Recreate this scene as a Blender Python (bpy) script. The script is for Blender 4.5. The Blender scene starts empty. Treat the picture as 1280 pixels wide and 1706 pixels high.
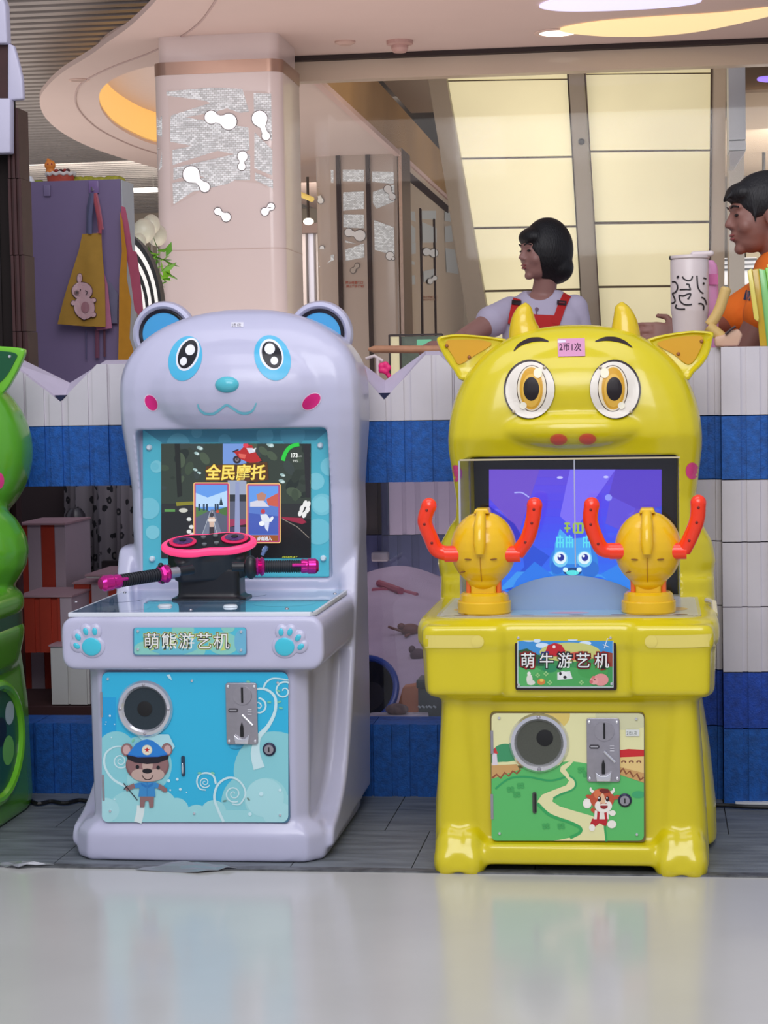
import bpy, bmesh, math, random
from mathutils import Vector, Matrix, Euler
from mathutils.bvhtree import BVHTree
from mathutils.geometry import tessellate_polygon
random.seed(7)
S = bpy.context.scene
C = S.collection
PI = math.pi

# ------------------------------------------------------------------ camera
FPX, PITCH, YAW, ROLL, EYE = 3400.0, .0605, .131, -.0176, 1.17
FW = Vector((-math.sin(YAW)*math.cos(PITCH), math.cos(YAW)*math.cos(PITCH), -math.sin(PITCH)))
RT0 = Vector((math.cos(YAW), math.sin(YAW), 0)); UP0 = RT0.cross(FW)
RT = math.cos(ROLL)*RT0 + math.sin(ROLL)*UP0
UP = -math.sin(ROLL)*RT0 + math.cos(ROLL)*UP0
cam = bpy.data.cameras.new('camera'); camo = bpy.data.objects.new('camera', cam); C.objects.link(camo)
cam.sensor_fit = 'HORIZONTAL'; cam.sensor_width = 36; cam.lens = FPX/1280*36
cam.clip_start = .05; cam.clip_end = 200
R3 = Matrix((RT, UP, -FW)).transposed()
camo.matrix_world = Matrix.Translation((0, 0, EYE)) @ R3.to_4x4()
S.camera = camo
S.view_settings.view_transform = 'Standard'; S.view_settings.look = 'None'
S.view_settings.exposure = 0.0; S.view_settings.gamma = 1.0; S.view_settings.use_curve_mapping = False

# ------------------------------------------------------------------ light
wd = bpy.data.worlds.new('world'); S.world = wd; wd.use_nodes = True
wd.node_tree.nodes['Background'].inputs[0].default_value = (.80, .83, 1.0, 1)
wd.node_tree.nodes['Background'].inputs[1].default_value = .52
def area(name, loc, target, size, power, col=(1, 1, 1), sy=None):
    l = bpy.data.lights.new(name, 'AREA'); l.energy = power; l.color = col; l.size = size
    if sy: l.shape = 'RECTANGLE'; l.size_y = sy
    o = bpy.data.objects.new(name, l); C.objects.link(o); o.location = loc
    o.rotation_euler = (Vector(target)-Vector(loc)).to_track_quat('-Z', 'Y').to_euler()
    return o
area('mall_ceiling_light', (-.3, 1.0, 3.5), (-.5, 4.9, .4), 3.4, 138, (.97, .97, 1.0), 2.4)
area('mall_ceiling_light', (-.6, 4.4, 3.3), (-.6, 5.0, 0), 2.4, 22, (.98, .95, 1.0), 1.2)
area('hall_fill_light', (-1.6, 9.4, .3), (-1.6, 9.6, 3.2), 4.0, 70, (1.0, .87, .81), 3.0)  # added unseen uplight near the floor, brightens hall ceiling and column
area('hall_fill_light', (-2.0, 8.2, 2.95), (-2.2, 10.6, 1.2), 2.0, 14, (1.0, .90, .87), .8)
area('hall_fill_light', (-5.2, 13.5, 1.2), (-4.6, 14.0, 3.3), 5.0, 105, (1.0, .94, .88), 6.0)  # added unseen uplight, lifts the slats and walls at left
area('far_hall_light', (-4.0, 18.0, 2.9), (-3.6, 23, 1.2), 4.0, 95, (1.0, .93, .84), 2.0)
area('far_hall_light', (2.4, 16.5, 3.0), (1.6, 22, 1.4), 3.0, 120, (1.0, .97, .92), 2.0)
area('atrium_light', (-.6, 12.6, 2.6), (-2.2, 15.0, 3.2), 1.2, 12, (1.0, .92, .82), 1.2)
area('atrium_light', (.9, 12.4, 1.6), (.75, 13.9, 2.2), 1.0, 4, (1.0, .96, .92), 1.2)
area('far_hall_light', (3.2, 16.5, .8), (3.0, 17.5, 3.1), 3.0, 90, (1.0, .95, .88), 3.0)  # added unseen uplight to brighten the far right ceiling

# ------------------------------------------------------------------ pixel helpers (rays through the photograph cut with real planes)
def ray(px, py): return FW + RT*((px-640)/FPX) + UP*((853-py)/FPX)
def aY(px, py, Y): d = ray(px, py); return Vector((0, 0, EYE)) + d*(Y/d.y)
def aZ(px, py, Z): d = ray(px, py); return Vector((0, 0, EYE)) + d*((Z-EYE)/d.z)
def aX(px, py, X): d = ray(px, py); return Vector((0, 0, EYE)) + d*(X/d.x)

# ------------------------------------------------------------------ materials
def lin(c):
    r = []
    for v in c:
        v = v/255; r.append(v/12.92 if v <= .04045 else ((v+.055)/1.055)**2.4)
    return tuple(r)
MT = {}
def mat(name, col, rough=.5, metal=0, spec=.5, emit=0, coat=0, noise=0, nscale=20, bump=0, bscale=60, alpha=1, stretch=None):
    if name in MT: return MT[name]
    m = bpy.data.materials.new(name); m.use_nodes = True; nt = m.node_tree; b = nt.nodes['Principled BSDF']
    c = lin(col)+(1,)
    b.inputs['Base Color'].default_value = c; b.inputs['Roughness'].default_value = rough
    b.inputs['Metallic'].default_value = metal; b.inputs['Specular IOR Level'].default_value = spec
    b.inputs['Coat Weight'].default_value = coat; b.inputs['Coat Roughness'].default_value = .08
    if emit: b.inputs['Emission Color'].default_value = c; b.inputs['Emission Strength'].default_value = emit
    if alpha < 1: b.inputs['Alpha'].default_value = alpha
    tc = nt.nodes.new('ShaderNodeTexCoord'); src = tc.outputs['Object']
    if stretch:
        mp = nt.nodes.new('ShaderNodeMapping'); mp.inputs['Scale'].default_value = stretch
        nt.links.new(src, mp.inputs[0]); src = mp.outputs[0]
    n = nt.nodes.new('ShaderNodeTexNoise'); n.inputs['Scale'].default_value = nscale; n.inputs['Detail'].default_value = 4
    nt.links.new(src, n.inputs['Vector'])
    mx = nt.nodes.new('ShaderNodeMix'); mx.data_type = 'RGBA'; mx.blend_type = 'MULTIPLY'
    mx.inputs['Factor'].default_value = 1
    rp = nt.nodes.new('ShaderNodeMapRange'); k = noise if noise else .02
    rp.inputs[1].default_value = .3; rp.inputs[2].default_value = .7; rp.inputs[3].default_value = 1-k; rp.inputs[4].default_value = 1+k*.3
    nt.links.new(n.outputs['Fac'], rp.inputs[0])
    mx.inputs[6].default_value = c; nt.links.new(rp.outputs[0], mx.inputs[7])
    nt.links.new(mx.outputs[2], b.inputs['Base Color'])
    if emit and noise: nt.links.new(mx.outputs[2], b.inputs['Emission Color'])
    if bump:
        n2 = nt.nodes.new('ShaderNodeTexNoise'); n2.inputs['Scale'].default_value = bscale
        nt.links.new(src, n2.inputs['Vector'])
        bp = nt.nodes.new('ShaderNodeBump'); bp.inputs['Strength'].default_value = bump; bp.inputs['Distance'].default_value = .004
        nt.links.new(n2.outputs['Fac'], bp.inputs['Height']); nt.links.new(bp.outputs[0], b.inputs['Normal'])
    MT[name] = m; return m
def attr_mat(name, rough=.35, emit=0, base=1.0, coat=0):
    """print ink / screen pixels: flat colours carried per face"""
    m = bpy.data.materials.new(name); m.use_nodes = True; nt = m.node_tree; b = nt.nodes['Principled BSDF']
    a = nt.nodes.new('ShaderNodeVertexColor'); a.layer_name = 'ink'
    b.inputs['Roughness'].default_value = rough; b.inputs['Coat Weight'].default_value = coat
    if emit:
        b.inputs['Base Color'].default_value = (.01, .01, .01, 1)
        nt.links.new(a.outputs[0], b.inputs['Emission Color']); b.inputs['Emission Strength'].default_value = emit
    else: nt.links.new(a.outputs[0], b.inputs['Base Color'])
    MT[name] = m; return m
PRINT = attr_mat('printed_vinyl', .3)
PAPER = attr_mat('printed_paper', .7)
SCREEN = attr_mat('lcd_screen', .25, 1.1)
def clear_mat(name, tint=(1, 1, 1), mixf=.12, rough=.03):
    m = bpy.data.materials.new(name); m.use_nodes = True; nt = m.node_tree
    for n in list(nt.nodes): nt.nodes.remove(n)
    o = nt.nodes.new('ShaderNodeOutputMaterial'); t = nt.nodes.new('ShaderNodeBsdfTransparent')
    g = nt.nodes.new('ShaderNodeBsdfGlossy'); mx = nt.nodes.new('ShaderNodeMixShader')
    t.inputs[0].default_value = tuple(tint)+(1,); g.inputs['Roughness'].default_value = rough
    mx.inputs[0].default_value = mixf
    nt.links.new(t.outputs[0], mx.inputs[1]); nt.links.new(g.outputs[0], mx.inputs[2]); nt.links.new(mx.outputs[0], o.inputs[0])
    return m

# ------------------------------------------------------------------ object helpers
def tag(o, label=None, cat=None, group=None, kind=None):
    if label: o['label'] = label
    if cat: o['category'] = cat
    if group: o['group'] = group
    if kind: o['kind'] = kind
    return o
def thing(name, loc, label, cat, rz=0, group=None):
    o = bpy.data.objects.new(name, None); C.objects.link(o); o.location = loc; o.rotation_euler = (0, 0, rz)
    o.empty_display_size = .05
    return tag(o, label, cat, group)
def wloc(o):
    v = Vector((0, 0, 0)); m = Matrix.Identity(4)
    while o: m = Matrix.LocRotScale(o.location, o.rotation_euler, o.scale) @ m; o = o.parent
    return m
def obj(name, bm, m, parent=None, smooth=False, world=False, bevel=0, sharp=35):
    """bm: bmesh or mesh. world=True: coordinates are world ones and get moved into the parent's frame."""
    if isinstance(bm, bmesh.types.BMesh):
        me = bpy.data.meshes.new(name)
        bmesh.ops.recalc_face_normals(bm, faces=bm.faces) if not getattr(bm, 'keepn', False) and 'keep' not in name else None
        bm.to_mesh(me); bm.free()
    else: me = bm; me.name = name
    for k in (m if isinstance(m, (list, tuple)) else [m]):
        me.materials.append(k)
    o = bpy.data.objects.new(name, me); C.objects.link(o)
    if world:
        mw = wloc(parent) if parent else None
        if mw is not None: me.transform(mw.inverted())
        else:
            cc = Vector((0, 0, 0))
            for v in me.vertices: cc += v.co
            cc /= max(1, len(me.vertices)); cc.z = min(v.co.z for v in me.vertices)
            me.transform(Matrix.Translation(-cc)); o.location = cc
    if parent: o.parent = parent
    if smooth:
        for p in me.polygons: p.use_smooth = True
        me.set_sharp_from_angle(angle=math.radians(sharp))
    if bevel:
        b = o.modifiers.new('bevel', 'BEVEL'); b.width = bevel; b.segments = 3; b.limit_method = 'ANGLE'; b.angle_limit = math.radians(40)
        for p in me.polygons: p.use_smooth = True
    return o
def B(): return bmesh.new()
def box(bm, x0, x1, y0, y1, z0, z1, mi=0, M=None):
    v = [bm.verts.new((x, y, z)) for x in (x0, x1) for y in (y0, y1) for z in (z0, z1)]
    if M is not None:
        for q in v: q.co = M @ q.co
    for f in ((0, 1, 3, 2), (4, 6, 7, 5), (0, 4, 5, 1), (2, 3, 7, 6), (0, 2, 6, 4), (1, 5, 7, 3)):
        bm.faces.new([v[i] for i in f]).material_index = mi
    return bm
def prism(bm, pts, a, b, axis='y', mi=0):
    """closed outline pts (2D) swept between a and b along axis"""
    def mk(p, t):
        if axis == 'y': return (p[0], t, p[1])
        if axis == 'z': return (p[0], p[1], t)
        return (t, p[0], p[1])
    A = [bm.verts.new(mk(p, a)) for p in pts]; D = [bm.verts.new(mk(p, b)) for p in pts]
    n = len(pts)
    bm.faces.new(A).material_index = mi; bm.faces.new(D[::-1]).material_index = mi
    for i in range(n): bm.faces.new((A[i], D[i], D[(i+1) % n], A[(i+1) % n])).material_index = mi
    return bm
def rrect(x0, x1, z0, z1, r, n=6):
    P = []
    for cx, cz, a0 in ((x1-r, z1-r, 0), (x0+r, z1-r, 90), (x0+r, z0+r, 180), (x1-r, z0+r, 270)):
        for i in range(n+1):
            a = math.radians(a0+90*i/n); P.append((cx+r*math.cos(a), cz+r*math.sin(a)))
    return P
def lathe(bm, prof, seg=32, M=None, mi=0, ring=False):
    """prof: (r, h) about the z axis, then M"""
    rings = []
    for r, h in prof:
        if r < 1e-6: rings.append([bm.verts.new((0, 0, h))])
        else: rings.append([bm.verts.new((r*math.cos(2*PI*i/seg), r*math.sin(2*PI*i/seg), h)) for i in range(seg)])
    for a, b in zip(rings, rings[1:]):
        for i in range(seg):
            j = (i+1) % seg
            if len(a) == 1 and len(b) == 1: continue
            if len(a) == 1: f = bm.faces.new((a[0], b[i], b[j]))
            elif len(b) == 1: f = bm.faces.new((a[i], b[0], a[j]))
            else: f = bm.faces.new((a[i], b[i], b[j], a[j]))
            f.material_index = mi
    if ring:
        for i in range(seg): bm.faces.new((rings[-1][i], rings[0][i], rings[0][(i+1) % seg], rings[-1][(i+1) % seg])).material_index = mi
    for k in (0, -1):
        if len(rings[k]) > 1 and not ring:
            f = bm.faces.new(rings[k]); f.material_index = mi
    if M is not None:
        for r in rings:
            for v in r: v.co = M @ v.co
    return bm
def cyl(bm, p0, p1, r0, r1=None, seg=20, cap=True, mi=0):
    p0, p1 = Vector(p0), Vector(p1); r1 = r0 if r1 is None else r1; d = p1-p0
    q = d.to_track_quat('Z', 'Y').to_matrix().to_4x4(); M = Matrix.Translation(p0) @ q
    return lathe(bm, [(r0, 0), (r1, d.length)], seg, M, mi)
def capsule(bm, p0, p1, r0, r1=None, seg=16):
    p0, p1 = Vector(p0), Vector(p1); r1 = r0 if r1 is None else r1; d = p1-p0; L = d.length
    q = d.to_track_quat('Z', 'Y').to_matrix().to_4x4() if L > 1e-6 else Matrix.Identity(4); M = Matrix.Translation(p0) @ q
    pr = [(0, -r0)]+[(r0*math.cos(a), r0*math.sin(a)) for a in [math.radians(-75+15*i) for i in range(6)]]
    pr += [(r1*math.cos(a), L+r1*math.sin(a)) for a in [math.radians(15*i) for i in range(6)]]+[(0, L+r1)]
    return lathe(bm, pr, seg, M)
def ellip(bm, c, r, rot=(0, 0, 0), seg=28, mi=0):
    M = Matrix.Translation(c) @ Euler(rot).to_matrix().to_4x4() @ Matrix.Diagonal((r[0], r[1], r[2], 1))
    pr = [(0, -1)]+[(math.cos(a), math.sin(a)) for a in [math.radians(-90+180*i/14) for i in range(1, 14)]]+[(0, 1)]
    return lathe(bm, pr, seg, M, mi)
def sweep(bm, pts, rad, seg=10, closed=False, mi=0, flat=1.0):
    """tube through pts; rad number or list"""
    P = [Vector(p) for p in pts]; n = len(P); R = rad if isinstance(rad, (list, tuple)) else [rad]*n
    rings = []; prev = None
    for i in range(n):
        if closed: t = P[(i+1) % n]-P[i-1]
        else: t = P[min(i+1, n-1)]-P[max(i-1, 0)]
        t.normalize()
        if prev is None:
            a = Vector((0, 0, 1)) if abs(t.z) < .9 else Vector((0, 1, 0)); u = t.cross(a).normalized()
        else: u = (prev-t*prev.dot(t)).normalized()
        prev = u; w = t.cross(u)
        rings.append([bm.verts.new(P[i]+u*R[i]*math.cos(2*PI*k/seg)+w*R[i]*flat*math.sin(2*PI*k/seg)) for k in range(seg)])
    m = n if closed else n-1
    for i in range(m):
        a, b = rings[i], rings[(i+1) % n]
        for k in range(seg): bm.faces.new((a[k], b[k], b[(k+1) % seg], a[(k+1) % seg])).material_index = mi
    if not closed:
        bm.faces.new(rings[0]).material_index = mi; bm.faces.new(rings[-1][::-1]).material_index = mi
    return bm
def spline(pts, n=8, closed=False):
    """Catmull-Rom"""
    P = [Vector(p) for p in pts]; out = []; N = len(P)
    for i in range(N if closed else N-1):
        p0 = P[(i-1) % N] if closed or i > 0 else P[0]; p1 = P[i]; p2 = P[(i+1) % N]
        p3 = P[(i+2) % N] if closed or i+2 < N else P[-1]
        for k in range(n):
            t = k/n; out.append(.5*((2*p1)+(p2-p0)*t+(2*p0-5*p1+4*p2-p3)*t*t+(3*p1-p0-3*p2+p3)*t**3))
    if not closed: out.append(P[-1])
    return out
def loft(bm, secs, n=5, seg=48):
    """secs: (z, x0, x1, y0, y1[, n]) superellipse cross-sections stacked in z"""
    rings = []
    for s in secs:
        z, x0, x1, y0, y1 = s[:5]; e = s[5] if len(s) > 5 else n
        cx, cy, a, b = (x0+x1)/2, (y0+y1)/2, (x1-x0)/2, (y1-y0)/2; r = []
        for i in range(seg):
            t = 2*PI*(i+.5)/seg; c, s_ = math.cos(t), math.sin(t)
            k = (abs(c)**e+abs(s_)**e)**(-1/e)
            r.append(bm.verts.new((cx+a*c*k, cy+b*s_*k, z)))
        rings.append(r)
    for a, b in zip(rings, rings[1:]):
        for i in range(seg): bm.faces.new((a[i], a[(i+1) % seg], b[(i+1) % seg], b[i]))
    bm.faces.new(rings[0][::-1]); bm.faces.new(rings[-1])
    return bm
def tmpobj(bm):
    bmesh.ops.recalc_face_normals(bm, faces=bm.faces)
    me = bpy.data.meshes.new('tmp'); bm.to_mesh(me); bm.free()
    o = bpy.data.objects.new('tmp', me); C.objects.link(o); return o
def molded(bm, voxel=.006, smooth=5, cut=None, cut_smooth=2, factor=.5, fuse_cut=False):
    """fuse overlapping closed volumes into one moulded skin; optional cutter volumes"""
    o = tmpobj(bm); bin_ = [o]
    r = o.modifiers.new('r', 'REMESH'); r.mode = 'VOXEL'; r.voxel_size = voxel
    s = o.modifiers.new('s', 'SMOOTH'); s.iterations = smooth; s.factor = factor
    if cut is not None:
        c = tmpobj(cut); bin_.append(c)
        if fuse_cut: rc = c.modifiers.new('r', 'REMESH'); rc.mode = 'VOXEL'; rc.voxel_size = voxel
        b = o.modifiers.new('b', 'BOOLEAN'); b.operation = 'DIFFERENCE'; b.object = c; b.solver = 'EXACT'
        if cut_smooth:
            r2 = o.modifiers.new('r2', 'REMESH'); r2.mode = 'VOXEL'; r2.voxel_size = voxel*.8
            s2 = o.modifiers.new('s2', 'SMOOTH'); s2.iterations = cut_smooth
    dg = bpy.context.evaluated_depsgraph_get(); dg.update()
    me = bpy.data.meshes.new_from_object(o.evaluated_get(dg), preserve_all_data_layers=False, depsgraph=dg)
    for q in bin_:
        d = q.data; bpy.data.objects.remove(q); bpy.data.meshes.remove(d)
    me.materials.clear()
    return me
def bvh_of(o):
    me = o.data; M = wloc(o)
    return BVHTree.FromPolygons([M @ v.co for v in me.vertices], [tuple(p.vertices) for p in me.polygons])

# ------------------------------------------------------------------ flat artwork: prints, signs and screens
def resample(pts, step):
    out = []
    n = len(pts)
    for i in range(n):
        a, b = pts[i], pts[(i+1) % n]; d = math.hypot(b[0]-a[0], b[1]-a[1]); k = max(1, int(d/step))
        for j in range(k): out.append((a[0]+(b[0]-a[0])*j/k, a[1]+(b[1]-a[1])*j/k))
    return out
def clip_poly(pts, r):
    if len(r) == 5:      # rounded rectangle: clip against its convex outline
        cp = rrect(r[0], r[1], r[2], r[3], r[4], 4); n = len(cp)
        for i in range(n):
            a, b = cp[i], cp[(i+1) % n]; ex, ey = b[0]-a[0], b[1]-a[1]; out = []
            if abs(ex)+abs(ey) < 1e-9: continue
            sd = [ex*(p[1]-a[1])-ey*(p[0]-a[0]) for p in pts]
            for j in range(len(pts)):
                p, q, dp, dq = pts[j-1], pts[j], sd[j-1], sd[j]
                if (dp >= 0) != (dq >= 0): t = dp/(dp-dq); out.append((p[0]+(q[0]-p[0])*t, p[1]+(q[1]-p[1])*t))
                if dq >= 0: out.append(q)
            pts = out
            if len(pts) < 3: return []
        return pts
    x0, x1, y0, y1 = r
    for ax, lim, sg in ((0, x0, 1), (0, x1, -1), (1, y0, 1), (1, y1, -1)):
        out = []
        for i in range(len(pts)):
            a, b = pts[i-1], pts[i]; ia = (a[ax]-lim)*sg >= 0; ib = (b[ax]-lim)*sg >= 0
            if ia != ib:
                t = (lim-a[ax])/(b[ax]-a[ax]); out.append((a[0]+(b[0]-a[0])*t, a[1]+(b[1]-a[1])*t))
            if ib: out.append(b)
        pts = out
        if len(pts) < 3: return []
    return pts
class Art:
    """artwork in zoom-crop pixels (ox, oy, k: crop origin and scale); put(px,py,h) lays a point on the real surface, h metres proud"""
    def __init__(s, ox, oy, k, put, clip=None, step=.00006, grid=None):
        s.ox, s.oy, s.k, s.put, s.clip, s.step, s.grid = ox, oy, k, put, clip, step, grid
        s.V = []; s.F = []; s.Cc = []; s.layer = 1
    def _add(s, verts, faces, col):
        b = len(s.V); h = s.layer*s.step; ok = []
        for (u, v) in verts:
            p = s.put(s.ox+u/s.k, s.oy+v/s.k, h); ok.append(p is not None); s.V.append(p if p is not None else Vector((0, 0, 0)))
        for f in faces:
            if all(ok[i] for i in f): s.F.append([b+i for i in f]); s.Cc.append(col)
        s.layer += 1
    def poly(s, pts, col, keep=False):
        pts = [(p[0], p[1]) for p in pts]
        if s.clip and not keep: pts = clip_poly(pts, s.clip)
        if len(pts) < 3: return
        tri = tessellate_polygon([[Vector((p[0], p[1], 0)) for p in pts]])
        if s.grid:
            bm = bmesh.new(); vv = [bm.verts.new((p[0], p[1], 0)) for p in pts]
            for t in tri:
                try: bm.faces.new([vv[i] for i in t])
                except ValueError: pass
            for _ in range(5):
                le = [e for e in bm.edges if e.calc_length() > s.grid]
                if not le: break
                bmesh.ops.subdivide_edges(bm, edges=le, cuts=1); bmesh.ops.triangulate(bm, faces=bm.faces)
            bm.verts.index_update()
            s._add([(v.co.x, v.co.y) for v in bm.verts], [[v.index for v in f.verts] for f in bm.faces], col); bm.free()
        else: s._add(pts, [list(t) for t in tri], col)
    def ell(s, cx, cy, rx, ry=None, col=(0, 0, 0), rot=0, n=36):
        ry = rx if ry is None else ry; c, q = math.cos(math.radians(rot)), math.sin(math.radians(rot)); P = []
        for i in range(n):
            a = 2*PI*i/n; x, y = rx*math.cos(a), ry*math.sin(a); P.append((cx+x*c-y*q, cy+x*q+y*c))
        s.poly(P, col)
    def rect(s, x0, y0, x1, y1, col): s.poly([(x0, y0), (x1, y0), (x1, y1), (x0, y1)], col)
    def stroke(s, pts, w, col, n=6, raw=False):
        P = [Vector((p[0], p[1], 0)) for p in pts]
        if not raw and len(P) > 2: P = spline(P, n)
        W = w if isinstance(w, (list, tuple)) else None; L = []; R = []
        for i, p in enumerate(P):
            t = P[min(i+1, len(P)-1)]-P[max(i-1, 0)]
            if t.length < 1e-9: continue
            t.normalize(); nn = Vector((-t.y, t.x, 0))
            if W: f = i/(len(P)-1)*(len(W)-1); a = int(min(f, len(W)-2)); ww = W[a]+(W[a+1]-W[a])*(f-a)
            else: ww = w
            L.append(p+nn*ww/2); R.append(p-nn*ww/2)
        if s.clip:
            x0, x1, y0, y1 = s.clip[:4]
            for i in range(len(L)-1):
                m = (L[i]+R[i+1])/2
                if x0 < m.x < x1 and y0 < m.y < y1:
                    s.layer -= 1 if i else 0
                    s._add([(q.x, q.y) for q in (L[i], L[i+1], R[i+1], R[i])], [[0, 1, 2, 3]], col)
            return
        V = [(q.x, q.y) for q in L]+[(q.x, q.y) for q in R]; m = len(L)
        s._add(V, [[i, i+1, m+i+1, m+i] for i in range(m-1)], col)
    def text(s, body, x, y, size, col, bold=0, sx=1.0, shear=0, spacing=1.0, outline=None):
        """x, y: lower-left corner of the line in crop pixels"""
        for off, cc in (([(outline[1], outline[0])] if outline else [])+[(bold, col)]):
            cu = bpy.data.curves.new('t', 'FONT'); cu.body = body; cu.size = 1; cu.offset = off; cu.shear = shear
            cu.space_character = spacing; cu.resolution_u = 3; cu.fill_mode = 'FRONT'
            o = bpy.data.objects.new('t', cu); C.objects.link(o); dg = bpy.context.evaluated_depsgraph_get(); dg.update()
            me = bpy.data.meshes.new_from_object(o.evaluated_get(dg))
            s._add([(x+v.co.x*size*sx, y-v.co.y*size) for v in me.vertices], [list(p.vertices) for p in me.polygons], cc)
            bpy.data.objects.remove(o); bpy.data.curves.remove(cu); bpy.data.meshes.remove(me)
    def build(s, name, m, parent=None, face=Vector((0, -1, 0))):
        me = bpy.data.meshes.new(name); me.from_pydata([tuple(v) for v in s.V], [], s.F); me.update()
        ca = me.color_attributes.new('ink', 'FLOAT_COLOR', 'CORNER')
        for p in me.polygons:
            c = s.Cc[p.index]; c = lin(c)+(1,)
            for li in p.loop_indices: ca.data[li].color = c
        bm = bmesh.new(); bm.from_mesh(me)
        fl = [f for f in bm.faces if f.normal.dot(face) < 0]
        bmesh.ops.reverse_faces(bm, faces=fl)
        bm.to_mesh(me); bm.free()
        return obj(name, me, m, parent, world=True)
def planeY(Y): return lambda px, py, h: aY(px, py, Y-h)
def planeZ(Z): return lambda px, py, h: aZ(px, py, Z+h)
def onbvh(bv, lift=.0012):
    o = Vector((0, 0, EYE))
    def f(px, py, h):
        d = ray(px, py).normalized(); hit, nn, i, t = bv.ray_cast(o, d)
        if hit is None: return None
        return hit - d*(h+lift)
    return f
def panelbox(bm, px0, py0, px1, py1, Y, th=.006, r=.02, mi=0):
    """rounded plate whose front face lies at Y, from its corners in the photograph"""
    a = aY(px0, py0, Y); b = aY(px1, py1, Y)
    x0, x1, z0, z1 = min(a.x, b.x), max(a.x, b.x), min(a.z, b.z), max(a.z, b.z)
    return prism(bm, rrect(x0, x1, z0, z1, r), Y, Y+th, 'y', mi)
# ================================================================== the setting
def struct(name, bm, m, **k):
    o = obj(name, bm, m, world=True, **k); o['kind'] = 'structure'; return o
def node_floor():
    m = mat('glossy_tile', (192, 190, 186), rough=.16, spec=.62, noise=.05, nscale=3)
    return m
GY = mat('grey_plank', (118, 124, 130), rough=.42, noise=.45, nscale=5, stretch=(1, 6, 1), bump=.3, bscale=30)
bm = B(); box(bm, -7, 7, -2, 4.835, -.05, 0); struct('floor', bm, node_floor())
bm = B()
box(bm, -7, 7, 4.835, 26, -.05, -.012)
struct('floor_hall', bm, mat('dark_subfloor', (120, 112, 110), rough=.5))
bm = B()
for i in range(14):
    x = -3.1+i*.30+.11
    box(bm, x, x+.2975, 4.875, 5.30, -.012, 0); box(bm, x-.12, x+.1775, 5.303, 5.95, -.012, 0)
struct('floor_planks', bm, GY)
bm = B(); box(bm, -3, 3, 4.835, 4.853, -.01, .004); box(bm, -3, 3, 4.857, 4.872, -.01, .003)
struct('trim_1', bm, mat('worn_aluminium', (120, 122, 124), rough=.45, metal=.6, noise=.5, nscale=30))

CEIL = mat('ceiling_plaster', (220, 196, 188), rough=.75, noise=.03, nscale=2)
CEIL2 = mat('ceiling_plaster_edge', (226, 206, 200), rough=.75)
ZC = 3.0
# main plaster ceiling: outer curved edge traced on the plane Z=3, with the oval recess left open
outer = [aZ(x, y, ZC) for x, y in ((285, -30), (250, 12), (215, 45), (180, 70), (150, 92), (105, 120), (78, 145), (66, 167), (75, 195), (105, 222), (150, 245), (205, 264), (262, 280), (350, 300), (440, 320), (520, 345))]
outer = [v.xy for v in spline(outer, 5)]
hole = [aZ(x, y, ZC) for x, y in ((300, 108), (245, 112), (200, 126), (174, 143), (165, 162), (172, 188), (200, 215), (255, 240), (330, 250), (410, 235), (450, 190), (440, 140), (370, 112))]
hole = [v.xy for v in spline(hole, 5, True)]
def plate_with_hole(bm, out, holes, z0, z1):
    tri = tessellate_polygon([[Vector((p[0], p[1], 0)) for p in out]]+[[Vector((p[0], p[1], 0)) for p in h] for h in holes])
    allp = list(out)+[p for h in holes for p in h]
    for z in (z0, z1):
        V = [bm.verts.new((p[0], p[1], z)) for p in allp]
        for t in tri:
            try: bm.faces.new([V[i] for i in t])
            except ValueError: pass
    for loop in [out]+holes:
        A = [bm.verts.new((p[0], p[1], z0)) for p in loop]; D = [bm.verts.new((p[0], p[1], z1)) for p in loop]
        for i in range(len(loop)): j = (i+1) % len(loop); bm.faces.new((A[i], A[j], D[j], D[i]))
    return bm
bm = B()
poly = [(2.6, outer[0][1]-.6), (outer[0][0], outer[0][1]-.6)]+[tuple(p) for p in outer]+[(outer[-1][0], 22.0), (-1.98, 22.0), (-1.98, 11.25), (2.6, 11.25)]
plate_with_hole(bm, poly, [[tuple(p) for p in hole]], ZC, ZC+.03)
struct('ceiling', bm, CEIL)
# groove line that follows the curved rim
g = [aZ(x, y, ZC-.001) for x, y in ((372, -20), (330, 40), (262, 82), (185, 112), (138, 137), (126, 160), (133, 185), (165, 215), (215, 240), (262, 256))]
bm = B(); sweep(bm, spline(g, 6), .007, 5); struct('trim_2', bm, mat('groove_shade', (190, 165, 160), rough=.8))
# recess above the oval
bm = B(); prism(bm, [(p[0]+(p[0]-(-2.95))*.06, p[1]+(p[1]-12.0)*.06) for p in hole], ZC+.24, ZC+.27, 'z'); struct('ceiling_recess', bm, CEIL2)
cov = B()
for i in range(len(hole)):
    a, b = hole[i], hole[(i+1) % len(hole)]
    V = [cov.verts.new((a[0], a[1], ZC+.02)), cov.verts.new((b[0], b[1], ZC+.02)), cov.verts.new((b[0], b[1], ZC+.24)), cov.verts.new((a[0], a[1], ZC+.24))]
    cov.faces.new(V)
o = struct('trim_3', cov, mat('cove_wall_glow', (222, 178, 104), rough=.6, emit=.75))  # recess wall itself glows, standing in for yellow cove light falling on it
# slatted upper ceiling
SL = mat('ceiling_slat', (176, 168, 164), rough=.5, noise=.1, nscale=4)
bm = B(); y = 8.6
while y < 23.5: box(bm, -8.5, -2.02, y, y+.085, ZC+.27, ZC+.36); y += .165
struct('ceiling_slats', bm, SL)
bm = B(); box(bm, -8.5, 8, 7.5, 26, 3.75, 3.8); struct('ceiling_deck', bm, mat('deck_dark', (96, 90, 88), rough=.9))
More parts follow.
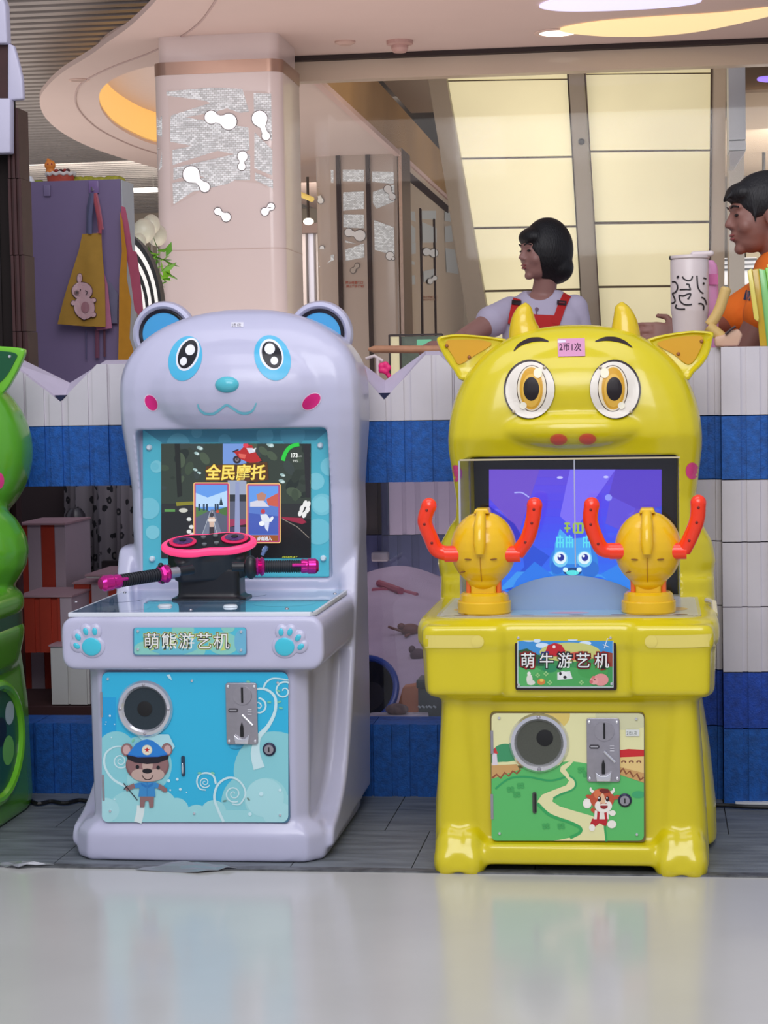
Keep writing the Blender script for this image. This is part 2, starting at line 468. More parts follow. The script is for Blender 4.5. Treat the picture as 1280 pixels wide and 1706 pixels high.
# distant walls
WBK = mat('hall_wall', (206, 190, 172), rough=.8, noise=.08, nscale=1.5)
bm = B(); box(bm, -9, 9, 25.8, 26, 0, 3.8); struct('wall_back', bm, WBK)
bm = B(); box(bm, -9.1, -9, 7, 26, 0, 3.8); struct('wall_left', bm, WBK)
# thin bright line lights under the slats, far away
LW = mat('lit_tube', (255, 250, 240), emit=1.6)
for (x0, x1, py, lab) in ((20, 250, 272, 'thin white line light high under the slats, above the orange figurine'), (-80, 8, 290, 'thin white line light just left of the orange figurine, level with it'), (200, 262, 318, 'short thin white line light between the lavender cabinet and the big column')):
    a = aY(x0, py, 19.5); b = aY(x1, py+1, 19.5)
    lt = thing('line_light', ((a.x+b.x)/2, 19.5, a.z), lab, 'light')
    bm = B(); box(bm, a.x, b.x, 19.45, 19.55, a.z-.018, a.z+.018); obj('tube', bm, LW, lt, world=True)
    for f in (.1, .9):
        x = a.x+(b.x-a.x)*f; bm = B(); cyl(bm, (x, 19.5, a.z), (x, 19.5, ZC+.28), .004, seg=6); obj('cord', bm, mat('cord_grey', (150, 146, 142)), lt, world=True)

# header rail over the glass front
bm = B(); box(bm, -2.06, 4.0, 11.18, 11.24, 2.975, 2.998); struct('trim_4', bm, mat('black_gasket', (44, 30, 30), rough=.6))
bm = B(); box(bm, -2.06, 4.0, 11.24, 11.34, 2.87, 2.998); struct('trim_5', bm, mat('header_beige', (214, 192, 172), rough=.35, noise=.06, nscale=1.2))
# glazed front: posts and panes
PM = mat('champagne_metal', (196, 172, 156), rough=.22, metal=.75, noise=.05)
DK = mat('dark_joint', (52, 34, 32), rough=.6)
bm = B(); box(bm, -2.045, -2.025, 11.10, 11.30, .1, 2.975); struct('trim_6', bm, DK)
bm = B(); box(bm, -2.022, -1.975, 11.12, 11.30, .1, 2.90); struct('trim_7', bm, PM)
bm = B(); box(bm, -1.975, 2.6, 11.20, 11.215, .12, 2.975); g1 = struct('window_1', bm, clear_mat('clear_glass', (.985, .99, .985), .012))

# ------- soffit running away from the viewer, left of the atrium
XS = -1.95
bm = B(); box(bm, XS-.02, XS, 11.5, 22, 3.01, 3.40); struct('wall_soffit', bm, mat('gold_fascia', (178, 138, 92), rough=.6, noise=.25, nscale=1))
bm = B(); box(bm, XS-.025, XS+.02, 11.5, 22, 2.985, 3.02); struct('trim_8', bm, mat('pink_edge', (222, 186, 178), rough=.4))
bm = B(); box(bm, -1.93, 3.0, 11.36, 16.8, 3.42, 3.46); struct('ceiling_atrium', bm, mat('atrium_soffit', (176, 158, 142), rough=.7))
# panelled wall along the soffit with dark joints
WP = mat('panel_beige', (206, 186, 166), rough=.35, noise=.04, nscale=2)
bm = B(); box(bm, XS-.1, XS, 16.7, 21.5, .1, 2.985); struct('wall_panelled', bm, WP)
bm = B()
for yy in (17.45, 18.55): box(bm, XS-.01, XS+.012, yy, yy+.09, .1, 2.70)
box(bm, XS-.01, XS+.012, 16.75, 19.9, 2.86, 2.93)
struct('trim_9', bm, DK)

# ------- lit wall of cream panels in slanted frames
def lit_wall():
    t = thing('light_wall', (aY(960, 600, 14).x, 14.0, .1), 'slanted wall of big glowing cream panels in taupe frames', 'light wall')
    FR = mat('taupe_frame', (128, 114, 98), rough=.4, noise=.05)
    JO = mat('panel_joint', (74, 56, 44), rough=.6)
    EP = mat('glowing_cream', (222, 212, 172), rough=.4, emit=.42, noise=.12, nscale=1.3)
    Yp = 14.05
    def quad(name, pts, y0, y1, m):
        b = B(); A = [aY(p[0], p[1], y0) for p in pts]; prism(b, [(q.x, q.z) for q in A], y0, y1, 'y'); return obj(name, b, m, t, world=True)
    def L(y): return 733+(y-112)*(800-735)/(480-112)+8      # left frame's inner edge
    def Cl(y): return 944+(y-112)*(966-944)/(480-112)
    def Cr(y): return 974+(y-112)*(998-974)/(480-112)
    def Rr(y): return 1186-(y-112)*(1186-1180)/(480-112)
    rowsL = [(122, 131), (134, 260), (264, 376), (380, 481), (485, 640)]
    rowsR = [(108, 121), (124, 249), (253, 368), (373, 475), (479, 640)]
    for a, b in rowsL: quad('panel', [(L(a), a+2), (Cl(a), a-1), (Cl(b), b-1), (L(b), b+2)], Yp, Yp+.03, EP)
    for a, b in rowsR: quad('panel', [(Cr(a), a+1), (Rr(a), a-1), (Rr(b), b-1), (Cr(b), b+1)], Yp, Yp+.03, EP)
    quad('backing', [(738, 112), (1192, 104), (1186, 660), (815, 660)], Yp+.035, Yp+.06, JO)
    quad('frame', [(712, 122), (742, 122), (L(640)-1, 640), (796, 640)], 13.9, 14.06, FR)
    quad('frame', [(947, 112), (972, 112), (Cr(640)-2, 640), (Cl(640)+2, 640)], 13.9, 14.06, FR)
    quad('frame', [(1188, 104), (1210, 104), (1206, 640), (1182, 640)], 13.88, 14.06, mat('stone_frame', (190, 172, 152), rough=.4))
    quad('joint', [(1184.5, 106), (1188, 106), (1182.5, 640), (1179.5, 640)], 13.87, 13.9, JO)
    quad('joint', [(974, 114), (976, 114), (Cr(640)-1, 640), (Cr(640)-3, 640)], 13.87, 13.9, JO)
    b = B(); a = aY(969, 236, 13.88); ellip(b, (a.x, 13.88, a.z), (.022, .02, .022)); obj('spot', b, mat('spot_dark', (30, 24, 22)), t, world=True)
lit_wall()
bm = B(); a = aY(1210, 100, 13.9)
box(bm, a.x, a.x+.10, 13.6, 13.9, .1, 3.42); struct('trim_10', bm, mat('post_cream', (204, 194, 180), rough=.35))

# ------- right-hand glimpse of the bright hall
def right_hall():
    a = aY(1214, 104, 12.5); b = aY(1243, 232, 12.5)
    bm = B(); box(bm, a.x, b.x, 12.5, 12.8, b.z, a.z+.05)
    o = thing('ceiling_pylon', ((a.x+b.x)/2, 12.5, b.z-.16), 'white square box post hanging from the ceiling right of the glowing wall', 'post')
    WH = mat('white_panel', (206, 208, 216), rough=.35)
    obj('post', bm, WH, o, world=True, bevel=.003)
    c = aY(1214, 250, 12.5); bm = B(); box(bm, a.x, b.x, 12.505, 12.8, c.z, b.z-.008); obj('collar', bm, WH, o, world=True)
    d = aY(1226, 276, 12.5); bm = B(); prism(bm, [(a.x+.005, c.z-.004), (b.x, c.z-.004), (d.x, d.z), (a.x+.005, d.z)], 12.52, 12.78, 'y'); obj('foot', bm, mat('grey_taper', (176, 170, 172), rough=.5), o, world=True)
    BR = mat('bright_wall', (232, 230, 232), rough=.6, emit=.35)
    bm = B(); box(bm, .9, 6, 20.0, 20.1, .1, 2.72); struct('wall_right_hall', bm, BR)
    bm = B(); box(bm, .58, 6, 14.3, 20.0, 3.14, 3.16); struct('ceiling_right', bm, mat('peach_ceiling', (230, 204, 176), rough=.8))
    bm = B(); box(bm, .9, 6, 19.6, 19.98, 2.30, 2.62); struct('trim_11', bm, mat('stone_band', (196, 184, 160), rough=.7))
    rl = thing('balustrade', (1.5, 18.0, 2.66), 'upper floor balustrade of thin dark rails behind the hanging white post', 'railing')
    p = aY(1240, 236, 18); q = aY(1285, 232, 18); M = mat('rail_dark', (60, 56, 56), rough=.4)
    bm = B(); cyl(bm, (p.x, 18, p.z), (q.x+.3, 18, p.z), .014); obj('rail', bm, M, rl, world=True)
    for px in (1273, 1300):
        t = aY(px, 238, 18); k = aY(px, 300, 18); bm = B(); cyl(bm, (t.x, 18, t.z), (k.x, 18, k.z), .014); obj('post', bm, M, rl, world=True)
    for (x0, x1, y0, y1, col) in ((1200, 1250, 430, 436, (90, 92, 96)), (1200, 1250, 444, 447, (110, 112, 116)), (1200, 1250, 452, 455, (96, 98, 104)), (1200, 1260, 476, 479, (150, 150, 156))):
        pass
    sh = thing('display_shelf', (aY(1222, 500, 18.5).x, 18.5, -.012), 'pale display shelf with dark lines far behind the person in orange', 'shelf')
    u = aY(1205, 430, 18.5); v = aY(1262, 600, 18.5)
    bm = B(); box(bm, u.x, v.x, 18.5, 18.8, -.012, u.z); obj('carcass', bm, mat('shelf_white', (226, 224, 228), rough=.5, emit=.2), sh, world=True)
    for py, th in ((433, .018), (441, .01), (449, .018), (476, .012)):
        z = aY(1220, py, 18.49).z; bm = B(); box(bm, u.x, v.x, 18.47, 18.5, z-th/2, z+th/2); obj('shelf_edge', bm, mat('shelf_line', (88, 90, 96)), sh, world=True)
right_hall()

# organic lit recesses in the ceiling, upper right
def blob_light(pts, col, label, strength, z=ZC):
    P = [aZ(x, y, z) for x, y in pts]; P = [(v.x, v.y) for v in spline(P, 6, True)]
    bm = B(); prism(bm, P, z-.012, z-.002, 'z')
    return tag(obj('ceiling_light', bm, mat('recess_'+label.split()[0], col, rough=.6, emit=strength), world=True), label, 'ceiling light')
blob_light([(900, 6), (925, 14), (985, 15), (1080, 11), (1150, 4), (1168, -4), (1120, -10), (960, -8)], (206, 204, 250), 'violet-white oval ceiling light recess at the top edge, above the cream one', 1.0)
blob_light([(936, 45), (952, 52), (1010, 57), (1080, 57), (1150, 51), (1220, 38), (1300, 18), (1295, 10), (1200, 20), (1100, 26), (1000, 34)], (240, 214, 160), 'cream leaf-shaped ceiling light recess along the upper right', .8)
blob_light([(1262, 131), (1275, 134), (1300, 133), (1290, 126), (1268, 127)], (150, 120, 246), 'violet light recess far away near the right edge', 1.0, 3.09)

def downlight(px, py, lit, r=.07, label=''):
    c = aZ(px, py, ZC)
    t = thing('downlight', (c.x, c.y, ZC-.006), label, 'ceiling light')
    b = B(); lathe(b, [(r*.78, 0), (r, 0), (r*1.02, .005), (r*.78, .005)], 28, ring=True); obj('trim_ring', b, mat('downlight_ring', (226, 196, 184), rough=.5), t)
    b = B(); lathe(b, [(0, .001), (r*.78, .001), (r*.78, .005), (0, .005)], 28)
    obj('lamp', b, mat('lamp_lit', (255, 246, 226), emit=2.2) if lit else mat('lamp_off', (190, 160, 148)), t)
downlight(345, 75, True, .095, 'lit round downlight in the ceiling just above the big white column')
downlight(929, 54, True, .12, 'lit round downlight touching the tip of the cream ceiling recess')
downlight(132, 133, False, .06, 'unlit round spot on the curved rim of the ceiling')
c = aZ(575, 69, ZC); t = thing('smoke_detector', (c.x, c.y, ZC-.02), 'small flat round fitting on the ceiling, left of the drum-shaped detector', 'detector')
b = B(); lathe(b, [(0, 0), (.03, 0), (.055, .012), (.055, .02), (0, .02)], 24); obj('body', b, mat('detector_pink', (206, 174, 162), rough=.5), t)
c = aZ(666, 68, ZC); t = thing('smoke_detector', (c.x, c.y, ZC-.06), 'small drum-shaped smoke detector on the ceiling near the glass front', 'detector')
b = B(); lathe(b, [(0, 0), (.035, 0), (.045, .02), (.045, .035), (.07, .04), (.07, .06), (0, .06)], 24); obj('body', b, mat('detector_pink2', (196, 158, 150), rough=.5), t)

# ------- the clad columns
CW = mat('column_pink', (222, 206, 202), rough=.30, coat=.3, noise=.03, nscale=1.5)
LACE = None
def lace_mat():
    """perforated white film: a fine procedural weave of holes"""
    m = bpy.data.materials.new('perforated_film'); m.use_nodes = True; nt = m.node_tree; b = nt.nodes['Principled BSDF']
    tc = nt.nodes.new('ShaderNodeTexCoord'); br = nt.nodes.new('ShaderNodeTexBrick')
    mp = nt.nodes.new('ShaderNodeMapping'); mp.inputs['Rotation'].default_value = (PI/2, 0, 0); nt.links.new(tc.outputs['Object'], mp.inputs[0]); nt.links.new(mp.outputs[0], br.inputs['Vector'])
    br.inputs['Scale'].default_value = 24; br.inputs['Mortar Size'].default_value = .018; br.inputs['Color1'].default_value = (.70, .72, .74, 1)
    br.inputs['Color2'].default_value = (.42, .43, .44, 1); br.inputs['Mortar'].default_value = (.22, .20, .20, 1)
    nt.links.new(br.outputs[0], b.inputs['Base Color']); b.inputs['Roughness'].default_value = .5
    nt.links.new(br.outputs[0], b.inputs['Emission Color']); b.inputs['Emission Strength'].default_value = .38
    return m
LACE = lace_mat()
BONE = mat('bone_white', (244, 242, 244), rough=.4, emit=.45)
BONEK = mat('bone_outline', (84, 76, 76), rough=.5)
def bone_pts(cx, cy, L, r1, r2, ang):
    P = []; n = 10; waist = min(r1, r2)*.58
    for i in range(n): a = math.radians(35+290*i/(n-1)); P.append((-L/2-r1*.0+(-r1*math.cos(a))*-1*-1, r1*math.sin(a)))
    P = [(-L/2 - r1*math.cos(math.radians(t)), -r1*math.sin(math.radians(t))) for t in range(-140, 141, 20)]
    P += [(0, -waist)] if False else []
    Q = [(L/2 + r2*math.cos(math.radians(t)), -r2*math.sin(math.radians(t))) for t in range(-140, 141, 20)]
    P = P+[(0, -waist)]+[(q[0], -q[1]) for q in Q]+[(0, waist)]
    c, s = math.cos(math.radians(ang)), math.sin(math.radians(ang))
    return [(cx+x*c-y*s, cy+x*s+y*c) for x, y in P]
def big_column():
    a = aY(253, 105, 10.4); b = aY(468, 118, 10.4)
    x0, x1 = a.x, b.x; y0, y1 = 10.4, 11.02
    t = thing('column', ((x0+x1)/2, (y0+y1)/2, .1), 'big pale pink column with rounded corners and white lace and bone decals', 'column')
    bm = B(); prism(bm, rrect(x0, x1, y0, y1, .075, 8), .1, 2.80, 'z'); o = obj('shaft', bm, CW, t, world=True, smooth=True)
    bm = B(); prism(bm, rrect(x0-.003, x1+.003, y0-.003, y1+.003, .078, 8), 2.80, 2.865, 'z'); obj('capital', bm, mat('bronze_band', (170, 138, 122), rough=.3, metal=.6), t, world=True, smooth=True)
    bm = B(); prism(bm, rrect(x0+.02, x1-.02, y0+.02, y1-.02, .06, 8), 2.865, 3.0, 'z'); obj('neck', bm, CW, t, world=True, smooth=True)
    bv = bvh_of(o); k = 2.0
    ar = Art(0, 0, 2.0, onbvh(bv, .002), grid=40, step=.0002)
    W = (0, 0, 0)
    def band(pts): ar.poly(pts, W)
    # woven ribbons, traced in the 2x crop
    for pts in ([(555, 305), (700, 292), (808, 296), (830, 372), (800, 376), (680, 335), (555, 318)],
                [(570, 385), (800, 312), (812, 345), (720, 372), (570, 400)],
                [(568, 392), (600, 388), (828, 425), (832, 500), (790, 515), (568, 472)],
                [(575, 500), (720, 470), (828, 430), (830, 470), (700, 510), (575, 550)],
                [(578, 560), (820, 505), (834, 520), (834, 600), (720, 600), (640, 580), (578, 600)],
                [(575, 610), (690, 590), (830, 575), (760, 612), (640, 640), (578, 682)],
                [(845, 310), (904, 312), (906, 470), (870, 430), (848, 400)], [(848, 440), (908, 500), (908, 585), (848, 560)], [(850, 575), (910, 600), (910, 628), (850, 600)],
                [(522, 388), (540, 388), (540, 480), (522, 470)], [(524, 500), (540, 510), (540, 600), (524, 590)]):
        band(pts)
    ar.build('lace_film', LACE, t)
    sh = Art(0, 0, 2.0, onbvh(bv, .001), grid=40)
    sh.poly([(560, 300), (905, 305), (912, 640), (860, 610), (760, 600), (700, 620), (570, 690)], (214, 196, 190)); sh.build('film_base', PRINT, t)
    for q in (((733, 398), 60, 22, 27, 14), ((876, 424), 62, 26, 14, 70), ((807, 538), 34, 17, 13, 95), ((660, 602), 62, 28, 17, 43), ((524, 470), 32, 11, 9, 75), ((740, 714), 34, 12, 15, 35), ((893, 697), 26, 13, 12, -40), ((628, 700), 0, 0, 0, 0)):
        if q[1] == 0: continue
        dk = Art(0, 0, 2.0, onbvh(bv, .0035), grid=30); dk.poly(bone_pts(q[0][0], q[0][1], q[1], q[2]+2.5, q[3]+2.5, q[4]), (96, 88, 88)); dk.build('bone_outline', PRINT, t)
        ar = Art(0, 0, 2.0, onbvh(bv, .0045), grid=30); ar.poly(bone_pts(q[0][0], q[0][1], *q[1:]), (245, 244, 246)); ar.build('bone_decal', BONE, t)
    # glazing rail line and lower joint
    bm = B(); z = aY(350, 416, 10.4).z; prism(bm, rrect(x0-.001, x1+.001, y0-.001, y1+.001, .076, 8), z-.002, z+.002, 'z'); obj('joint', bm, mat('joint_pink', (200, 176, 168)), t, world=True)
big_column()
def column_second():
    a = aY(525, 250, 16); b = aY(662, 250, 16); x0, x1 = a.x, b.x+.0; y0, y1 = 16.0, 16.6; zt = a.z
    t = thing('column', ((x0+x1)/2, (y0+y1)/2, .1), 'grey panelled column with two dark vertical joints, seen through the glass', 'column')
    CG = mat('column_grey', (190, 172, 160), rough=.28, coat=.3)
    bm = B(); prism(bm, rrect(x0, x1, y0, y1, .04, 4), .1, zt-.05, 'z'); o = obj('shaft', bm, CG, t, world=True, smooth=True)
    bm = B(); prism(bm, rrect(x0, x1, y0, y1, .04, 4), zt-.05, zt+.02, 'z'); obj('capital', bm, mat('bronze_band', (170, 138, 122)), t, world=True)
    bv = bvh_of(o)
    for px in (562.5, 612):
        u = aY(px, 250, 15.98); v = aY(px+8, 600, 15.98)
        bm = B(); prism(bm, [(u.x-.016, u.z), (u.x+.018, u.z), (v.x+.018, .1), (v.x-.016, .1)], 15.975, 16.01, 'y'); obj('joint', bm, DK, t, world=True)
    ar = Art(460, 90, 3.219, onbvh(bv, .003), step=.0003)
    for pts in ([(218, 625), (308, 622), (308, 690), (218, 680)], [(358, 620), (472, 620), (472, 685), (358, 682)], [(515, 630), (632, 632), (632, 698), (515, 685)],
                [(218, 690), (308, 740), (308, 930), (218, 920)], [(360, 742), (472, 735), (472, 830), (360, 840)], [(362, 860), (472, 862), (472, 935), (362, 930)], [(520, 740), (635, 700), (635, 790), (540, 830), (520, 800)], [(525, 890), (632, 930), (635, 1080), (530, 1050)],
                [(222, 935), (308, 985), (308, 1005), (222, 985)], [(370, 1010), (432, 1018), (372, 1000)], [(370, 1050), (472, 1015), (474, 1090), (374, 1110)], [(225, 1095), (310, 1075), (310, 1105), (230, 1145)]):
        ar.poly(pts, (0, 0, 0))
    ar.build('lace_film', LACE, t)
    for q in ((232, 760, 55, 18, 16, 75), (420, 965, 62, 22, 30, 15), (612, 745, 50, 20, 18, 60), (238, 1050, 26, 16, 12, -50), (620, 1090, 22, 22, 8, 40), (424, 1148, 34, 14, 12, -50)):
        ar = Art(460, 90, 3.219, onbvh(bv, .008), step=.0008); ar.poly(bone_pts(q[0], q[1], q[2], q[3]+3, q[4]+3, q[5]), (90, 84, 84)); ar.poly(bone_pts(*q), (244, 244, 246) if q[1] < 1120 else (190, 178, 168)); ar.build('bone_decal', PRINT, t)
    ar = Art(460, 90, 3.219, onbvh(bv, .006), step=.0005)
    ar.text('禁止倚靠门口', 372, 1232, 16, (176, 96, 78), bold=.02, spacing=1.0); ar.text('禁止攀爬围栏', 376, 1252, 16, (176, 96, 78), bold=.02)
    ar.build('notice', PRINT, t)
    bm = B(); box(bm, x1+.004, x1+.03, 16.02, 16.6, .1, zt); obj('corner_trim', bm, PM, t, world=True)
column_second()
def wall_film():
    # films and small notice on the panelled wall beyond
    f = lambda px, py, h: aX(px, py, XS+.004+h)
    t = thing('wall_film', (XS, 18.2, 1.2), 'white film strips and bone shapes on the far beige panels beyond the grey column', 'decal')
    ar = Art(460, 90, 3.219, f, step=.0005)
    for pts in ([(692, 842), (745, 845), (750, 900), (692, 880)], [(692, 890), (748, 935), (748, 1010), (692, 1010)], [(692, 1010), (750, 1012), (750, 1070), (692, 1078)], [(697, 1100), (745, 1115), (745, 1132), (700, 1125)], [(697, 1195), (745, 1185), (748, 1235), (700, 1240)],
                [(782, 840), (858, 840), (860, 888), (782, 885)], [(784, 900), (862, 935), (862, 1010), (786, 1012)], [(790, 1165), (860, 1148), (860, 1200), (792, 1225)], [(905, 845), (932, 850), (938, 900), (905, 895)], [(905, 925), (940, 920), (950, 1005), (908, 1010)], [(908, 1040), (960, 1050), (980, 1180), (915, 1170)]):
        ar = Art(460, 90, 3.219, f, step=.0005); ar.poly(pts, (206, 210, 212)); ar.build('film_strip', PRINT, t)
    ar = Art(460, 90, 3.219, f, step=.002); ar.layer = 3
    for q in ((828, 1064, 40, 20, 22, 10), (840, 1210, 30, 14, 12, -35)):
        ar.poly(bone_pts(q[0], q[1], q[2], q[3]+3, q[4]+3, q[5]), (90, 84, 84)); ar.poly(bone_pts(*q), (244, 244, 246))
    ar.build('bone_decal', PRINT, t)
    ar = Art(460, 90, 3.219, f, step=.002); ar.text('禁止倚靠门口', 790, 1308, 13, (176, 120, 96), bold=.02); ar.text('禁止攀爬围栏', 792, 1322, 12, (176, 120, 96), bold=.02); ar.build('notice', PRINT, t)
wall_film()

# ------- things beyond the glass at left: dark folded partition
def partition():
    t = thing('folding_partition', (aY(505, 500, 19).x, 19, .1), 'folded partition of pale and dark upright slats behind the glass post', 'partition')
    px = 484
    for i, (w, col) in enumerate(((4, (70, 60, 62)), (9, (206, 192, 190)), (3, (80, 70, 74)), (9, (212, 198, 198)), (3, (70, 60, 62)), (10, (198, 196, 214)), (3, (90, 80, 84)), (4, (206, 196, 196)))):
        a = aY(px, 385, 19); b = aY(px+w, 385, 19); bm = B(); box(bm, a.x, b.x, 19+i % 2*.03, 19.2, .1, a.z); obj('slat', bm, mat('slat_%d' % i, col, rough=.5), t, world=True); px += w
    a = aY(482, 378, 18.95); b = aY(532, 388, 18.95); bm = B(); box(bm, a.x, b.x, 18.95, 19.25, b.z, a.z+.03); obj('top_rail', bm, mat('rail_brown', (96, 74, 68)), t, world=True)
partition()
c = aY(514, 369, 17.5); t = thing('spotlight', (c.x, 17.5, c.z-.05), 'small bright spotlight seen between the glass post and grey column', 'light')
b = B(); ellip(b, (0, 0, .05), (.045, .045, .03)); obj('lamp', b, mat('lamp_lit', (255, 246, 226), emit=2.2), t)
b = B(); cyl(b, (0, 0, .07), (0, 0, ZC-c.z+.06), .012); obj('stem', b, mat('spot_stem', (90, 80, 76)), t)
# cream band with yellow cove arc seen through the glass
pts = [aY(x, y, 16.5) for x, y in ((470, 308), (490, 318), (512, 330), (540, 343))]
bm = B(); sweep(bm, spline([(p.x, 16.5-.2*i, p.z) for i, p in enumerate(pts)], 6), .022, 8); struct('trim_12', bm, mat('cove_yellow', (232, 200, 110), emit=.5))
# ================================================================== castle play fence
FWHT = mat('foam_white', (206, 200, 206), rough=.55, noise=.06, nscale=8)
FTOP = mat('foam_white_top', (196, 186, 204), rough=.6, noise=.04)
FBLU = mat('foam_blue', (14, 88, 172), rough=.6, noise=.35, nscale=60, bump=.35, bscale=220)
FNVY = mat('foam_navy', (24, 30, 66), rough=.8)
YF, YB = 5.75, 5.91
def topz_front(x):
    P = [(-2.2, 1.13), (-1.874, 1.262), (-1.845, 1.262), (-1.699, 1.148), (-1.587, 1.254), (-1.50, 1.254), (-1.36, 1.148), (-1.25, 1.254), (-1.16, 1.254), (-1.04, 1.148), (-.93, 1.256), (-.852, 1.256), (-.752, 1.138), (-.632, 1.262), (-.592, 1.262), (-.47, 1.14), (-.36, 1.262), (-.28, 1.262), (-.16, 1.14), (-.05, 1.264), (.05, 1.264), (3, 1.268)]
    for a, b in zip(P, P[1:]):
        if a[0] <= x <= b[0]: return a[1]+(b[1]-a[1])*(x-a[0])/(b[0]-a[0])
    return 1.26
def rib_strips(x0, x1):
    """uneven ribs: list of (xa, xb, dy)"""
    out = []; x = x0; k = 0; W = (.052, .016, .036, .022, .058, .014, .044, .030); D = (0, .007, .002, .009, 0, .006, .001, .010)
    while x < x1-1e-6:
        w = min(W[k % 8], x1-x); out.append((x, x+w, D[k % 8])); x += w; k += 1
    return out
def rib_block(bm, x0, x1, z0, z1, y, th=.15, top=None, mi=0, mtop=1):
    for xa, xb, dy in rib_strips(x0, x1):
        cuts = [xa, xb]
        if top:
            cuts = sorted(set([xa, xb]+[c for c in (-1.874, -1.845, -1.699, -1.587, -1.50, -1.36, -1.25, -1.16, -1.04, -.93, -.852, -.752, -.632, -.592, -.47, -.36, -.28, -.16, -.05, .05) if xa < c < xb]))
        for a, b in zip(cuts, cuts[1:]):
            ta = top(a+1e-5) if top else z1; tb = top(b-1e-5) if top else z1
            yb = y+th
            v = [bm.verts.new(p) for p in ((a, y+dy, z0), (b, y+dy, z0), (b, y+dy, tb), (a, y+dy, ta), (a, yb, z0), (b, yb, z0), (b, yb, tb), (a, yb, ta))]
            for f in ((0, 1, 2, 3), (5, 4, 7, 6), (4, 0, 3, 7), (1, 5, 6, 2), (4, 5, 1, 0)): bm.faces.new([v[i] for i in f]).material_index = mi
            bm.faces.new([v[i] for i in (3, 2, 6, 7)]).material_index = mtop
    return bm
def fence():
    t = thing('castle_fence', (-.8, 5.83, 0), 'white and blue striped toy castle fence with pointed battlements behind the game machines', 'fence')
    seams = [-2.05, -1.80, -1.55, -1.30, -1.05, -.80, -.55, -.30, .049]
    for a, b in zip(seams, seams[1:]):
        bm = B(); rib_block(bm, a, b-.002, 1.078, 1.2, YF, .055, topz_front); obj('battlement_block', bm, [FWHT, FTOP], t, world=True)
        bm = B(); rib_block(bm, a, b-.002, .903, 1.076, YF, .15); obj('blue_block', bm, [FBLU, FBLU], t, world=True)
        bm = B(); rib_block(bm, a, b-.002, .0, .208, YF, .15); obj('blue_block', bm, [FBLU, FBLU], t, world=True)
    # sloping tops that rise from the front outline to the back outline
    K = [(-2.05, 1.19), (-1.874, 1.262), (-1.845, 1.262), (-1.699, 1.148), (-1.587, 1.254), (-1.50, 1.254), (-1.36, 1.148), (-1.25, 1.254), (-1.16, 1.254), (-1.04, 1.148), (-.93, 1.256), (-.852, 1.256), (-.752, 1.138), (-.632, 1.262), (-.592, 1.262), (-.47, 1.14), (-.36, 1.262), (-.28, 1.262), (-.16, 1.14), (-.05, 1.264), (.049, 1.264)]
    bm = B(); front = []; back = []
    for x, z in K:
        low = z < 1.16
        front.append(bm.verts.new((x, YF+.03, z))); back.append(bm.verts.new((x-.018, YB+.01, z+(.055 if low else .014))))
    bott = [bm.verts.new((v.co.x, YB+.01, 1.06)) for v in back]
    for i in range(len(K)-1):
        bm.faces.new((front[i], front[i+1], back[i+1], back[i])); bm.faces.new((back[i], back[i+1], bott[i+1], bott[i]))
    obj('battlement_top', bm, FTOP, t, world=True)
    for x, z in K:
        if z < 1.16:
            bm = B(); prism(bm, [(x, z+.001), (x+.018, z+.019), (x-.018, z+.019)], YF+.006, YF+.034, 'y'); obj('notch_insert', bm, FNVY, t, world=True)
    # pillars between the openings (behind the machines)
    for a, b in ((-1.46, -.93), (-.40, .0)):
        bm = B(); rib_block(bm, a, b, .21, .90, YF+.005, .14); obj('white_block', bm, [FWHT, FTOP], t, world=True)
    # solid right-hand part, a little nearer
    YR = 5.70
    for a, b, y in ((.05, .1905, YF), (.1915, .46, YR), (.462, .74, YR)):
        for z0, z1, m, n in ((0, .208, FBLU, 'blue_block'), (.21, .366, mat('foam_blue_deep', (22, 70, 170), rough=.6, noise=.35, nscale=60, bump=.35, bscale=220), 'blue_block'), (.368, .548, FWHT, 'white_block'), (.55, .728, FWHT, 'white_block'), (.73, .901, FWHT, 'white_block'), (.903, 1.078, FBLU, 'blue_block'), (1.08, 1.268, FWHT, 'white_block')):
            bm = B(); rib_block(bm, a, b, z0, z1-.001, y, .2); obj(n, bm, [m, FTOP if m == FWHT else m], t, world=True)
    bm = B(); box(bm, -.93, -.40, YF+.07, YF+.076, .21, .90); obj('clear_pane', bm, clear_mat('clear_acrylic', (.93, .92, .96), .05), t, world=True)
fence()
# cable and tape bits lying at the foot of the fence
P = [aZ(x, y, .008) for x, y in ((50, 1333), (64, 1339), (85, 1335), (108, 1338), (132, 1333), (150, 1336))]
bm = B(); sweep(bm, spline(P, 5), .006, 6); tag(obj('cable', bm, mat('cable_black', (24, 24, 26)), world=True), 'black cable lying along the foot of the fence at the left', 'cable')
P = [aZ(x, y, .008) for x, y in ((1190, 1341), (1215, 1342), (1245, 1344), (1290, 1345))]
bm = B(); sweep(bm, spline(P, 5), .006, 6); tag(obj('cable', bm, mat('cable_black', (24, 24, 26)), world=True), 'black cable lying along the foot of the fence at the right edge', 'cable')
a = aZ(1225, 1334, .004); b = aZ(1275, 1340, .004)
bm = B(); box(bm, a.x, b.x+.1, a.y-.03, a.y, .0, .005); tag(obj('white_strip', bm, mat('strip_white', (226, 226, 226), rough=.5), world=True), 'short white plastic strip on the grey planks by the fence at right', 'strip')
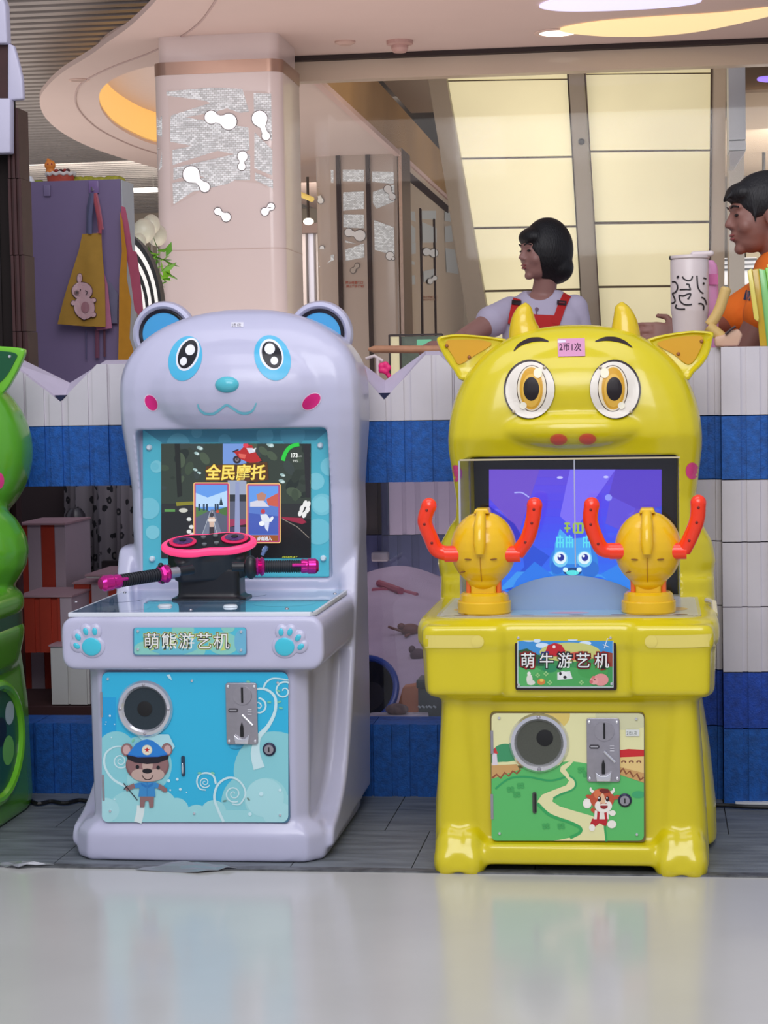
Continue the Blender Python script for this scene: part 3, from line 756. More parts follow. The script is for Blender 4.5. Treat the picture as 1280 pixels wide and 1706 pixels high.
for nm, pts, lab in (('tape_scrap', ((225, 1447), (300, 1437), (350, 1441), (395, 1446), (330, 1452)), 'crumpled silver tape scrap on the floor edge before the white bear machine'), ('tape_scrap', ((-10, 1440), (40, 1438), (90, 1441), (30, 1445)), 'torn tape scrap on the floor edge at the far left')):
    P = [aZ(x, y, .005) for x, y in pts]; bm = B()
    V = [bm.verts.new((p.x, p.y, .004+.004*(i % 2))) for i, p in enumerate(P)]; c = bm.verts.new(sum((v.co for v in V), Vector())/len(V)+Vector((0, 0, .009)))
    for i in range(len(V)): bm.faces.new((V[i], V[(i+1) % len(V)], c))
    bmesh.ops.subdivide_edges(bm, edges=bm.edges, cuts=3, use_grid_fill=True)
    for v in bm.verts: v.co.z += random.uniform(-.003, .005)
    r = bmesh.ops.extrude_face_region(bm, geom=bm.faces[:])
    for v in r['geom']:
        if isinstance(v, bmesh.types.BMVert): v.co.z -= .0012
    tag(obj(nm, bm, mat('tape_silver', (150, 152, 156), rough=.3, metal=.5), world=True), lab, 'tape')

# ------- raised floor of the play pen, sand, toys
bm = B(); box(bm, -2.9, 1.2, 5.99, 9.0, -.012, .12); struct('floor_play_pen', bm, mat('play_mat', (120, 96, 104), rough=.7))
def sand():
    bm = B(); nx, ny = 24, 34; V = {}
    for i in range(nx+1):
        for j in range(ny+1):
            x = -1.12+.56*i/nx; y = 6.0+1.85*j/ny; u = (y-6.0)/1.85
            z = .155+.27*u+.05*math.exp(-((x+.95)**2/.03+(y-7.75)**2/.15))+.012*math.sin(9*x+3*y)+.010*math.sin(17*y+5*x)
            ed = min(i, nx-i, j, ny-j); z = z if ed > 0 else .121
            V[i, j] = bm.verts.new((x, y, z))
    for i in range(nx):
        for j in range(ny): bm.faces.new((V[i, j], V[i+1, j], V[i+1, j+1], V[i, j+1]))
    o = obj('play_sand', bm, mat('white_sand', (196, 176, 196), rough=.9, noise=.12, nscale=7, bump=.5, bscale=300), world=True, smooth=True, sharp=80)
    tag(o, 'heap of pale play sand inside the pen, seen through the fence opening', 'sand', kind='stuff')
sand()
def sand_z(x, y):
    u = (y-6.0)/1.85; return .155+.27*u+.05*math.exp(-((x+.95)**2/.03+(y-7.75)**2/.15))+.012*math.sin(9*x+3*y)+.010*math.sin(17*y+5*x)
def pen_back():
    t = thing('pen_partition', (-.6, 8.2, .12), 'far inner side of the play pen, pale ribs above a navy band', 'fence')
    a = aY(648, 812, 8.1); b = aY(760, 890, 8.1)
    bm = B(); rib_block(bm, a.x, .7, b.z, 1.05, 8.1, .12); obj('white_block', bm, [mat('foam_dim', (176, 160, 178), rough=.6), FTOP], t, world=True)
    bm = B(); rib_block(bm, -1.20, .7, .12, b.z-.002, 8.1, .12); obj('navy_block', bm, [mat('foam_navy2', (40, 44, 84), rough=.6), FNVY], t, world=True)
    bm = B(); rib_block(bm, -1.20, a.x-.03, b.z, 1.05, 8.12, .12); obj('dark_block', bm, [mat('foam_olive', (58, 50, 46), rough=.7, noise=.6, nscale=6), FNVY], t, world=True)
    bm = B(); rib_block(bm, a.x-.03, a.x-.002, b.z, 1.05, 8.09, .12); obj('navy_post', bm, [FNVY, FNVY], t, world=True)
    c = aY(620, 935, 8.06); d = aY(647, 920, 8.06)
    bm = B(); box(bm, c.x, d.x, 8.04, 8.1, c.z, d.z); obj('socket_plate', bm, mat('plate_grey', (128, 122, 132), rough=.5, noise=.3), t, world=True, bevel=.006)
pen_back()
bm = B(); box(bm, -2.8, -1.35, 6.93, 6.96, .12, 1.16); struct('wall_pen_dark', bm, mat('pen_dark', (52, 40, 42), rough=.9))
def on_sand(px, py):
    for i in range(380):
        p = aY(px, py, 6.0+i*.005)
        if p.z <= sand_z(p.x, p.y): break
    return p
# toys in the sand
p = on_sand(655, 990); t = thing('toy_rake', (p.x, p.y, p.z-.006), 'pinkish red toy rake lying across the pale sand heap', 'toy')
RD = mat('toy_dusty_red', (168, 84, 104), rough=.5)
a = on_sand(622, 984); b = on_sand(695, 992); bm = B(); sweep(bm, [a, (a+b)/2+Vector((0, 0, .012)), b], .011, 8); obj('handle', bm, RD, t, world=True)
a = on_sand(632, 976); b = on_sand(668, 990); bm = B(); sweep(bm, [a+Vector((0, 0, .01)), b+Vector((0, 0, .012))], .014, 8); obj('blade', bm, RD, t, world=True)
p = on_sand(684, 1055); t = thing('toy_crab', (p.x, p.y, p.z-.01), 'small brown toy creature on the sand beside the yellow machine', 'toy')
BRN = mat('toy_brown', (116, 58, 44), rough=.5)
bm = B(); ellip(bm, (0, 0, .022), (.036, .028, .022)); ellip(bm, (-.03, -.01, .035), (.014, .012, .012)); obj('body', bm, BRN, t, smooth=True, sharp=80)
bm = B(); sweep(bm, [(-.03, -.015, .02), (-.06, -.02, .03), (-.075, -.02, .036)], .005, 6); obj('claw', bm, BRN, t)
bm = B(); sweep(bm, [(.0, -.03, .01), (-.012, -.05, .006)], .005, 6); obj('claw', bm, BRN, t)
p = on_sand(697, 1097); bm = B(); ellip(bm, p+Vector((0, 0, .012)), (.028, .022, .022)); ellip(bm, p+Vector((-.02, 0, .03)), (.012, .012, .014)); tag(obj('toy_animal', bm, mat('toy_plum', (84, 48, 62), rough=.6), world=True, smooth=True, sharp=80), 'tiny dark plum toy on the sand below the brown one', 'toy')
def basin():
    c = aY(625, 1145, 6.06); t = thing('basin', (c.x-.04, 6.10, .135), 'dark-inside basin with thick blue rim standing behind the fence opening', 'basin')
    M = Matrix.Translation((0, 0, .12)) @ Euler((math.radians(62), math.radians(-22), 0)).to_matrix().to_4x4()
    bm = B(); lathe(bm, [(0, -.07), (.05, -.07), (.085, -.02), (.102, 0), (.097, 0), (.08, -.018), (.046, -.062), (0, -.062)], 36, M); obj('bowl', bm, mat('basin_dark', (20, 26, 30), rough=.4), t, smooth=True)
    bm = B(); sweep(bm, [M @ Vector((.103*math.cos(a*PI/18), .103*math.sin(a*PI/18), 0)) for a in range(36)], .010, 10, closed=True); obj('rim', bm, mat('basin_blue', (38, 76, 168), rough=.35), t, smooth=True)
    bm = B(); box(bm, -.05, .05, -.02, .05, -.002, .03); obj('foot', bm, mat('basin_dark', (20, 26, 30)), t)
basin()
a = aY(619, 1115, 6.22); bm = B(); capsule(bm, (a.x, 6.24, .17), (a.x-.006, 6.24, a.z+.03), .013); tag(obj('spade_handle', bm, mat('toy_yellow_green', (190, 192, 30), rough=.5), world=True, smooth=True), 'upright yellow-green spade handle behind the blue-rimmed basin', 'toy')
a = aY(655, 1145, 6.16); b = aY(697, 1186, 6.16); bm = B(); prism(bm, [(a.x, b.z-.03), (b.x, b.z-.03), (b.x, a.z+.008), (a.x+.03, a.z)], 6.16, 6.22, 'y')
tag(obj('toy_block', bm, mat('toy_orange', (206, 118, 62), rough=.5), world=True, bevel=.004), 'orange toy block in the sand right of the blue-rimmed basin', 'toy')
def dark_box():
    a = aY(694, 1132, 6.03); b = aY(735, 1203, 6.03); t = thing('dark_tub', ((a.x+b.x)/2, 6.06, .13), 'dark green lidded tub beside the leg of the yellow machine', 'box')
    M = mat('tub_green', (34, 52, 50), rough=.4)
    bm = B(); box(bm, a.x+.004, b.x+.06, 6.03, 6.12, .125, a.z-.025); obj('tub', bm, M, t, world=True, bevel=.006)
    bm = B(); box(bm, a.x, b.x+.064, 6.02, 6.125, a.z-.027, a.z); obj('lid', bm, M, t, world=True, bevel=.006)
    ar = Art(0, 0, 1, planeY(6.029), step=.0003)
    for i, (x, w) in enumerate(((697, 4), (703, 5), (710, 3), (714, 6), (722, 5))): ar.stroke([(x, 1176), (x+w, 1179)], 3, (176, 190, 186), raw=True)
    ar.build('print', PRINT, t)
dark_box()
a = aZ(650, 1196, .215)
bm = B(); prism(bm, [(-.86, 5.93), (-.66, 5.935), (-.67, 6.02), (-.84, 6.02)], .19, .20, 'z'); o = tag(obj('paper_scrap', bm, mat('paper_mottled', (190, 182, 192), rough=.8, noise=.4, nscale=30), world=True), 'mottled pale sheet lying at the foot of the basin', 'paper')
bm = B(); ellip(bm, (-.76, 5.985, .215), (.035, .02, .018)); tag(obj('shell_toy', bm, mat('shell_brown', (120, 96, 92), rough=.8, noise=.6, nscale=60), world=True, smooth=True), 'small mottled brown toy on the pale sheet under the blue rim', 'toy')

# ------- foam steps inside the left opening
def steps():
    FR = mat('foam_red', (182, 58, 36), rough=.6, noise=.12, nscale=12); FW2 = mat('foam_dusk_white', (186, 168, 178), rough=.6); TP = mat('foam_rosy_top', (178, 142, 150), rough=.6)
    DKR = mat('foam_maroon', (62, 30, 30), rough=.8); PW = mat('foam_ivory', (206, 204, 200), rough=.55)
    def stack(label, px0, px1, py_top, py_bot, Y, depth, cols, zbase):
        a = aY(px0, py_top, Y); b = aY(px1, py_bot, Y)
        t = thing('foam_step', ((a.x+b.x)/2, Y+depth/2, zbase), label, 'foam block')
        xs = [a.x+(b.x-a.x)*f for f, _ in cols]+[b.x]
        for i, (f, m) in enumerate(cols):
            bm = B(); rib_block(bm, xs[i], xs[i+1]-.001, zbase, a.z-.006, Y, depth); obj('stripe', bm, [m, TP], t, world=True)
        bm = B(); box(bm, a.x-.004, b.x+.003, Y-.006, Y+depth, a.z-.006, a.z); obj('top_sheet', bm, TP, t, world=True)
    stack('upper foam step with white and red stripes behind the green machine', 28, 114, 872, 1090, 6.42, .30, ((0, FR), (.22, FW2), (.50, FR), (.78, FW2)), .12)
    stack('lower foam step with a red front and a pale corner, nearest the green machine', 30, 122, 992, 1088, 6.14, .26, ((0, FR), (.78, FW2)), .365)
    stack('low red foam step behind the left grip of the bear machine', 123, 230, 970, 1075, 6.34, .3, ((0, FR), (.28, FW2), (.55, FR)), .365)
    stack('pale ribbed foam block under the steps, left of the bear machine', 84, 150, 1074, 1187, 6.06, .25, ((0, PW), (.5, PW)), .215)
    stack('white foam cap on the low red step by the left grip', 144, 190, 957, 966, 6.28, .3, ((0, PW),), .585)
    bm = B(); box(bm, -2.2, -1.35, 6.02, 6.04, .12, .214); struct('trim_13', bm, DKR)
    bm = B(); box(bm, -2.2, -1.35, 6.04, 6.9, .12, .21); struct('floor_step_base', bm, DKR)
steps()
def leopard():
    a = aY(120, 812, 6.82); b = aY(225, 960, 6.82)
    t = thing('leopard_cloth', ((a.x+b.x)/2, 6.95, .36), 'grey cloth with black leopard spots hanging inside the left fence opening', 'cloth')
    bm = B(); n = 40; V = []
    for i in range(n+1):
        x = a.x-.04+(b.x-a.x+.12)*i/n; y = 6.82+.025*math.sin(i*.7)+.01*math.sin(i*1.9)
        V.append((bm.verts.new((x, y, .36)), bm.verts.new((x+.01, y+.012, a.z+.06)), bm.verts.new((x, y+.01, .36)), bm.verts.new((x+.01, y+.022, a.z+.06))))
    for p, q in zip(V, V[1:]):
        bm.faces.new((p[0], q[0], q[1], p[1])); bm.faces.new((p[2], p[3], q[3], q[2])); bm.faces.new((p[1], q[1], q[3], p[3]))
    m = bpy.data.materials.new('leopard_print'); m.use_nodes = True; nt = m.node_tree; pb = nt.nodes['Principled BSDF']; pb.inputs['Roughness'].default_value = .9
    tc = nt.nodes.new('ShaderNodeTexCoord'); vo = nt.nodes.new('ShaderNodeTexVoronoi'); vo.inputs['Scale'].default_value = 23; vo.inputs['Randomness'].default_value = .9
    nz = nt.nodes.new('ShaderNodeTexNoise'); nz.inputs['Scale'].default_value = 60
    nt.links.new(tc.outputs['Object'], vo.inputs[0]); nt.links.new(tc.outputs['Object'], nz.inputs[0])
    ad = nt.nodes.new('ShaderNodeMath'); ad.operation = 'MULTIPLY_ADD'; ad.inputs[1].default_value = .35; nt.links.new(nz.outputs[0], ad.inputs[0]); nt.links.new(vo.outputs[0], ad.inputs[2])
    cr = nt.nodes.new('ShaderNodeValToRGB'); e = cr.color_ramp.elements; cr.color_ramp.interpolation = 'CONSTANT'
    e[0].position = 0; e[0].color = (.16, .14, .14, 1); e[1].position = .30; e[1].color = (.015, .015, .02, 1); x = e.new(.50); x.color = (.20, .18, .20, 1)
    nt.links.new(ad.outputs[0], cr.inputs[0]); nt.links.new(cr.outputs[0], pb.inputs['Base Color'])
    obj('cloth', bm, m, t, world=True, smooth=True, sharp=80)
leopard()
a = aY(112, 880, 6.75); bm = B(); lathe(bm, [(.0, 0), (.03, 0), (.034, .05), (.034, .16), (.02, .18), (0, .18)], 20, Matrix.Translation((a.x+.03, 6.75, .60))); tag(obj('bottle', bm, mat('bottle_dark', (54, 50, 56), rough=.3), world=True, smooth=True), 'dark bottle standing by the upper foam step before the spotted cloth', 'bottle')
bm = B(); box(bm, -1.86, -1.72, 6.735, 6.77, .12, .60); tag(obj('crate', bm, mat('crate_black', (34, 28, 30), rough=.7), world=True), 'dark crate behind the upper foam step, in shade', 'crate')

# ------- brown and white castle tower at the left edge
def tower():
    t = thing('castle_tower', (-2.1, 6.15, .0), 'dark brown ribbed castle tower with white blocks, at the left edge', 'tower')
    BR = mat('foam_brown', (62, 28, 26), rough=.5, noise=.2, nscale=20); WT = mat('foam_lilac_white', (196, 192, 212), rough=.5)
    IN = mat('tower_dark', (26, 16, 14), rough=.9)
    x1 = 0
    def xr(px): return aY(px, 300, 6.0).x
    for z0, z1, px0, px1 in ((1.0, 1.36, 14, 39), (1.362, 1.59, 14, 37), (1.592, 1.82, 13, 35), (1.822, 2.03, 14, 33)):
        bm = B(); a, b = xr(px0), xr(px1); n = 5
        for i in range(n):
            u = a+(b-a)*i/n; v = a+(b-a)*(i+1)/n
            box(bm, u, v, 6.0+.010*(i % 2), 6.10, z0, z1)
        obj('brown_block', bm, BR, t, world=True)
    bm = B(); box(bm, -2.6, -1.96, 6.04, 6.09, .0, 1.86); obj('dark_core', bm, IN, t, world=True)
    bm = B(); box(bm, -2.6, -1.935, 6.05, 6.10, 0, 1.0); obj('brown_block', bm, BR, t, world=True)
    bm = B(); box(bm, -2.6, xr(16), 6.05, 6.08, 1.0, 2.2); obj('dark_core', bm, IN, t, world=True)
    for pts in ([(-60, 165), (20, 165), (20, 256), (-60, 258)], ):
        bm = B(); A = [aY(x, y, 5.97) for x, y in pts]; prism(bm, [(q.x, q.z) for q in A], 5.95, 5.995, 'y'); obj('white_block', bm, WT, t, world=True, bevel=.006)
    bm = B(); A = [aY(x, y, 5.98) for x, y in [(14, 73), (24, 76), (32, 105), (38, 130), (40, 166), (14, 168)]]; prism(bm, [(q.x, q.z) for q in A], 5.97, 5.998, 'y'); obj('white_block', bm, WT, t, world=True, bevel=.006)
    bm = B(); A = [aY(x, y, 5.97) for x, y in [(-60, 74), (17, 72), (17, 168), (-60, 166)]]; prism(bm, [(q.x, q.z) for q in A], 5.98, 5.998, 'y'); obj('brown_block', bm, BR, t, world=True)
    bm = B(); A = [aY(x, y, 5.97) for x, y in [(-60, -20), (2, -20), (12, 10), (15, 74), (-60, 74)]]; prism(bm, [(q.x, q.z) for q in A], 5.95, 5.998, 'y'); obj('white_block', bm, WT, t, world=True, bevel=.006)
tower()
# ================================================================== white bear arcade machine
PW_ = mat('abs_lilac_white', (192, 191, 214), rough=.32, coat=.25, noise=.015)
CHR = mat('chrome', (232, 232, 236), rough=.22, metal=.85)
STL = mat('brushed_steel', (176, 172, 178), rough=.35, metal=.8, noise=.08, nscale=60)
BLK = mat('black_plastic', (24, 25, 30), rough=.38)
GRL = mat('speaker_cloth', (34, 50, 58), rough=.6, noise=.15, nscale=200)
BLACK = (20, 18, 26)
def screw(parent, px, py, Y, r=.0045, name='screw', m=None):
    c = aY(px, py, Y); bm = B(); lathe(bm, [(0, .004), (r*.7, .0035), (r, .001), (r, 0), (0, 0)], 14, Matrix.Translation(c) @ Euler((PI/2, 0, 0)).to_matrix().to_4x4())
    return obj(name, bm, m or CHR, parent, world=True, smooth=True)
def panda():
    X0, Y0 = -1.135, 4.92
    t = thing('arcade_machine', (X0, Y0, 0), 'white bear-faced motorcycle arcade machine with blue door panel and pink-gripped handlebar', 'arcade machine')
    # body: local metres, y grows away from the viewer
    bm = B()
    loft(bm, [(0, -.318, .318, 0, .72), (.012, -.322, .322, -.002, .725), (.07, -.320, .320, .0, .72), (.095, -.300, .300, .015, .70)], n=14)
    loft(bm, [(.05, -.276, .280, .018, .60), (.50, -.281, .284, .022, .60)], n=16)
    prism(bm, rrect(-.331, .333, .482, .616, .036, 6), -.012, .70, 'y')
    fin = [(.05, .03), (.07, .075), (.16, .10), (.27, .155), (.345, .235), (.42, .35), (.48, .47), (.53, .60), (.57, .715), (.60, .742), (.70, .742), (.755, .70), (.76, .3), (.74, .05)]
    fin = [(v.x, v.y) for v in spline([(a, b, 0) for a, b in fin], 4)]
    prism(bm, fin, .292, .338, 'x'); prism(bm, fin, -.336, -.292, 'x')
    H = [(.50, .300, .56, .78), (.64, .314, .55, .785), (.72, .316, .55, .785), (.80, .320, .55, .785), (.90, .318, .545, .785), (.98, .325, .525, .785), (1.07, .333, .50, .79), (1.12, .335, .49, .79), (1.18, .333, .485, .79)]
    secs = [(z, .022-w, .022+w, a, b, 7) for z, w, a, b in H]
    for i in range(1, 13):
        f = math.sin(i/12*PI/2); z = 1.18+.215*f; k = max(.001, 1-f**2.15)**(1/2.15)
        secs.append((z, .022-.333*k, .022+.333*k, .66-(.66-.485)*k**.9, .66+.13*k, 7-3.5*f))
    # rounder, fuller forehead in front
    loft(bm, secs)
    ellip(bm, (.02, .585, 1.175), (.30, .155, .15))
    cut = B()
    sx0, sx1 = -.262, .268
    prism(cut, rrect(sx0, sx1, .655, 1.068, .012, 4), .3, .575, 'y')
    body = obj('body', molded(bm, .0065, 7, cut, 2), PW_, t, smooth=True, sharp=50)
    bv = bvh_of(body); sp = onbvh(bv)
    k1 = 2.7826
    # ears
    for cx, lx, arc in ((275, (313, 240), 0), (534, (0, 0), 1)):
        c = aY(cx, 557, 5.63); M = Matrix.Translation(c) @ Euler((PI/2, 0, 0)).to_matrix().to_4x4()
        e = obj('ear', lathe(B(), [(0, -.03), (.07, -.03), (.088, -.018), (.093, 0), (.088, .018), (.078, .026), (.071, .018), (.068, .012), (0, .012)], 44, M), PW_, t, world=True, smooth=True)
        obj('ear_rim', lathe(B(), [(.060, .012), (.070, .0125), (.070, .019), (.066, .022), (.060, .019)], 44, M, ring=True), mat('gloss_black', (22, 20, 30), rough=.15), e, world=True, smooth=True)
        obj('ear_lining', lathe(B(), [(0, .013), (.0615, .013), (.0615, .0175), (0, .0175)], 44, M), mat('ear_blue', (66, 160, 214), rough=.35), e, world=True)
    # eyes (traced in the crop at 180,480)
    def eye(cx, cy, pts):
        ar = Art(180, 480, k1, sp, grid=14, step=.00025)
        for (x, y, rx, ry, rot, col) in pts: ar.ell(x, y, rx, ry, col, rot)
        ar.build('eye', PRINT, t)
    AQ = (78, 182, 220)
    eye(0, 0, [(358, 326, 76, 106, 17, AQ), (370, 307, 50, 80, 22, (232, 232, 238)), (370, 306, 41, 70, 22, BLACK), (381, 286, 22, 25, 20, (240, 240, 246)), (350, 339, 16, 20, 20, (240, 240, 246))])
    eye(0, 0, [(763, 323, 82, 108, -20, AQ), (758, 308, 54, 74, -17, (232, 232, 238)), (760, 309, 44, 65, -20, BLACK), (750, 281, 24, 25, 0, (240, 240, 246)), (771, 336, 17, 19, 0, (240, 240, 246))])
    # nose: a small raised button
    h = sp(378, 641, 0)
    obj('nose', ellip(B(), h+Vector((0, .004, .0)), (.033, .018, .022)), mat('nose_teal', (88, 190, 204), rough=.15), t, world=True, smooth=True, sharp=80)
    ar = Art(180, 480, k1, sp, step=.0003); ar.stroke([(416, 538), (424, 562), (450, 582), (490, 582), (520, 562), (550, 543), (582, 560), (612, 578), (646, 580), (672, 566), (688, 532)], [5, 10, 12, 12, 11, 11, 11, 12, 12, 10, 5], (112, 190, 206)); ar.build('mouth', PRINT, t)
    for x, y, rx, ry, rot in ((200, 532, 26, 38, -30), (943, 526, 48, 30, -38)):
        ar = Art(180, 480, k1, sp, grid=12, step=.0006); ar.ell(x, y, rx+4, ry+4, (230, 206, 226), rot); ar.ell(x, y, rx, ry, (214, 30, 122), rot); ar.build('cheek', PRINT, t)
    ar = Art(180, 480, k1, sp, step=.0004); ar.rect(572, 158, 628, 180, (222, 220, 228)); ar.text('2币1次', 574, 177, 17, (90, 84, 96), sx=.85); ar.build('price_sticker', PAPER, t)

    # ---- screen bezel print and lcd, in the crop at 230,700 (x3.8788)
    YS = Y0+.565; k7 = 1280/330
    pb = panelbox(B(), 238, 714.5, 548.5, 961, YS+.001, .006, .004); bz = obj('screen_bezel', pb, mat('bezel_teal', (92, 196, 212), rough=.3), t, world=True)
    ar = Art(230, 700, k7, planeY(YS), clip=(32, 1236, 58, 1008))
    ar.rect(20, 40, 1250, 1010, (88, 194, 212)); ar.poly([(30, 60), (1236, 60), (1150, 130), (160, 150)], (70, 150, 176))  # darker band at the top paints the recess lip's shadow into the print
    for x, y, r, c in ((260, 160, 75, (96, 176, 198)), (380, 80, 35, (92, 170, 194)), (560, 130, 40, (90, 172, 196)), (820, 100, 55, (92, 172, 196)), (1000, 90, 80, (84, 164, 190)), (1240, 300, 60, (130, 214, 226)), (1150, 395, 55, (134, 216, 228)), (1190, 545, 70, (128, 212, 224)), (1185, 545, 52, (140, 220, 230)), (1165, 720, 85, (120, 208, 222)), (120, 300, 40, (132, 214, 226)), (70, 570, 70, (126, 210, 224)), (110, 690, 0, (0, 0, 0)), (95, 725, 45, (136, 216, 228)), (110, 300, 25, (118, 206, 220))):
        if r: ar.ell(x, y, r, r, c)
    ar.build('bezel_print', PRINT, bz)
    lcd = Art(230, 700, k7, planeY(YS-.003), clip=(150, 1118, 152, 890))
    L = lcd
    L.rect(150, 150, 1120, 895, (48, 58, 50))
    random.seed(3)
    for i in range(46):
        x = random.uniform(150, 1115); y = random.uniform(150, 520); r = random.uniform(14, 60); g = random.choice(((58, 72, 56), (40, 50, 42), (70, 84, 66), (30, 40, 36), (52, 62, 60)))
        L.ell(x, y, r, r*.6, g, random.uniform(0, 180), 10); L.layer -= 1 if i % 3 else 0
    for pts, c in (([(236, 150), (270, 150), (285, 490), (255, 500)], (26, 30, 28)), ([(1070, 150), (1110, 150), (1112, 500), (1085, 500)], (34, 34, 38)), ([(150, 540), (1118, 540), (1118, 895), (150, 895)], (38, 40, 42)),
                   ([(150, 600), (420, 580), (330, 895), (150, 895)], (28, 30, 34)), ([(900, 640), (1118, 640), (1118, 895), (760, 895)], (16, 16, 20)), ([(920, 660), (1118, 800), (1118, 895), (700, 895), (700, 760)], (12, 12, 16))): L.poly(pts, c)
    for x, y, r in ((400, 180, 22), (380, 215, 18), (855, 160, 26), (935, 355, 18), (930, 395, 22), (370, 320, 16), (395, 340, 14)):
        L.ell(x, y, r, r*.55, (150, 178, 178), 20, 10); L.ell(x+6, y+4, r*.5, r*.35, (196, 214, 214), -20, 8)
    L.poly([(925, 625), (1060, 632), (1090, 660), (1060, 672), (940, 640)], (146, 32, 62)); L.stroke([(930, 636), (1030, 690), (1105, 760)], 4, (150, 140, 130), raw=True)
    L.poly([(245, 530), (360, 525), (360, 545), (250, 555)], (130, 126, 36)); L.rect(172, 575, 240, 592, (86, 140, 74)); L.ell(293, 583, 28, 14, (196, 196, 186))
    for x, y in ((1080, 540), (1060, 570), (1095, 580), (1075, 610), (1050, 600), (1100, 545)): L.ell(x, y, 14, 24, (226, 226, 226), 20, 9)
    for x, y in ((330, 640), (345, 690), (330, 720), (350, 740)): L.ell(x, y, 16, 13, (214, 216, 214), 0, 9)
    # centre column: sky behind the rider, road
    L.poly([(548, 150), (700, 150), (700, 285), (548, 285)], (112, 146, 210)); L.poly([(580, 390), (700, 390), (705, 480), (585, 480)], (150, 160, 186)); L.rect(585, 480, 706, 640, (88, 92, 114)); L.rect(585, 480, 706, 525, (44, 48, 56))
    L.poly([(590, 640), (706, 640), (706, 672), (590, 690)], (150, 56, 90)); L.rect(590, 690, 706, 895, (70, 66, 96)); L.poly([(630, 400), (655, 400), (662, 895), (622, 895)], (140, 150, 190))
    # rider on a red motorcycle
    L.ell(640, 255, 26, 26, (40, 34, 44)); L.ell(775, 262, 26, 26, (36, 28, 34)); L.ell(640, 255, 13, 13, (120, 110, 120)); L.ell(775, 262, 12, 12, (110, 96, 104))
    L.poly([(618, 205), (660, 195), (690, 165), (735, 160), (765, 215), (800, 262), (740, 280), (700, 268), (660, 250)], (176, 36, 36)); L.poly([(650, 215), (700, 222), (690, 250), (655, 240)], (214, 96, 84))
    L.ell(697, 162, 18, 16, (214, 60, 80)); L.poly([(700, 180), (740, 180), (760, 205), (720, 215)], (206, 206, 220)); L.stroke([(612, 205), (650, 190)], 9, (44, 24, 30), raw=True); L.stroke([(640, 230), (640, 258)], 6, (60, 40, 44), raw=True); L.poly([(735, 190), (765, 178), (755, 200)], (230, 230, 240))
    # speed gauge
    L.stroke([(936, 262), (948, 222), (972, 184), (1005, 164), (1042, 156)], [26, 26, 25, 24, 24], (38, 196, 62)); L.text('173', 985, 240, 38, (238, 242, 238), bold=.03, sx=.85); L.text('km/h', 1030, 238, 15, (200, 204, 200)); L.text('99%', 1000, 272, 24, (206, 212, 206), sx=.9)
    # title
    L.poly([(440, 300), (560, 285), (640, 290), (720, 275), (835, 270), (845, 385), (760, 400), (640, 385), (520, 392), (436, 392)], (84, 50, 20))
    L.text('全民摩托', 436, 376, 104, (232, 190, 60), bold=.035, sx=.93, shear=.08, outline=((70, 40, 14), .075))
    L.text('全民摩托', 436, 376, 104, (240, 222, 110), bold=.005, sx=.93, shear=.08)
    # two picture cards
    def card(x0, y0, x1, y1):
        L.poly(rrect(x0, x1, y0, y1, 12, 3), (240, 190, 120)); L.poly(rrect(x0+6, x1-6, y0+6, y1-6, 8, 3), (176, 64, 110)); L.rect(x0+15, y0+16, x1-15, y1-14, (96, 150, 226))
    card(358, 402, 592, 800); L.poly([(373, 470), (450, 500), (577, 455), (577, 560), (373, 560)], (176, 208, 240)); L.poly([(373, 590), (577, 585), (577, 790), (373, 790)], (84, 92, 112)); L.poly([(470, 578), (490, 578), (560, 790), (400, 790)], (110, 118, 138))
    L.poly([(485, 585), (577, 560), (577, 620)], (72, 110, 60)); L.poly([(460, 585), (373, 560), (373, 630)], (80, 120, 70)); L.poly([(525, 550), (537, 490), (550, 550)], (30, 52, 66))
    for x in (390, 420, 440, 495, 510): L.rect(x, 540, x+12, 585, (40, 62, 84))
    L.stroke([(480, 590), (500, 700), (530, 790)], 3, (200, 206, 214), raw=True); L.stroke([(468, 590), (430, 700), (395, 790)], 3, (180, 186, 196), raw=True)
    L.ell(477, 612, 13, 15, (60, 60, 70)); L.poly([(458, 628), (498, 628), (490, 690), (464, 690)], (204, 176, 160)); L.poly([(462, 690), (492, 690), (494, 745), (460, 745)], (54, 50, 56)); L.poly([(450, 640), (506, 640), (500, 655), (456, 655)], (226, 214, 206)); L.ell(515, 590, 10, 10, (196, 70, 50))
    card(700, 408, 922, 795); L.rect(716, 560, 906, 740, (66, 92, 176)); L.poly([(716, 560), (906, 545), (906, 620), (716, 600)], (86, 120, 196)); L.poly([(830, 510), (906, 470), (906, 560), (840, 550)], (196, 90, 72)); L.poly([(725, 530), (800, 510), (850, 560), (725, 560)], (206, 206, 220))
    L.poly([(765, 480), (800, 465), (830, 480), (820, 520), (775, 520)], (180, 128, 110)); L.ell(808, 590, 14, 16, (186, 60, 70)); L.poly([(790, 610), (830, 606), (855, 640), (845, 672), (800, 650)], (214, 222, 232)); L.ell(800, 668, 18, 16, (232, 236, 240)); L.poly([(815, 660), (850, 655), (840, 720), (822, 700)], (206, 214, 236)); L.ell(862, 640, 10, 20, (226, 230, 236), 30)
    L.rect(716, 742, 906, 782, (150, 84, 44)); L.text('点击进入', 770, 775, 28, (226, 236, 250), bold=.03, sx=.85)
    L.text('FREEPLAY', 930, 890, 15, (206, 214, 60), sx=1.5, shear=.3); L.ell(820, 835, 16, 24, (150, 170, 214), 30); L.ell(812, 850, 10, 12, (220, 226, 236))
    lo = L.build('lcd_picture', SCREEN, bz)
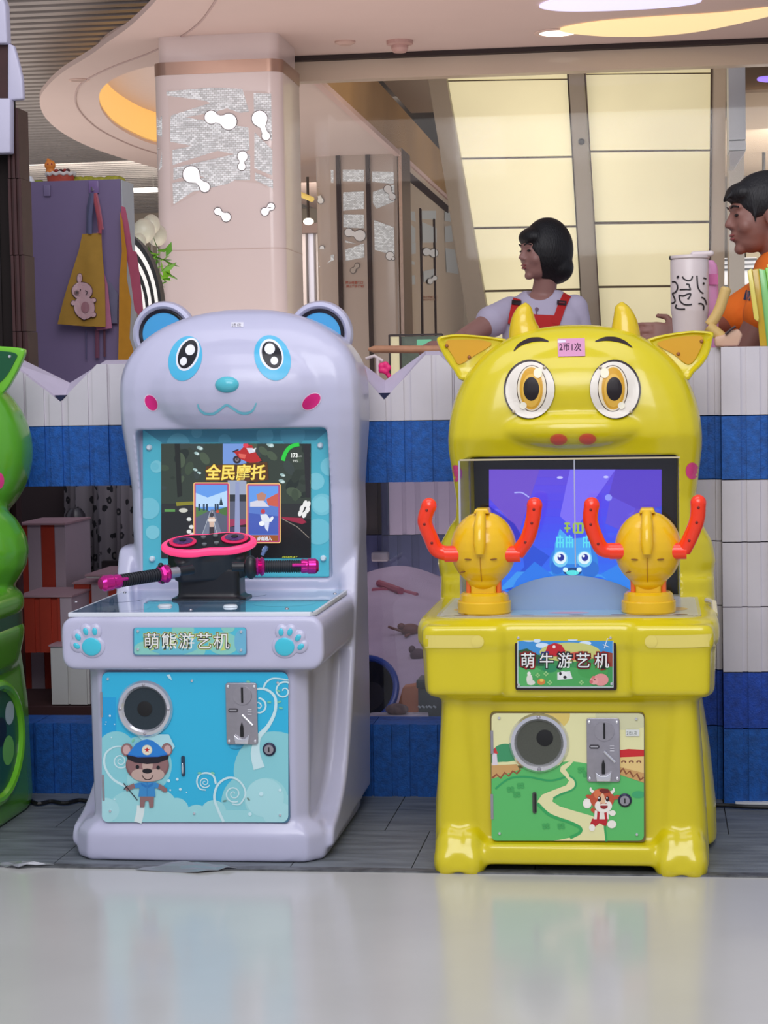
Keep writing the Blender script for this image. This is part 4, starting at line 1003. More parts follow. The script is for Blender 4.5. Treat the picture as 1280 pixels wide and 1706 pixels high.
    for x, y in ((249, 745.5), (534, 742), (254, 931), (539, 930)):
        c = aY(x, y, YS); bm = B(); lathe(bm, [(0, .011), (.005, .011), (.008, .007), (.0085, .002), (.0085, 0), (0, 0)], 20, Matrix.Translation(c) @ Euler((PI/2, 0, 0)).to_matrix().to_4x4()); obj('bezel_cap', bm, mat('cap_white', (216, 232, 240), rough=.2), bz, world=True, smooth=True)

    # ---- deck plate
    DT = .628
    f0 = aZ(126, 1019, DT); f1 = aZ(515, 1024, DT)
    bm = B(); dx0, dx1, dxb0, dxb1 = -.312, .300, -.330, .312
    prism(bm, [(dx0, -.004), (dx1, -.004), (dxb1, .02), (dxb1, .56), (dx0-.006, .56)], .614, .6255, 'z')
    dk = obj('deck_plate', bm, mat('deck_white', (222, 226, 234), rough=.3), t, bevel=.002)
    def pD(u, v, h): return Vector((X0+u, Y0+v, .6256+h))
    ar = Art(0, 0, 1, pD, clip=(-.306, .306, .002, .556), step=.00006)
    ar.rect(-.31, 0, .31, .56, (108, 168, 206)); ar.poly([(-.31, 0), (.0, 0), (-.02, .56), (-.31, .56)], (120, 158, 196)); ar.poly([(.12, 0), (.31, 0), (.31, .56), (.20, .56)], (112, 196, 222))
    for x, y, r, c in ((-.2, .1, .07, (150, 186, 212)), (-.1, .35, .09, (140, 184, 214)), (.2, .2, .08, (134, 206, 226)), (.05, .42, .06, (150, 200, 224)), (-.26, .3, .06, (110, 150, 190))): ar.ell(x, y, r, r, c)
    ar.build('deck_print', attr_mat('deck_vinyl', .08, coat=1), dk)
    for px, py in ((127, 1003), (478, 1014), (558, 989), (208, 987), (318, 1016)):
        c = aZ(px, py, .626); bm = B(); lathe(bm, [(0, .003), (.004, .002), (.005, 0), (0, 0)], 12, Matrix.Translation(c)); obj('screw', bm, STL, dk, world=True)
    for px, py in ((275, 1010), (384, 1011)):
        c = aZ(px, py, .626); bm = B(); lathe(bm, [(0, .006), (.016, .005), (.019, 0), (0, 0)], 20, Matrix.Translation(c)); obj('button', bm, mat('button_white', (226, 232, 236), rough=.3), dk, world=True, smooth=True)

    # ---- handlebar console
    hb = t
    c0 = aZ(342, 1002, .626); cx, cy = c0.x, c0.y+.085
    KB = obj('console_post', molded(prism(prism(B(), rrect(cx-.083, cx+.083, cy-.05, cy+.05, .018, 5), .62, .705, 'z'), rrect(cx-.10, cx+.10, cy-.06, cy+.06, .02, 5), .62, .632, 'z'), .005, 3), BLK, t, world=True, smooth=True)
    rot = Matrix.Translation((cx, cy-.02, .735)) @ Euler((math.radians(17), 0, math.radians(17))).to_matrix().to_4x4() @ Euler((0, math.radians(-2.5), 0)).to_matrix().to_4x4()
    def pea(s, n=40):
        P = []
        for i in range(n):
            a = 2*PI*i/n; r = .078+.040*math.cos(2*a)*1.0; x = (.092+.0*r)*math.cos(a)*1.28*s; y = .064*math.sin(a)*s*(1-.22*math.exp(-(math.cos(a)/.35)**2)); P.append((x, y))
        return P
    pod = B(); prism(pod, pea(.93), -.022, .040, 'z'); prism(pod, pea(.82), -.040, .0, 'z'); prism(pod, rrect(-.095, .095, -.05, .05, .02, 5), -.045, .01, 'z')
    me = molded(pod, .0045, 3); me.transform(rot); pod = obj('console_pod', me, BLK, t, world=True, smooth=True)
    bm = B(); sweep(bm, [rot @ Vector((x, y, .036)) for x, y in pea(.98)], .0105, 10, closed=True); obj('neon_ring', bm, mat('neon_pink', (236, 60, 112), rough=.3, emit=.75), pod, world=True, smooth=True)
    bm = B(); prism(bm, pea(.93), .040, .0465, 'z'); bm.transform(rot); obj('pod_top', bm, mat('pod_top_black', (12, 12, 18), rough=.5), pod, world=True)
    for sx in (-.068, .068):
        Mx = rot @ Matrix.Translation((sx, .0, .047))
        s_ = obj('speaker_ring', lathe(B(), [(.018, 0), (.034, 0), (.036, .003), (.030, .005), (.018, .004)], 28, Mx, ring=True), mat('speaker_magenta', (208, 30, 84), rough=.4, emit=.25), pod, world=True, smooth=True)
        obj('speaker_mesh', lathe(B(), [(0, .004), (.022, .0045), (.026, .006), (0, .0075)], 28, Mx), mat('speaker_purple', (92, 60, 116), rough=.3, noise=.6, nscale=150), s_, world=True, smooth=True)
        obj('speaker_core', lathe(B(), [(0, .0075), (.009, .0075), (.009, .0095), (0, .0095)], 20, Mx), BLK, s_, world=True)
    for x, y in ((-.012, .026), (.02, .030), (-.014, -.026), (.018, -.022)):
        bm = B(); lathe(bm, [(0, 0), (.0065, 0), (.0065, .004), (0, .004)], 14, rot @ Matrix.Translation((x, y, .0468))); obj('pod_button', bm, mat('button_silver', (150, 152, 156), rough=.3, metal=.5), pod, world=True)
    MG = mat('anodised_magenta', (206, 40, 140), rough=.2, metal=.7)
    RB = mat('grip_rubber', (26, 28, 36), rough=.6)
    def grip(pts, Ys, flip):
        """pts: photo pixels of the axis from joint to tip at depths Ys"""
        a = aY(pts[0][0], pts[0][1], Ys[0]); b = aY(pts[1][0], pts[1][1], Ys[1]); d = (b-a); L = d.length; d.normalize()
        gr = bpy.data.objects.new('grip', None); C.objects.link(gr); gr.parent = t; gr.location = a-Vector((X0, Y0, 0)); gr.empty_display_size = .02
        def at(f): return a+d*L*f
        bm = B(); cyl(bm, at(-.35), at(.06), .0115); obj('bar', bm, BLK, gr, world=True, smooth=True)
        if not flip: bm = B(); cyl(bm, at(-.13), at(.02), .0135); obj('bar_collar', bm, STL, gr, world=True, smooth=True)
        q = d.to_track_quat('Z', 'Y').to_matrix().to_4x4(); M = Matrix.Translation(a) @ q
        prof = [(0, L*.12)]
        n = 17
        for i in range(n):
            h = L*(.12+.60*i/n); prof += [(.0165, h), (.0165, h+L*.6/n*.55), (.0145, h+L*.6/n*.6), (.0145, h+L*.6/n*.95)]
        prof += [(.016, L*.73), (0, L*.73)]
        obj('rubber_sleeve', lathe(B(), prof, 24, M), RB, gr, world=True, smooth=True, sharp=30)
        obj('flange', lathe(B(), [(0, L*.02), (.021, L*.02), (.024, L*.05), (.019, L*.08), (.025, L*.11), (.022, L*.145), (.017, L*.16), (0, L*.16)], 12, M), MG, gr, world=True, smooth=True, sharp=25)
        obj('end_cap', lathe(B(), [(0, L*.72), (.0165, L*.72), (.0185, L*.75), (.0175, L*.82), (.020, L*.84), (.020, L*.95), (.014, L*.995), (0, L)], 24, M), MG, gr, world=True, smooth=True, sharp=30)
        u = d.cross(Vector((0, 0, 1))).normalized(); bm = B(); sweep(bm, [at(.60)-u*0+Vector((0, -.013, .004)), at(.82)+Vector((0, -.014, .004))], .009, 10, flat=.6); obj('cap_tongue', bm, MG, gr, world=True, smooth=True)
        return gr
    g1 = grip([(282, 955), (167, 973)], (5.02, 4.88), False); g2 = grip([(424, 944), (531, 943)], (5.10, 5.14), True)
    for px, py, Y in ((268, 942, 5.0), (272, 968, 5.0), (280, 945, 5.03)):
        c = aY(px, py, Y); obj('clamp_bolt', ellip(B(), c, (.007, .01, .007)), BLK, g1, world=True, smooth=True)
    c = aY(418, 945, 5.09); bm = B(); ellip(bm, c, (.018, .02, .030)); obj('clamp', bm, BLK, g2, world=True, smooth=True)
    c = aY(437, 925, 5.08); bm = B(); sweep(bm, [c, c+Vector((.012, 0, .022))], .005, 8); obj('lever', bm, mat('lever_blue', (120, 140, 190), rough=.3, metal=.5), g2, world=True)

    # ---- control box badge and paws
    YB_ = Y0-.0135
    pl = obj('name_plate', panelbox(B(), 221, 1046, 411, 1092, YB_-.004, .005, .007), mat('plate_edge', (92, 130, 160), rough=.4), t, world=True)
    k = 2.6667; ar = Art(80, 960, k, planeY(YB_-.0042), clip=(383, 880, 228, 348, 14))
    ar.rect(380, 220, 890, 352, (84, 192, 212))
    for x, y, r in ((440, 330, 60), (600, 240, 50), (650, 330, 50), (780, 300, 70), (800, 230, 30)): ar.ell(x, y, r, r*.7, (138, 206, 192))
    ar.ell(555, 300, 120, 50, (108, 190, 206)); ar.ell(862, 290, 34, 55, (112, 182, 210))
    ar.text('萌熊游艺机', 424, 316, 76, (214, 218, 150), bold=0, spacing=1.115, shear=.0, outline=((200, 214, 120), .075), sx=.965)
    ar.text('萌熊游艺机', 424, 316, 76, (236, 236, 228), bold=.0, spacing=1.115, outline=((22, 24, 30), .042), sx=.965)
    ar.text('萌熊游艺机', 424, 316, 76, (240, 240, 232), bold=.004, spacing=1.115, sx=.965)
    ar.build('plate_print', PRINT, pl)
    for x, y in ((230, 1051.5), (402, 1052.5), (230, 1081.5), (402, 1083)): screw(pl, x, y, YB_-.0042, .0042)
    def paw(cx, cy, s, toes):
        c = aY(cx, cy, YB_)
        bm = B(); M0 = Matrix.Translation(c)
        def dsk(x, z, rx, rz, rt, h):
            ellip(bm, (c.x+x, YB_+.002, c.z+z), (rx, h, rz), (0, rt, 0))
        dsk(.008*s, -.012, .034, .030, 0, .008)
        for tx, tz, rt in toes: dsk(tx, tz, .017, .020, rt, .0075)
        p = obj('paw_badge', molded(bm, .0018, 3), PW_, t, world=True, smooth=True, sharp=60)
        def pad(x, z, rx, rz, rt): obj('pad', ellip(B(), (c.x+x, YB_-.005, c.z+z), (rx, .003, rz), (0, rt, 0)), mat('pad_aqua', (70, 198, 218), rough=.25), p, world=True, smooth=True, sharp=80)
        pad(.008*s, -.012, .0245, .0225, 0)
        for tx, tz, rt in toes: pad(tx*1.0, tz*1.0, .0065, .0095, rt)
    paw(148, 1069, 1, [(-.030, -.010, -.9), (-.026, .012, -.6), (-.006, .026, -.35), (.017, .026, -.1)])
    paw(480, 1069, -1, [(-.016, .024, .0), (.006, .024, .3), (.026, .010, .6), (.032, -.012, .9)])

    # ---- front door with its print
    YD = Y0+.016; k8 = 1280/330
    door = obj('door', panelbox(B(), 170, 1119, 483, 1371, YD-.006, .012, .014), mat('door_rim', (70, 120, 150), rough=.4), t, world=True)
    a = Art(160, 1110, k8, planeY(YD-.0062), clip=(38, 1243, 40, 1008, 42), step=.00005)
    a.rect(30, 30, 1250, 1015, (50, 184, 222)); a.rect(30, 200, 130, 440, (34, 164, 218)); a.poly([(30, 440), (130, 440), (60, 470), (30, 500)], (40, 174, 220))
    CL1 = (140, 210, 216); CL2 = (160, 220, 222); CL3 = (174, 226, 228)
    for x, y, r, c in ((130, 540, 120, CL1), (300, 640, 190, CL1), (90, 750, 190, CL1), (1150, 680, 260, CL1), (1000, 880, 190, CL1), (230, 900, 200, CL2), (420, 900, 100, CL2), (520, 930, 80, CL2), (380, 820, 0, CL1), (1100, 860, 140, CL2), (1180, 980, 160, CL2), (650, 980, 85, CL2), (760, 950, 85, CL2), (930, 1010, 80, CL3), (800, 1010, 90, CL2)):
        if r: a.ell(x, y, r, r, c)
    a.rect(30, 930, 1250, 1015, CL2); a.rect(30, 700, 200, 1000, CL1); a.ell(250, 920, 170, 120, CL2); a.ell(60, 930, 90, 80, CL3); a.ell(1090, 850, 125, 125, CL3); a.ell(1180, 960, 100, 80, CL3)
    WL = (206, 236, 238)
    a.stroke([(200, 780), (110, 730), (58, 650), (60, 570), (110, 525), (170, 520), (210, 545)], [16, 15, 14, 13, 10, 8, 6], WL)
    def spiral(cx, cy, r, turns, a0, w, dirn=1):
        P = []; n = int(28*turns)
        for i in range(n+1): f = i/n; an = math.radians(a0)+dirn*2*PI*turns*f; rr = r*(1-f*.88); P.append((cx+rr*math.cos(an), cy+rr*math.sin(an)))
        a.stroke(P, [w, w*.55], WL, raw=True)
    spiral(158, 612, 52, 2.0, -20, 9); a.stroke([(290, 900), (285, 950), (270, 1010)], 50, (226, 240, 236))
    # big curl at right
    a.stroke([(1055, 660), (1030, 560), (1050, 460), (1110, 390), (1155, 300), (1160, 210), (1120, 160), (1060, 145), (1000, 160)], [76, 60, 34, 26, 20, 18, 16, 14, 10], WL)
    spiral(1050, 260, 55, 1.6, -90, 12); a.stroke([(1080, 150), (1100, 105), (1150, 78), (1245, 90)], [12, 12, 10, 8], WL); spiral(1215, 160, 62, 1.3, -60, 12, -1)
    a.stroke([(830, 1015), (790, 930), (765, 850), (785, 770), (840, 725), (900, 725), (950, 770), (965, 830), (930, 890), (880, 890)], [18, 17, 16, 15, 14, 13, 12, 11, 10, 8], WL); spiral(890, 825, 55, 1.8, 60, 10)
    a.stroke([(775, 760), (760, 710), (720, 690), (670, 700), (652, 745), (670, 790), (710, 800)], [14, 13, 12, 11, 10, 9, 8], WL); spiral(703, 750, 36, 1.8, 30, 8)
    for x, y, r in ((65, 360, 4), (90, 320, 7), (120, 375, 4), (60, 375, 3), (470, 740, 10), (525, 730, 9), (545, 795, 9), (480, 800, 6), (585, 815, 4), (120, 860, 6), (1068, 825, 14), (1190, 800, 10), (995, 955, 12), (100, 460, 5)): a.ell(x, y, r, r, (206, 240, 244))
    LG = (128, 206, 170)
    for x, y, ro in ((985, 100, 10), (1180, 160, 30), (1120, 232, 0), (1185, 230, -20), (1195, 270, 10), (240, 480, -60), (670, 690, 0), (755, 690, 20)): a.ell(x, y, 14, 7, LG, ro, 10)
    a.poly([(455, 55), (478, 52), (492, 92), (470, 78)], (190, 228, 236)); a.ell(832, 870, 14, 5, (110, 150, 140), -10); a.ell(985, 858, 13, 5, (110, 140, 130), 45)
    a.ell(905, 518, 42, 16, (60, 168, 206))
    # bear in a blue cap
    a.poly([(260, 440), (470, 440), (510, 520), (480, 560), (420, 600)], (176, 224, 230))
    BRN1 = (146, 108, 106); BRN2 = (130, 92, 92); TAN = (196, 168, 156)
    a.ell(200, 540, 38, 42, BRN1); a.ell(198, 540, 24, 30, (206, 170, 166)); a.ell(458, 538, 36, 42, BRN1); a.ell(462, 540, 22, 30, (206, 170, 166))
    a.ell(332, 640, 140, 108, BRN2); a.ell(332, 630, 132, 100, BRN1); a.ell(280, 700, 52, 36, TAN); a.ell(390, 700, 52, 36, TAN); a.ell(333, 640, 34, 52, TAN); a.ell(332, 712, 96, 34, TAN)
    a.ell(268, 651, 12, 13, BLACK); a.ell(402, 655, 12, 13, BLACK); a.ell(331, 677, 32, 16, BLACK); a.stroke([(298, 705), (315, 728), (335, 733), (356, 726), (368, 705)], 6, (60, 40, 40))
    a.poly([(203, 570), (260, 500), (300, 478), (330, 472), (365, 480), (400, 505), (465, 568), (400, 590), (270, 592)], (40, 130, 210)); a.poly([(196, 572), (270, 584), (400, 582), (470, 574), (466, 600), (400, 626), (330, 632), (250, 622), (204, 600)], (26, 22, 34))
    a.poly([(207, 568), (260, 578), (400, 578), (462, 566), (458, 574), (400, 586), (270, 588), (205, 574)], (30, 104, 190))
    a.ell(330, 541, 33, 33, (226, 222, 190)); a.ell(330, 541, 27, 27, (236, 232, 206)); a.poly([(330+(20 if i % 2 == 0 else 8)*math.sin(i*PI/5), 541-(20 if i % 2 == 0 else 8)*math.cos(i*PI/5)) for i in range(10)], (198, 30, 34))
    a.stroke([(250, 770), (215, 785), (192, 795)], 30, BRN1); a.stroke([(390, 768), (425, 785), (448, 803)], 30, BRN1); a.ell(448, 800, 13, 14, BRN1); a.ell(204, 788, 14, 14, BRN1)
    a.poly([(284, 838), (375, 838), (372, 912), (345, 915), (340, 870), (318, 870), (312, 912), (284, 912)], BRN1)
    a.poly([(246, 762), (280, 750), (385, 750), (408, 764), (400, 790), (378, 782), (384, 842), (274, 842), (282, 785), (254, 788)], (58, 140, 200)); a.stroke([(330, 752), (330, 840)], 3, (40, 110, 176), raw=True); a.poly([(290, 752), (330, 772), (325, 786), (295, 772)], (40, 118, 186)); a.poly([(370, 752), (330, 772), (338, 786), (366, 772)], (40, 118, 186))
    a.stroke([(178, 756), (268, 866)], 6, (40, 34, 44), raw=True); a.stroke([(180, 796), (204, 770)], 6, (40, 34, 44), raw=True)
    a.build('door_print', PRINT, door)
    for x, y in ((180, 1131), (320, 1134), (463, 1137), (184, 1351), (324, 1355), (467, 1358)): screw(door, x, y, YD-.0065, .004)
    for x0, y0, y1 in ((166.5, 1153, 1195), (169.5, 1291, 1334)):
        obj('hinge', panelbox(B(), x0, y0, x0+5, y1, YD-.008, .01, .0015), STL, door, world=True)
    def speaker(cx, cy, s, col_in, dx=0, dy=0):
        c = aY(cx, cy, YD-.007); M = Matrix.Translation(c) @ Euler((PI/2, 0, 0)).to_matrix().to_4x4() @ Matrix.Scale(s, 4)
        sp_ = obj('speaker', lathe(B(), [(.052, 0), (.071, 0), (.071, .004), (.066, .011), (.058, .012), (.053, .006)], 56, M, ring=True), CHR, door, world=True, smooth=True, sharp=30)
        obj('speaker_cloth', lathe(B(), [(0, .001), (.0545, .001), (.0545, .004), (0, .004)], 44, M), mat('cloth_%d' % col_in[0], col_in, rough=.7, noise=.1, nscale=300), sp_, world=True)
        c2 = M @ Matrix.Translation((dx, dy, .0042)); obj('speaker_cone', lathe(B(), [(0, 0), (.019, 0), (.019, .0008), (0, .003)], 32, c2), mat('cone_black', (10, 10, 12), rough=.6), sp_, world=True, smooth=True)
        for an in (90, 270, 0, 180):
            q = M @ Vector((.0615*math.cos(math.radians(an)), .0615*math.sin(math.radians(an)), .0115)); bm = B(); lathe(bm, [(0, .003), (.0035, .002), (.004, 0), (0, 0)], 10, Matrix.Translation(q) @ Euler((PI/2, 0, 0)).to_matrix().to_4x4()); obj('screw', bm, STL, sp_, world=True)
    speaker(242, 1180.5, 1.0, (34, 48, 56))
    acceptor(door, 403.5, 1188.5, YD-.007, 1.0)
    lock(door, 449, 1248, YD-.007)
    c = aY(305.5, 1276, YD-.007); bm = B(); prism(bm, rrect(c.x-.0045, c.x+.0045, c.z-.0255, c.z+.0255, .004, 3), YD-.010, YD-.006, 'y'); obj('pull_slot', bm, mat('slot_dark', (34, 60, 84), rough=.4), door, world=True)
    bm = B(); ellip(bm, (c.x-.001, YD-.0105, c.z-.006), (.0025, .003, .014)); obj('pull_tab', bm, CHR, door, world=True, smooth=True)
def acceptor(parent, cx, cy, Y, s):
    c = aY(cx, cy, Y); w, h = .0395*s, .077*s
    p = obj('coin_acceptor', prism(B(), rrect(c.x-w, c.x+w, c.z-h, c.z+h, .006, 3), Y-.006, Y, 'y'), STL, parent, world=True, bevel=.0012)
    RM = Euler((PI/2, 0, 0)).to_matrix().to_4x4(); yf = Y-.0065
    obj('coin_dial', lathe(B(), [(0, .003), (.0235, .003), (.0235, 0), (0, 0)], 32, Matrix.Translation((c.x+.003, yf, c.z+.046)) @ RM), STL, p, world=True, smooth=True)
    obj('coin_slot', box(B(), c.x+.0005, c.x+.0055, yf-.0045, yf, c.z+.028, c.z+.066), mat('slot_black', (14, 14, 16)), p, world=True)
    bm = B(); prism(bm, rrect(c.x-.033, c.x-.009, c.z+.0035, c.z+.013, .0045, 4), yf-.002, yf, 'y'); obj('badge', bm, mat('badge_dark', (60, 56, 62), rough=.4), p, world=True)
    ar = Art(0, 0, 1, lambda u, v, hh: Vector((c.x+u, yf-.0021-hh, c.z-v))); ar.stroke([(-.030, -.0085), (-.012, -.0085)], .003, (170, 168, 172), raw=True)
    for i in range(3): ar.stroke([(.016, -.011+i*.006), (.026, -.011+i*.006)], .0026, (206, 204, 208), raw=True)
    ar.build('badge_print', PRINT, p)
    bm = B(); sweep(bm, [(c.x+.002, yf-.003, c.z-.002), (c.x+.028, yf-.003, c.z-.028)], .0035, 8); obj('reject_lever', bm, CHR, p, world=True, smooth=True)
    bm = B(); prism(bm, [(c.x-.004, c.z-.058), (c.x+.004, c.z-.058), (c.x+.004, c.z-.034), (c.x, c.z-.022), (c.x-.004, c.z-.034)], yf-.004, yf, 'y'); obj('return_slot', bm, mat('slot_black', (14, 14, 16)), p, world=True)
    bm = B(); prism(bm, [(c.x-.019, c.z-.052), (c.x-.008, c.z-.061), (c.x+.008, c.z-.061), (c.x+.019, c.z-.052), (c.x+.016, c.z-.074), (c.x-.016, c.z-.074)], yf-.008, yf, 'y'); obj('return_cup', bm, CHR, p, world=True, bevel=.001)
    for x, z in ((-.033, .068), (.033, .068), (-.033, -.068), (.033, -.068)):
        obj('screw', lathe(B(), [(0, .003), (.0032, .002), (.0038, 0), (0, 0)], 10, Matrix.Translation((c.x+x*s, yf, c.z+z)) @ RM), CHR, p, world=True)
def lock(parent, cx, cy, Y):
    c = aY(cx, cy, Y); RM = Euler((PI/2, 0, 0)).to_matrix().to_4x4()
    l = obj('lock', lathe(B(), [(0, .006), (.013, .006), (.0165, .003), (.0165, 0), (0, 0)], 28, Matrix.Translation(c) @ RM), mat('lock_rim', (52, 52, 78), rough=.3, metal=.4), parent, world=True, smooth=True)
    obj('barrel', lathe(B(), [(0, .0085), (.0115, .008), (.012, .006), (0, .006)], 24, Matrix.Translation(c) @ RM), STL, l, world=True, smooth=True)
    obj('keyhole', box(B(), c.x-.0015, c.x+.0015, Y-.0095, Y-.008, c.z-.006, c.z+.006), mat('slot_black', (14, 14, 16)), l, world=True)
panda()
# ================================================================== yellow cow-faced arcade machine
YL = mat('abs_yellow', (216, 198, 18), rough=.26, coat=.35, noise=.02)
YP = mat('stripe_pale_yellow', (232, 214, 110), rough=.3)
def cow():
    X0, Y0 = -.205, 4.86
    t = thing('arcade_machine', (X0, Y0, 0), 'yellow cow-faced arcade machine with horns, orange ears and two ball blasters with red handles', 'arcade machine')
    bm = B()
    # cabinet, flared legs, hooves
    loft(bm, [(.02, -.30, .30, .03, .60), (.20, -.295, .295, .03, .60), (.45, -.29, .29, .03, .60)], n=14)
    for s in (-1, 1):
        lg = [(0.0, .205, .335, .02, .16), (.12, .205, .330, .015, .18), (.25, .215, .322, .015, .20), (.36, .225, .315, .02, .22), (.46, .235, .310, .02, .24)]
        loft(bm, [(z, min(s*a, s*b), max(s*a, s*b), c, d, 3) for z, a, b, c, d in lg])
        rear = [(.01, .20, .362, .24, .66), (.10, .20, .360, .24, .66), (.25, .20, .345, .26, .65), (.40, .20, .322, .30, .64), (.48, .20, .31, .32, .62)]
        loft(bm, [(z, min(s*a, s*b), max(s*a, s*b), c, d, 4) for z, a, b, c, d in rear])
        # cloven hoof: two lobes
        for dx in (-.031, .031):
            ellip(bm, (s*.266+dx, .018, .022), (.034, .056, .050)); ellip(bm, (s*.266+dx*.72, .030, .052), (.040, .052, .056))
        loft(bm, [(.004, s*.266-.062, s*.266+.062, -.035, .10, 3), (.05, s*.266-.060, s*.266+.060, -.028, .10, 3), (.085, s*.266-.050, s*.266+.050, -.005, .10, 3), (.108, s*.266-.03, s*.266+.03, .02, .10, 3)])
    box(bm, -.20, .20, -.010, .06, .018, .068)
    # control box with raised side lobes and recessed middle
    bx = [(.418, -.349, .347, .01, .60), (.430, -.354, .352, -.004, .61), (.50, -.357, .354, -.006, .61), (.542, -.359, .356, -.008, .61), (.550, -.369, .364, -.016, .61), (.588, -.369, .364, -.018, .61), (.605, -.363, .358, -.010, .61), (.612, -.345, .340, .012, .60)]
    loft(bm, [(z, a, b, c, d, 9) for z, a, b, c, d in bx], seg=72)
    for s in (-1, 1):
        lb = [(.430, .150, .338), (.54, .148, .340), (.55, .146, .348), (.588, .146, .348), (.600, .155, .338)]
        loft(bm, [(z, min(s*a, s*b), max(s*a, s*b), -.026 if z < .545 else -.032, .10, 9) for z, a, b in lb])
    # rear body lobe and head
    ellip(bm, (.0, .60, .70), (.372, .14, .235))
    loft(bm, [(.45, -.35, .36, .50, .72, 4), (.60, -.362, .368, .47, .74, 4), (.66, -.36, .366, .48, .74, 4)])
    H = [(.58, .335, .50), (.70, .335, .50), (.80, .322, .50), (.87, .318, .50), (.93, .326, .49), (1.0, .335, .47)]
    secs = [(z, .002-w, .002+w, a, .80, 6) for z, w, a in H]
    for i in range(1, 15):
        f = math.sin(i/14*PI/2); z = 1.0+.330*f; k = max(.0008, 1-f**2.35)**(1/2.35)
        secs.append((z, .002-.336*k, .002+.336*k, .62-(.62-.455)*k**.85, .62+.18*k, 6-3*f))
    loft(bm, secs)
    ellip(bm, (.0, .53, 1.055), (.235, .115, .062)); ellip(bm, (.0, .60, 1.15), (.29, .16, .15))
    cut = B(); prism(cut, rrect(-.273, .273, .585, .985, .01, 4), .2, .625, 'y')
    body = obj('body', molded(bm, .0065, 7, cut, 2), YL, t, smooth=True, sharp=50)
    bv = bvh_of(body); sp = onbvh(bv); k5 = 1280/540
    # horns
    HP = mat('horn_yellow', (222, 190, 24), rough=.25, coat=.3)
    for pts in ([(398, 215), (400, 160), (412, 110), (435, 72), (458, 58), (480, 62), (494, 92), (504, 130), (522, 162), (530, 215)],
                [(798, 215), (802, 165), (812, 110), (818, 72), (834, 56), (856, 58), (884, 84), (906, 128), (918, 180), (920, 215)]):
        Yh = 5.48; P = [aY(680+x/k5, 480+y/k5, Yh) for x, y in pts]; P2 = spline(P, 4); cxh = sum(p.x for p in P2)/len(P2)
        bm = B()
        zs = sorted(set([P2[0].z+(max(p.z for p in P2)-P2[0].z)*f for f in [i/10 for i in range(11)]]))
        secs = []
        half = max(range(len(P2)), key=lambda i: P2[i].z)
        def xat(side, z):
            seq = P2[:half+1] if side == 0 else P2[half:][::-1]
            for a, b in zip(seq, seq[1:]):
                if (a.z-z)*(b.z-z) <= 0 and a.z != b.z: return a.x+(b.x-a.x)*(z-a.z)/(b.z-a.z)
            return seq[-1].x
        for z in zs[:-1]:
            xa, xb = xat(0, z), xat(1, z); w = abs(xb-xa)/2; secs.append((z, min(xa, xb), max(xa, xb), Yh-min(w, .045), Yh+min(w, .045), 2.2))
        z = zs[-1]; secs.append((z, P2[half].x-.004, P2[half].x+.004, Yh-.005, Yh+.005, 2))
        loft(bm, secs, seg=24); obj('horn', molded(bm, .004, 4), HP, t, world=True, smooth=True, sharp=80)
    # ears: pointed leaf plates with orange inlay
    OR = mat('ear_orange', (216, 160, 30), rough=.3)
    for out, inn, scr in (([(114, 198), (150, 186), (200, 182), (270, 186), (340, 194), (400, 205), (440, 225), (380, 290), (300, 330), (215, 366), (180, 325), (148, 280), (124, 235)],
                           [(150, 212), (210, 204), (290, 206), (330, 222), (270, 262), (205, 300), (180, 270)], ((153, 228), (242, 273))),
                          ([(1205, 175), (1203, 205), (1190, 260), (1165, 300), (1130, 335), (1100, 366), (1030, 330), (960, 290), (915, 225), (960, 196), (1030, 180), (1100, 170), (1150, 168)],
                           [(1165, 195), (1100, 190), (1020, 204), (985, 222), (1050, 262), (1105, 300), (1140, 270)], ((1160, 210), (1068, 260)))):
        Ye = 5.46; P = spline([aY(680+x/k5, 480+y/k5, Ye) for x, y in out], 4, True)
        cx = sum(p.x for p in P)/len(P); cz = sum(p.z for p in P)/len(P); bm = B()
        rings = []
        for yy, s in ((-.002, .80), (-.010, .90), (-.008, .97), (0, 1.0), (.014, 1.0), (.024, .95)):
            rings.append([bm.verts.new((cx+(p.x-cx)*s, Ye+yy, cz+(p.z-cz)*s)) for p in P])
        for a, b in zip(rings, rings[1:]):
            for i in range(len(P)): bm.faces.new((a[i], a[(i+1) % len(P)], b[(i+1) % len(P)], b[i]))
        bm.faces.new(rings[0]); bm.faces.new(rings[-1][::-1])
        e = obj('ear', bm, YL, t, world=True, smooth=True, sharp=50)
        Q = spline([aY(680+x/k5, 480+y/k5, Ye) for x, y in inn], 4, True); bm = B(); prism(bm, [(p.x, p.z) for p in Q], Ye-.006, Ye+.002, 'y'); obj('ear_inlay', bm, OR, e, world=True)
        for x, y in scr: screw(e, 680+x/k5, 480+y/k5, Ye-.0065, .005, m=mat('screw_brown', (150, 96, 60), rough=.4, metal=.5))
    # brows, eyes, nostrils, cheeks
    for pts in ([(418, 248), (440, 224), (480, 206), (520, 202), (555, 210)], [(740, 210), (780, 200), (820, 202), (856, 214), (886, 234)]):
        ar = Art(680, 480, k5, sp, step=.0004); ar.stroke(pts, [3, 13, 19, 16, 4] if pts[0][0] < 600 else [4, 16, 19, 13, 3], (40, 18, 20)); ar.build('eyebrow', PRINT, t)
    WHT = (232, 224, 210)
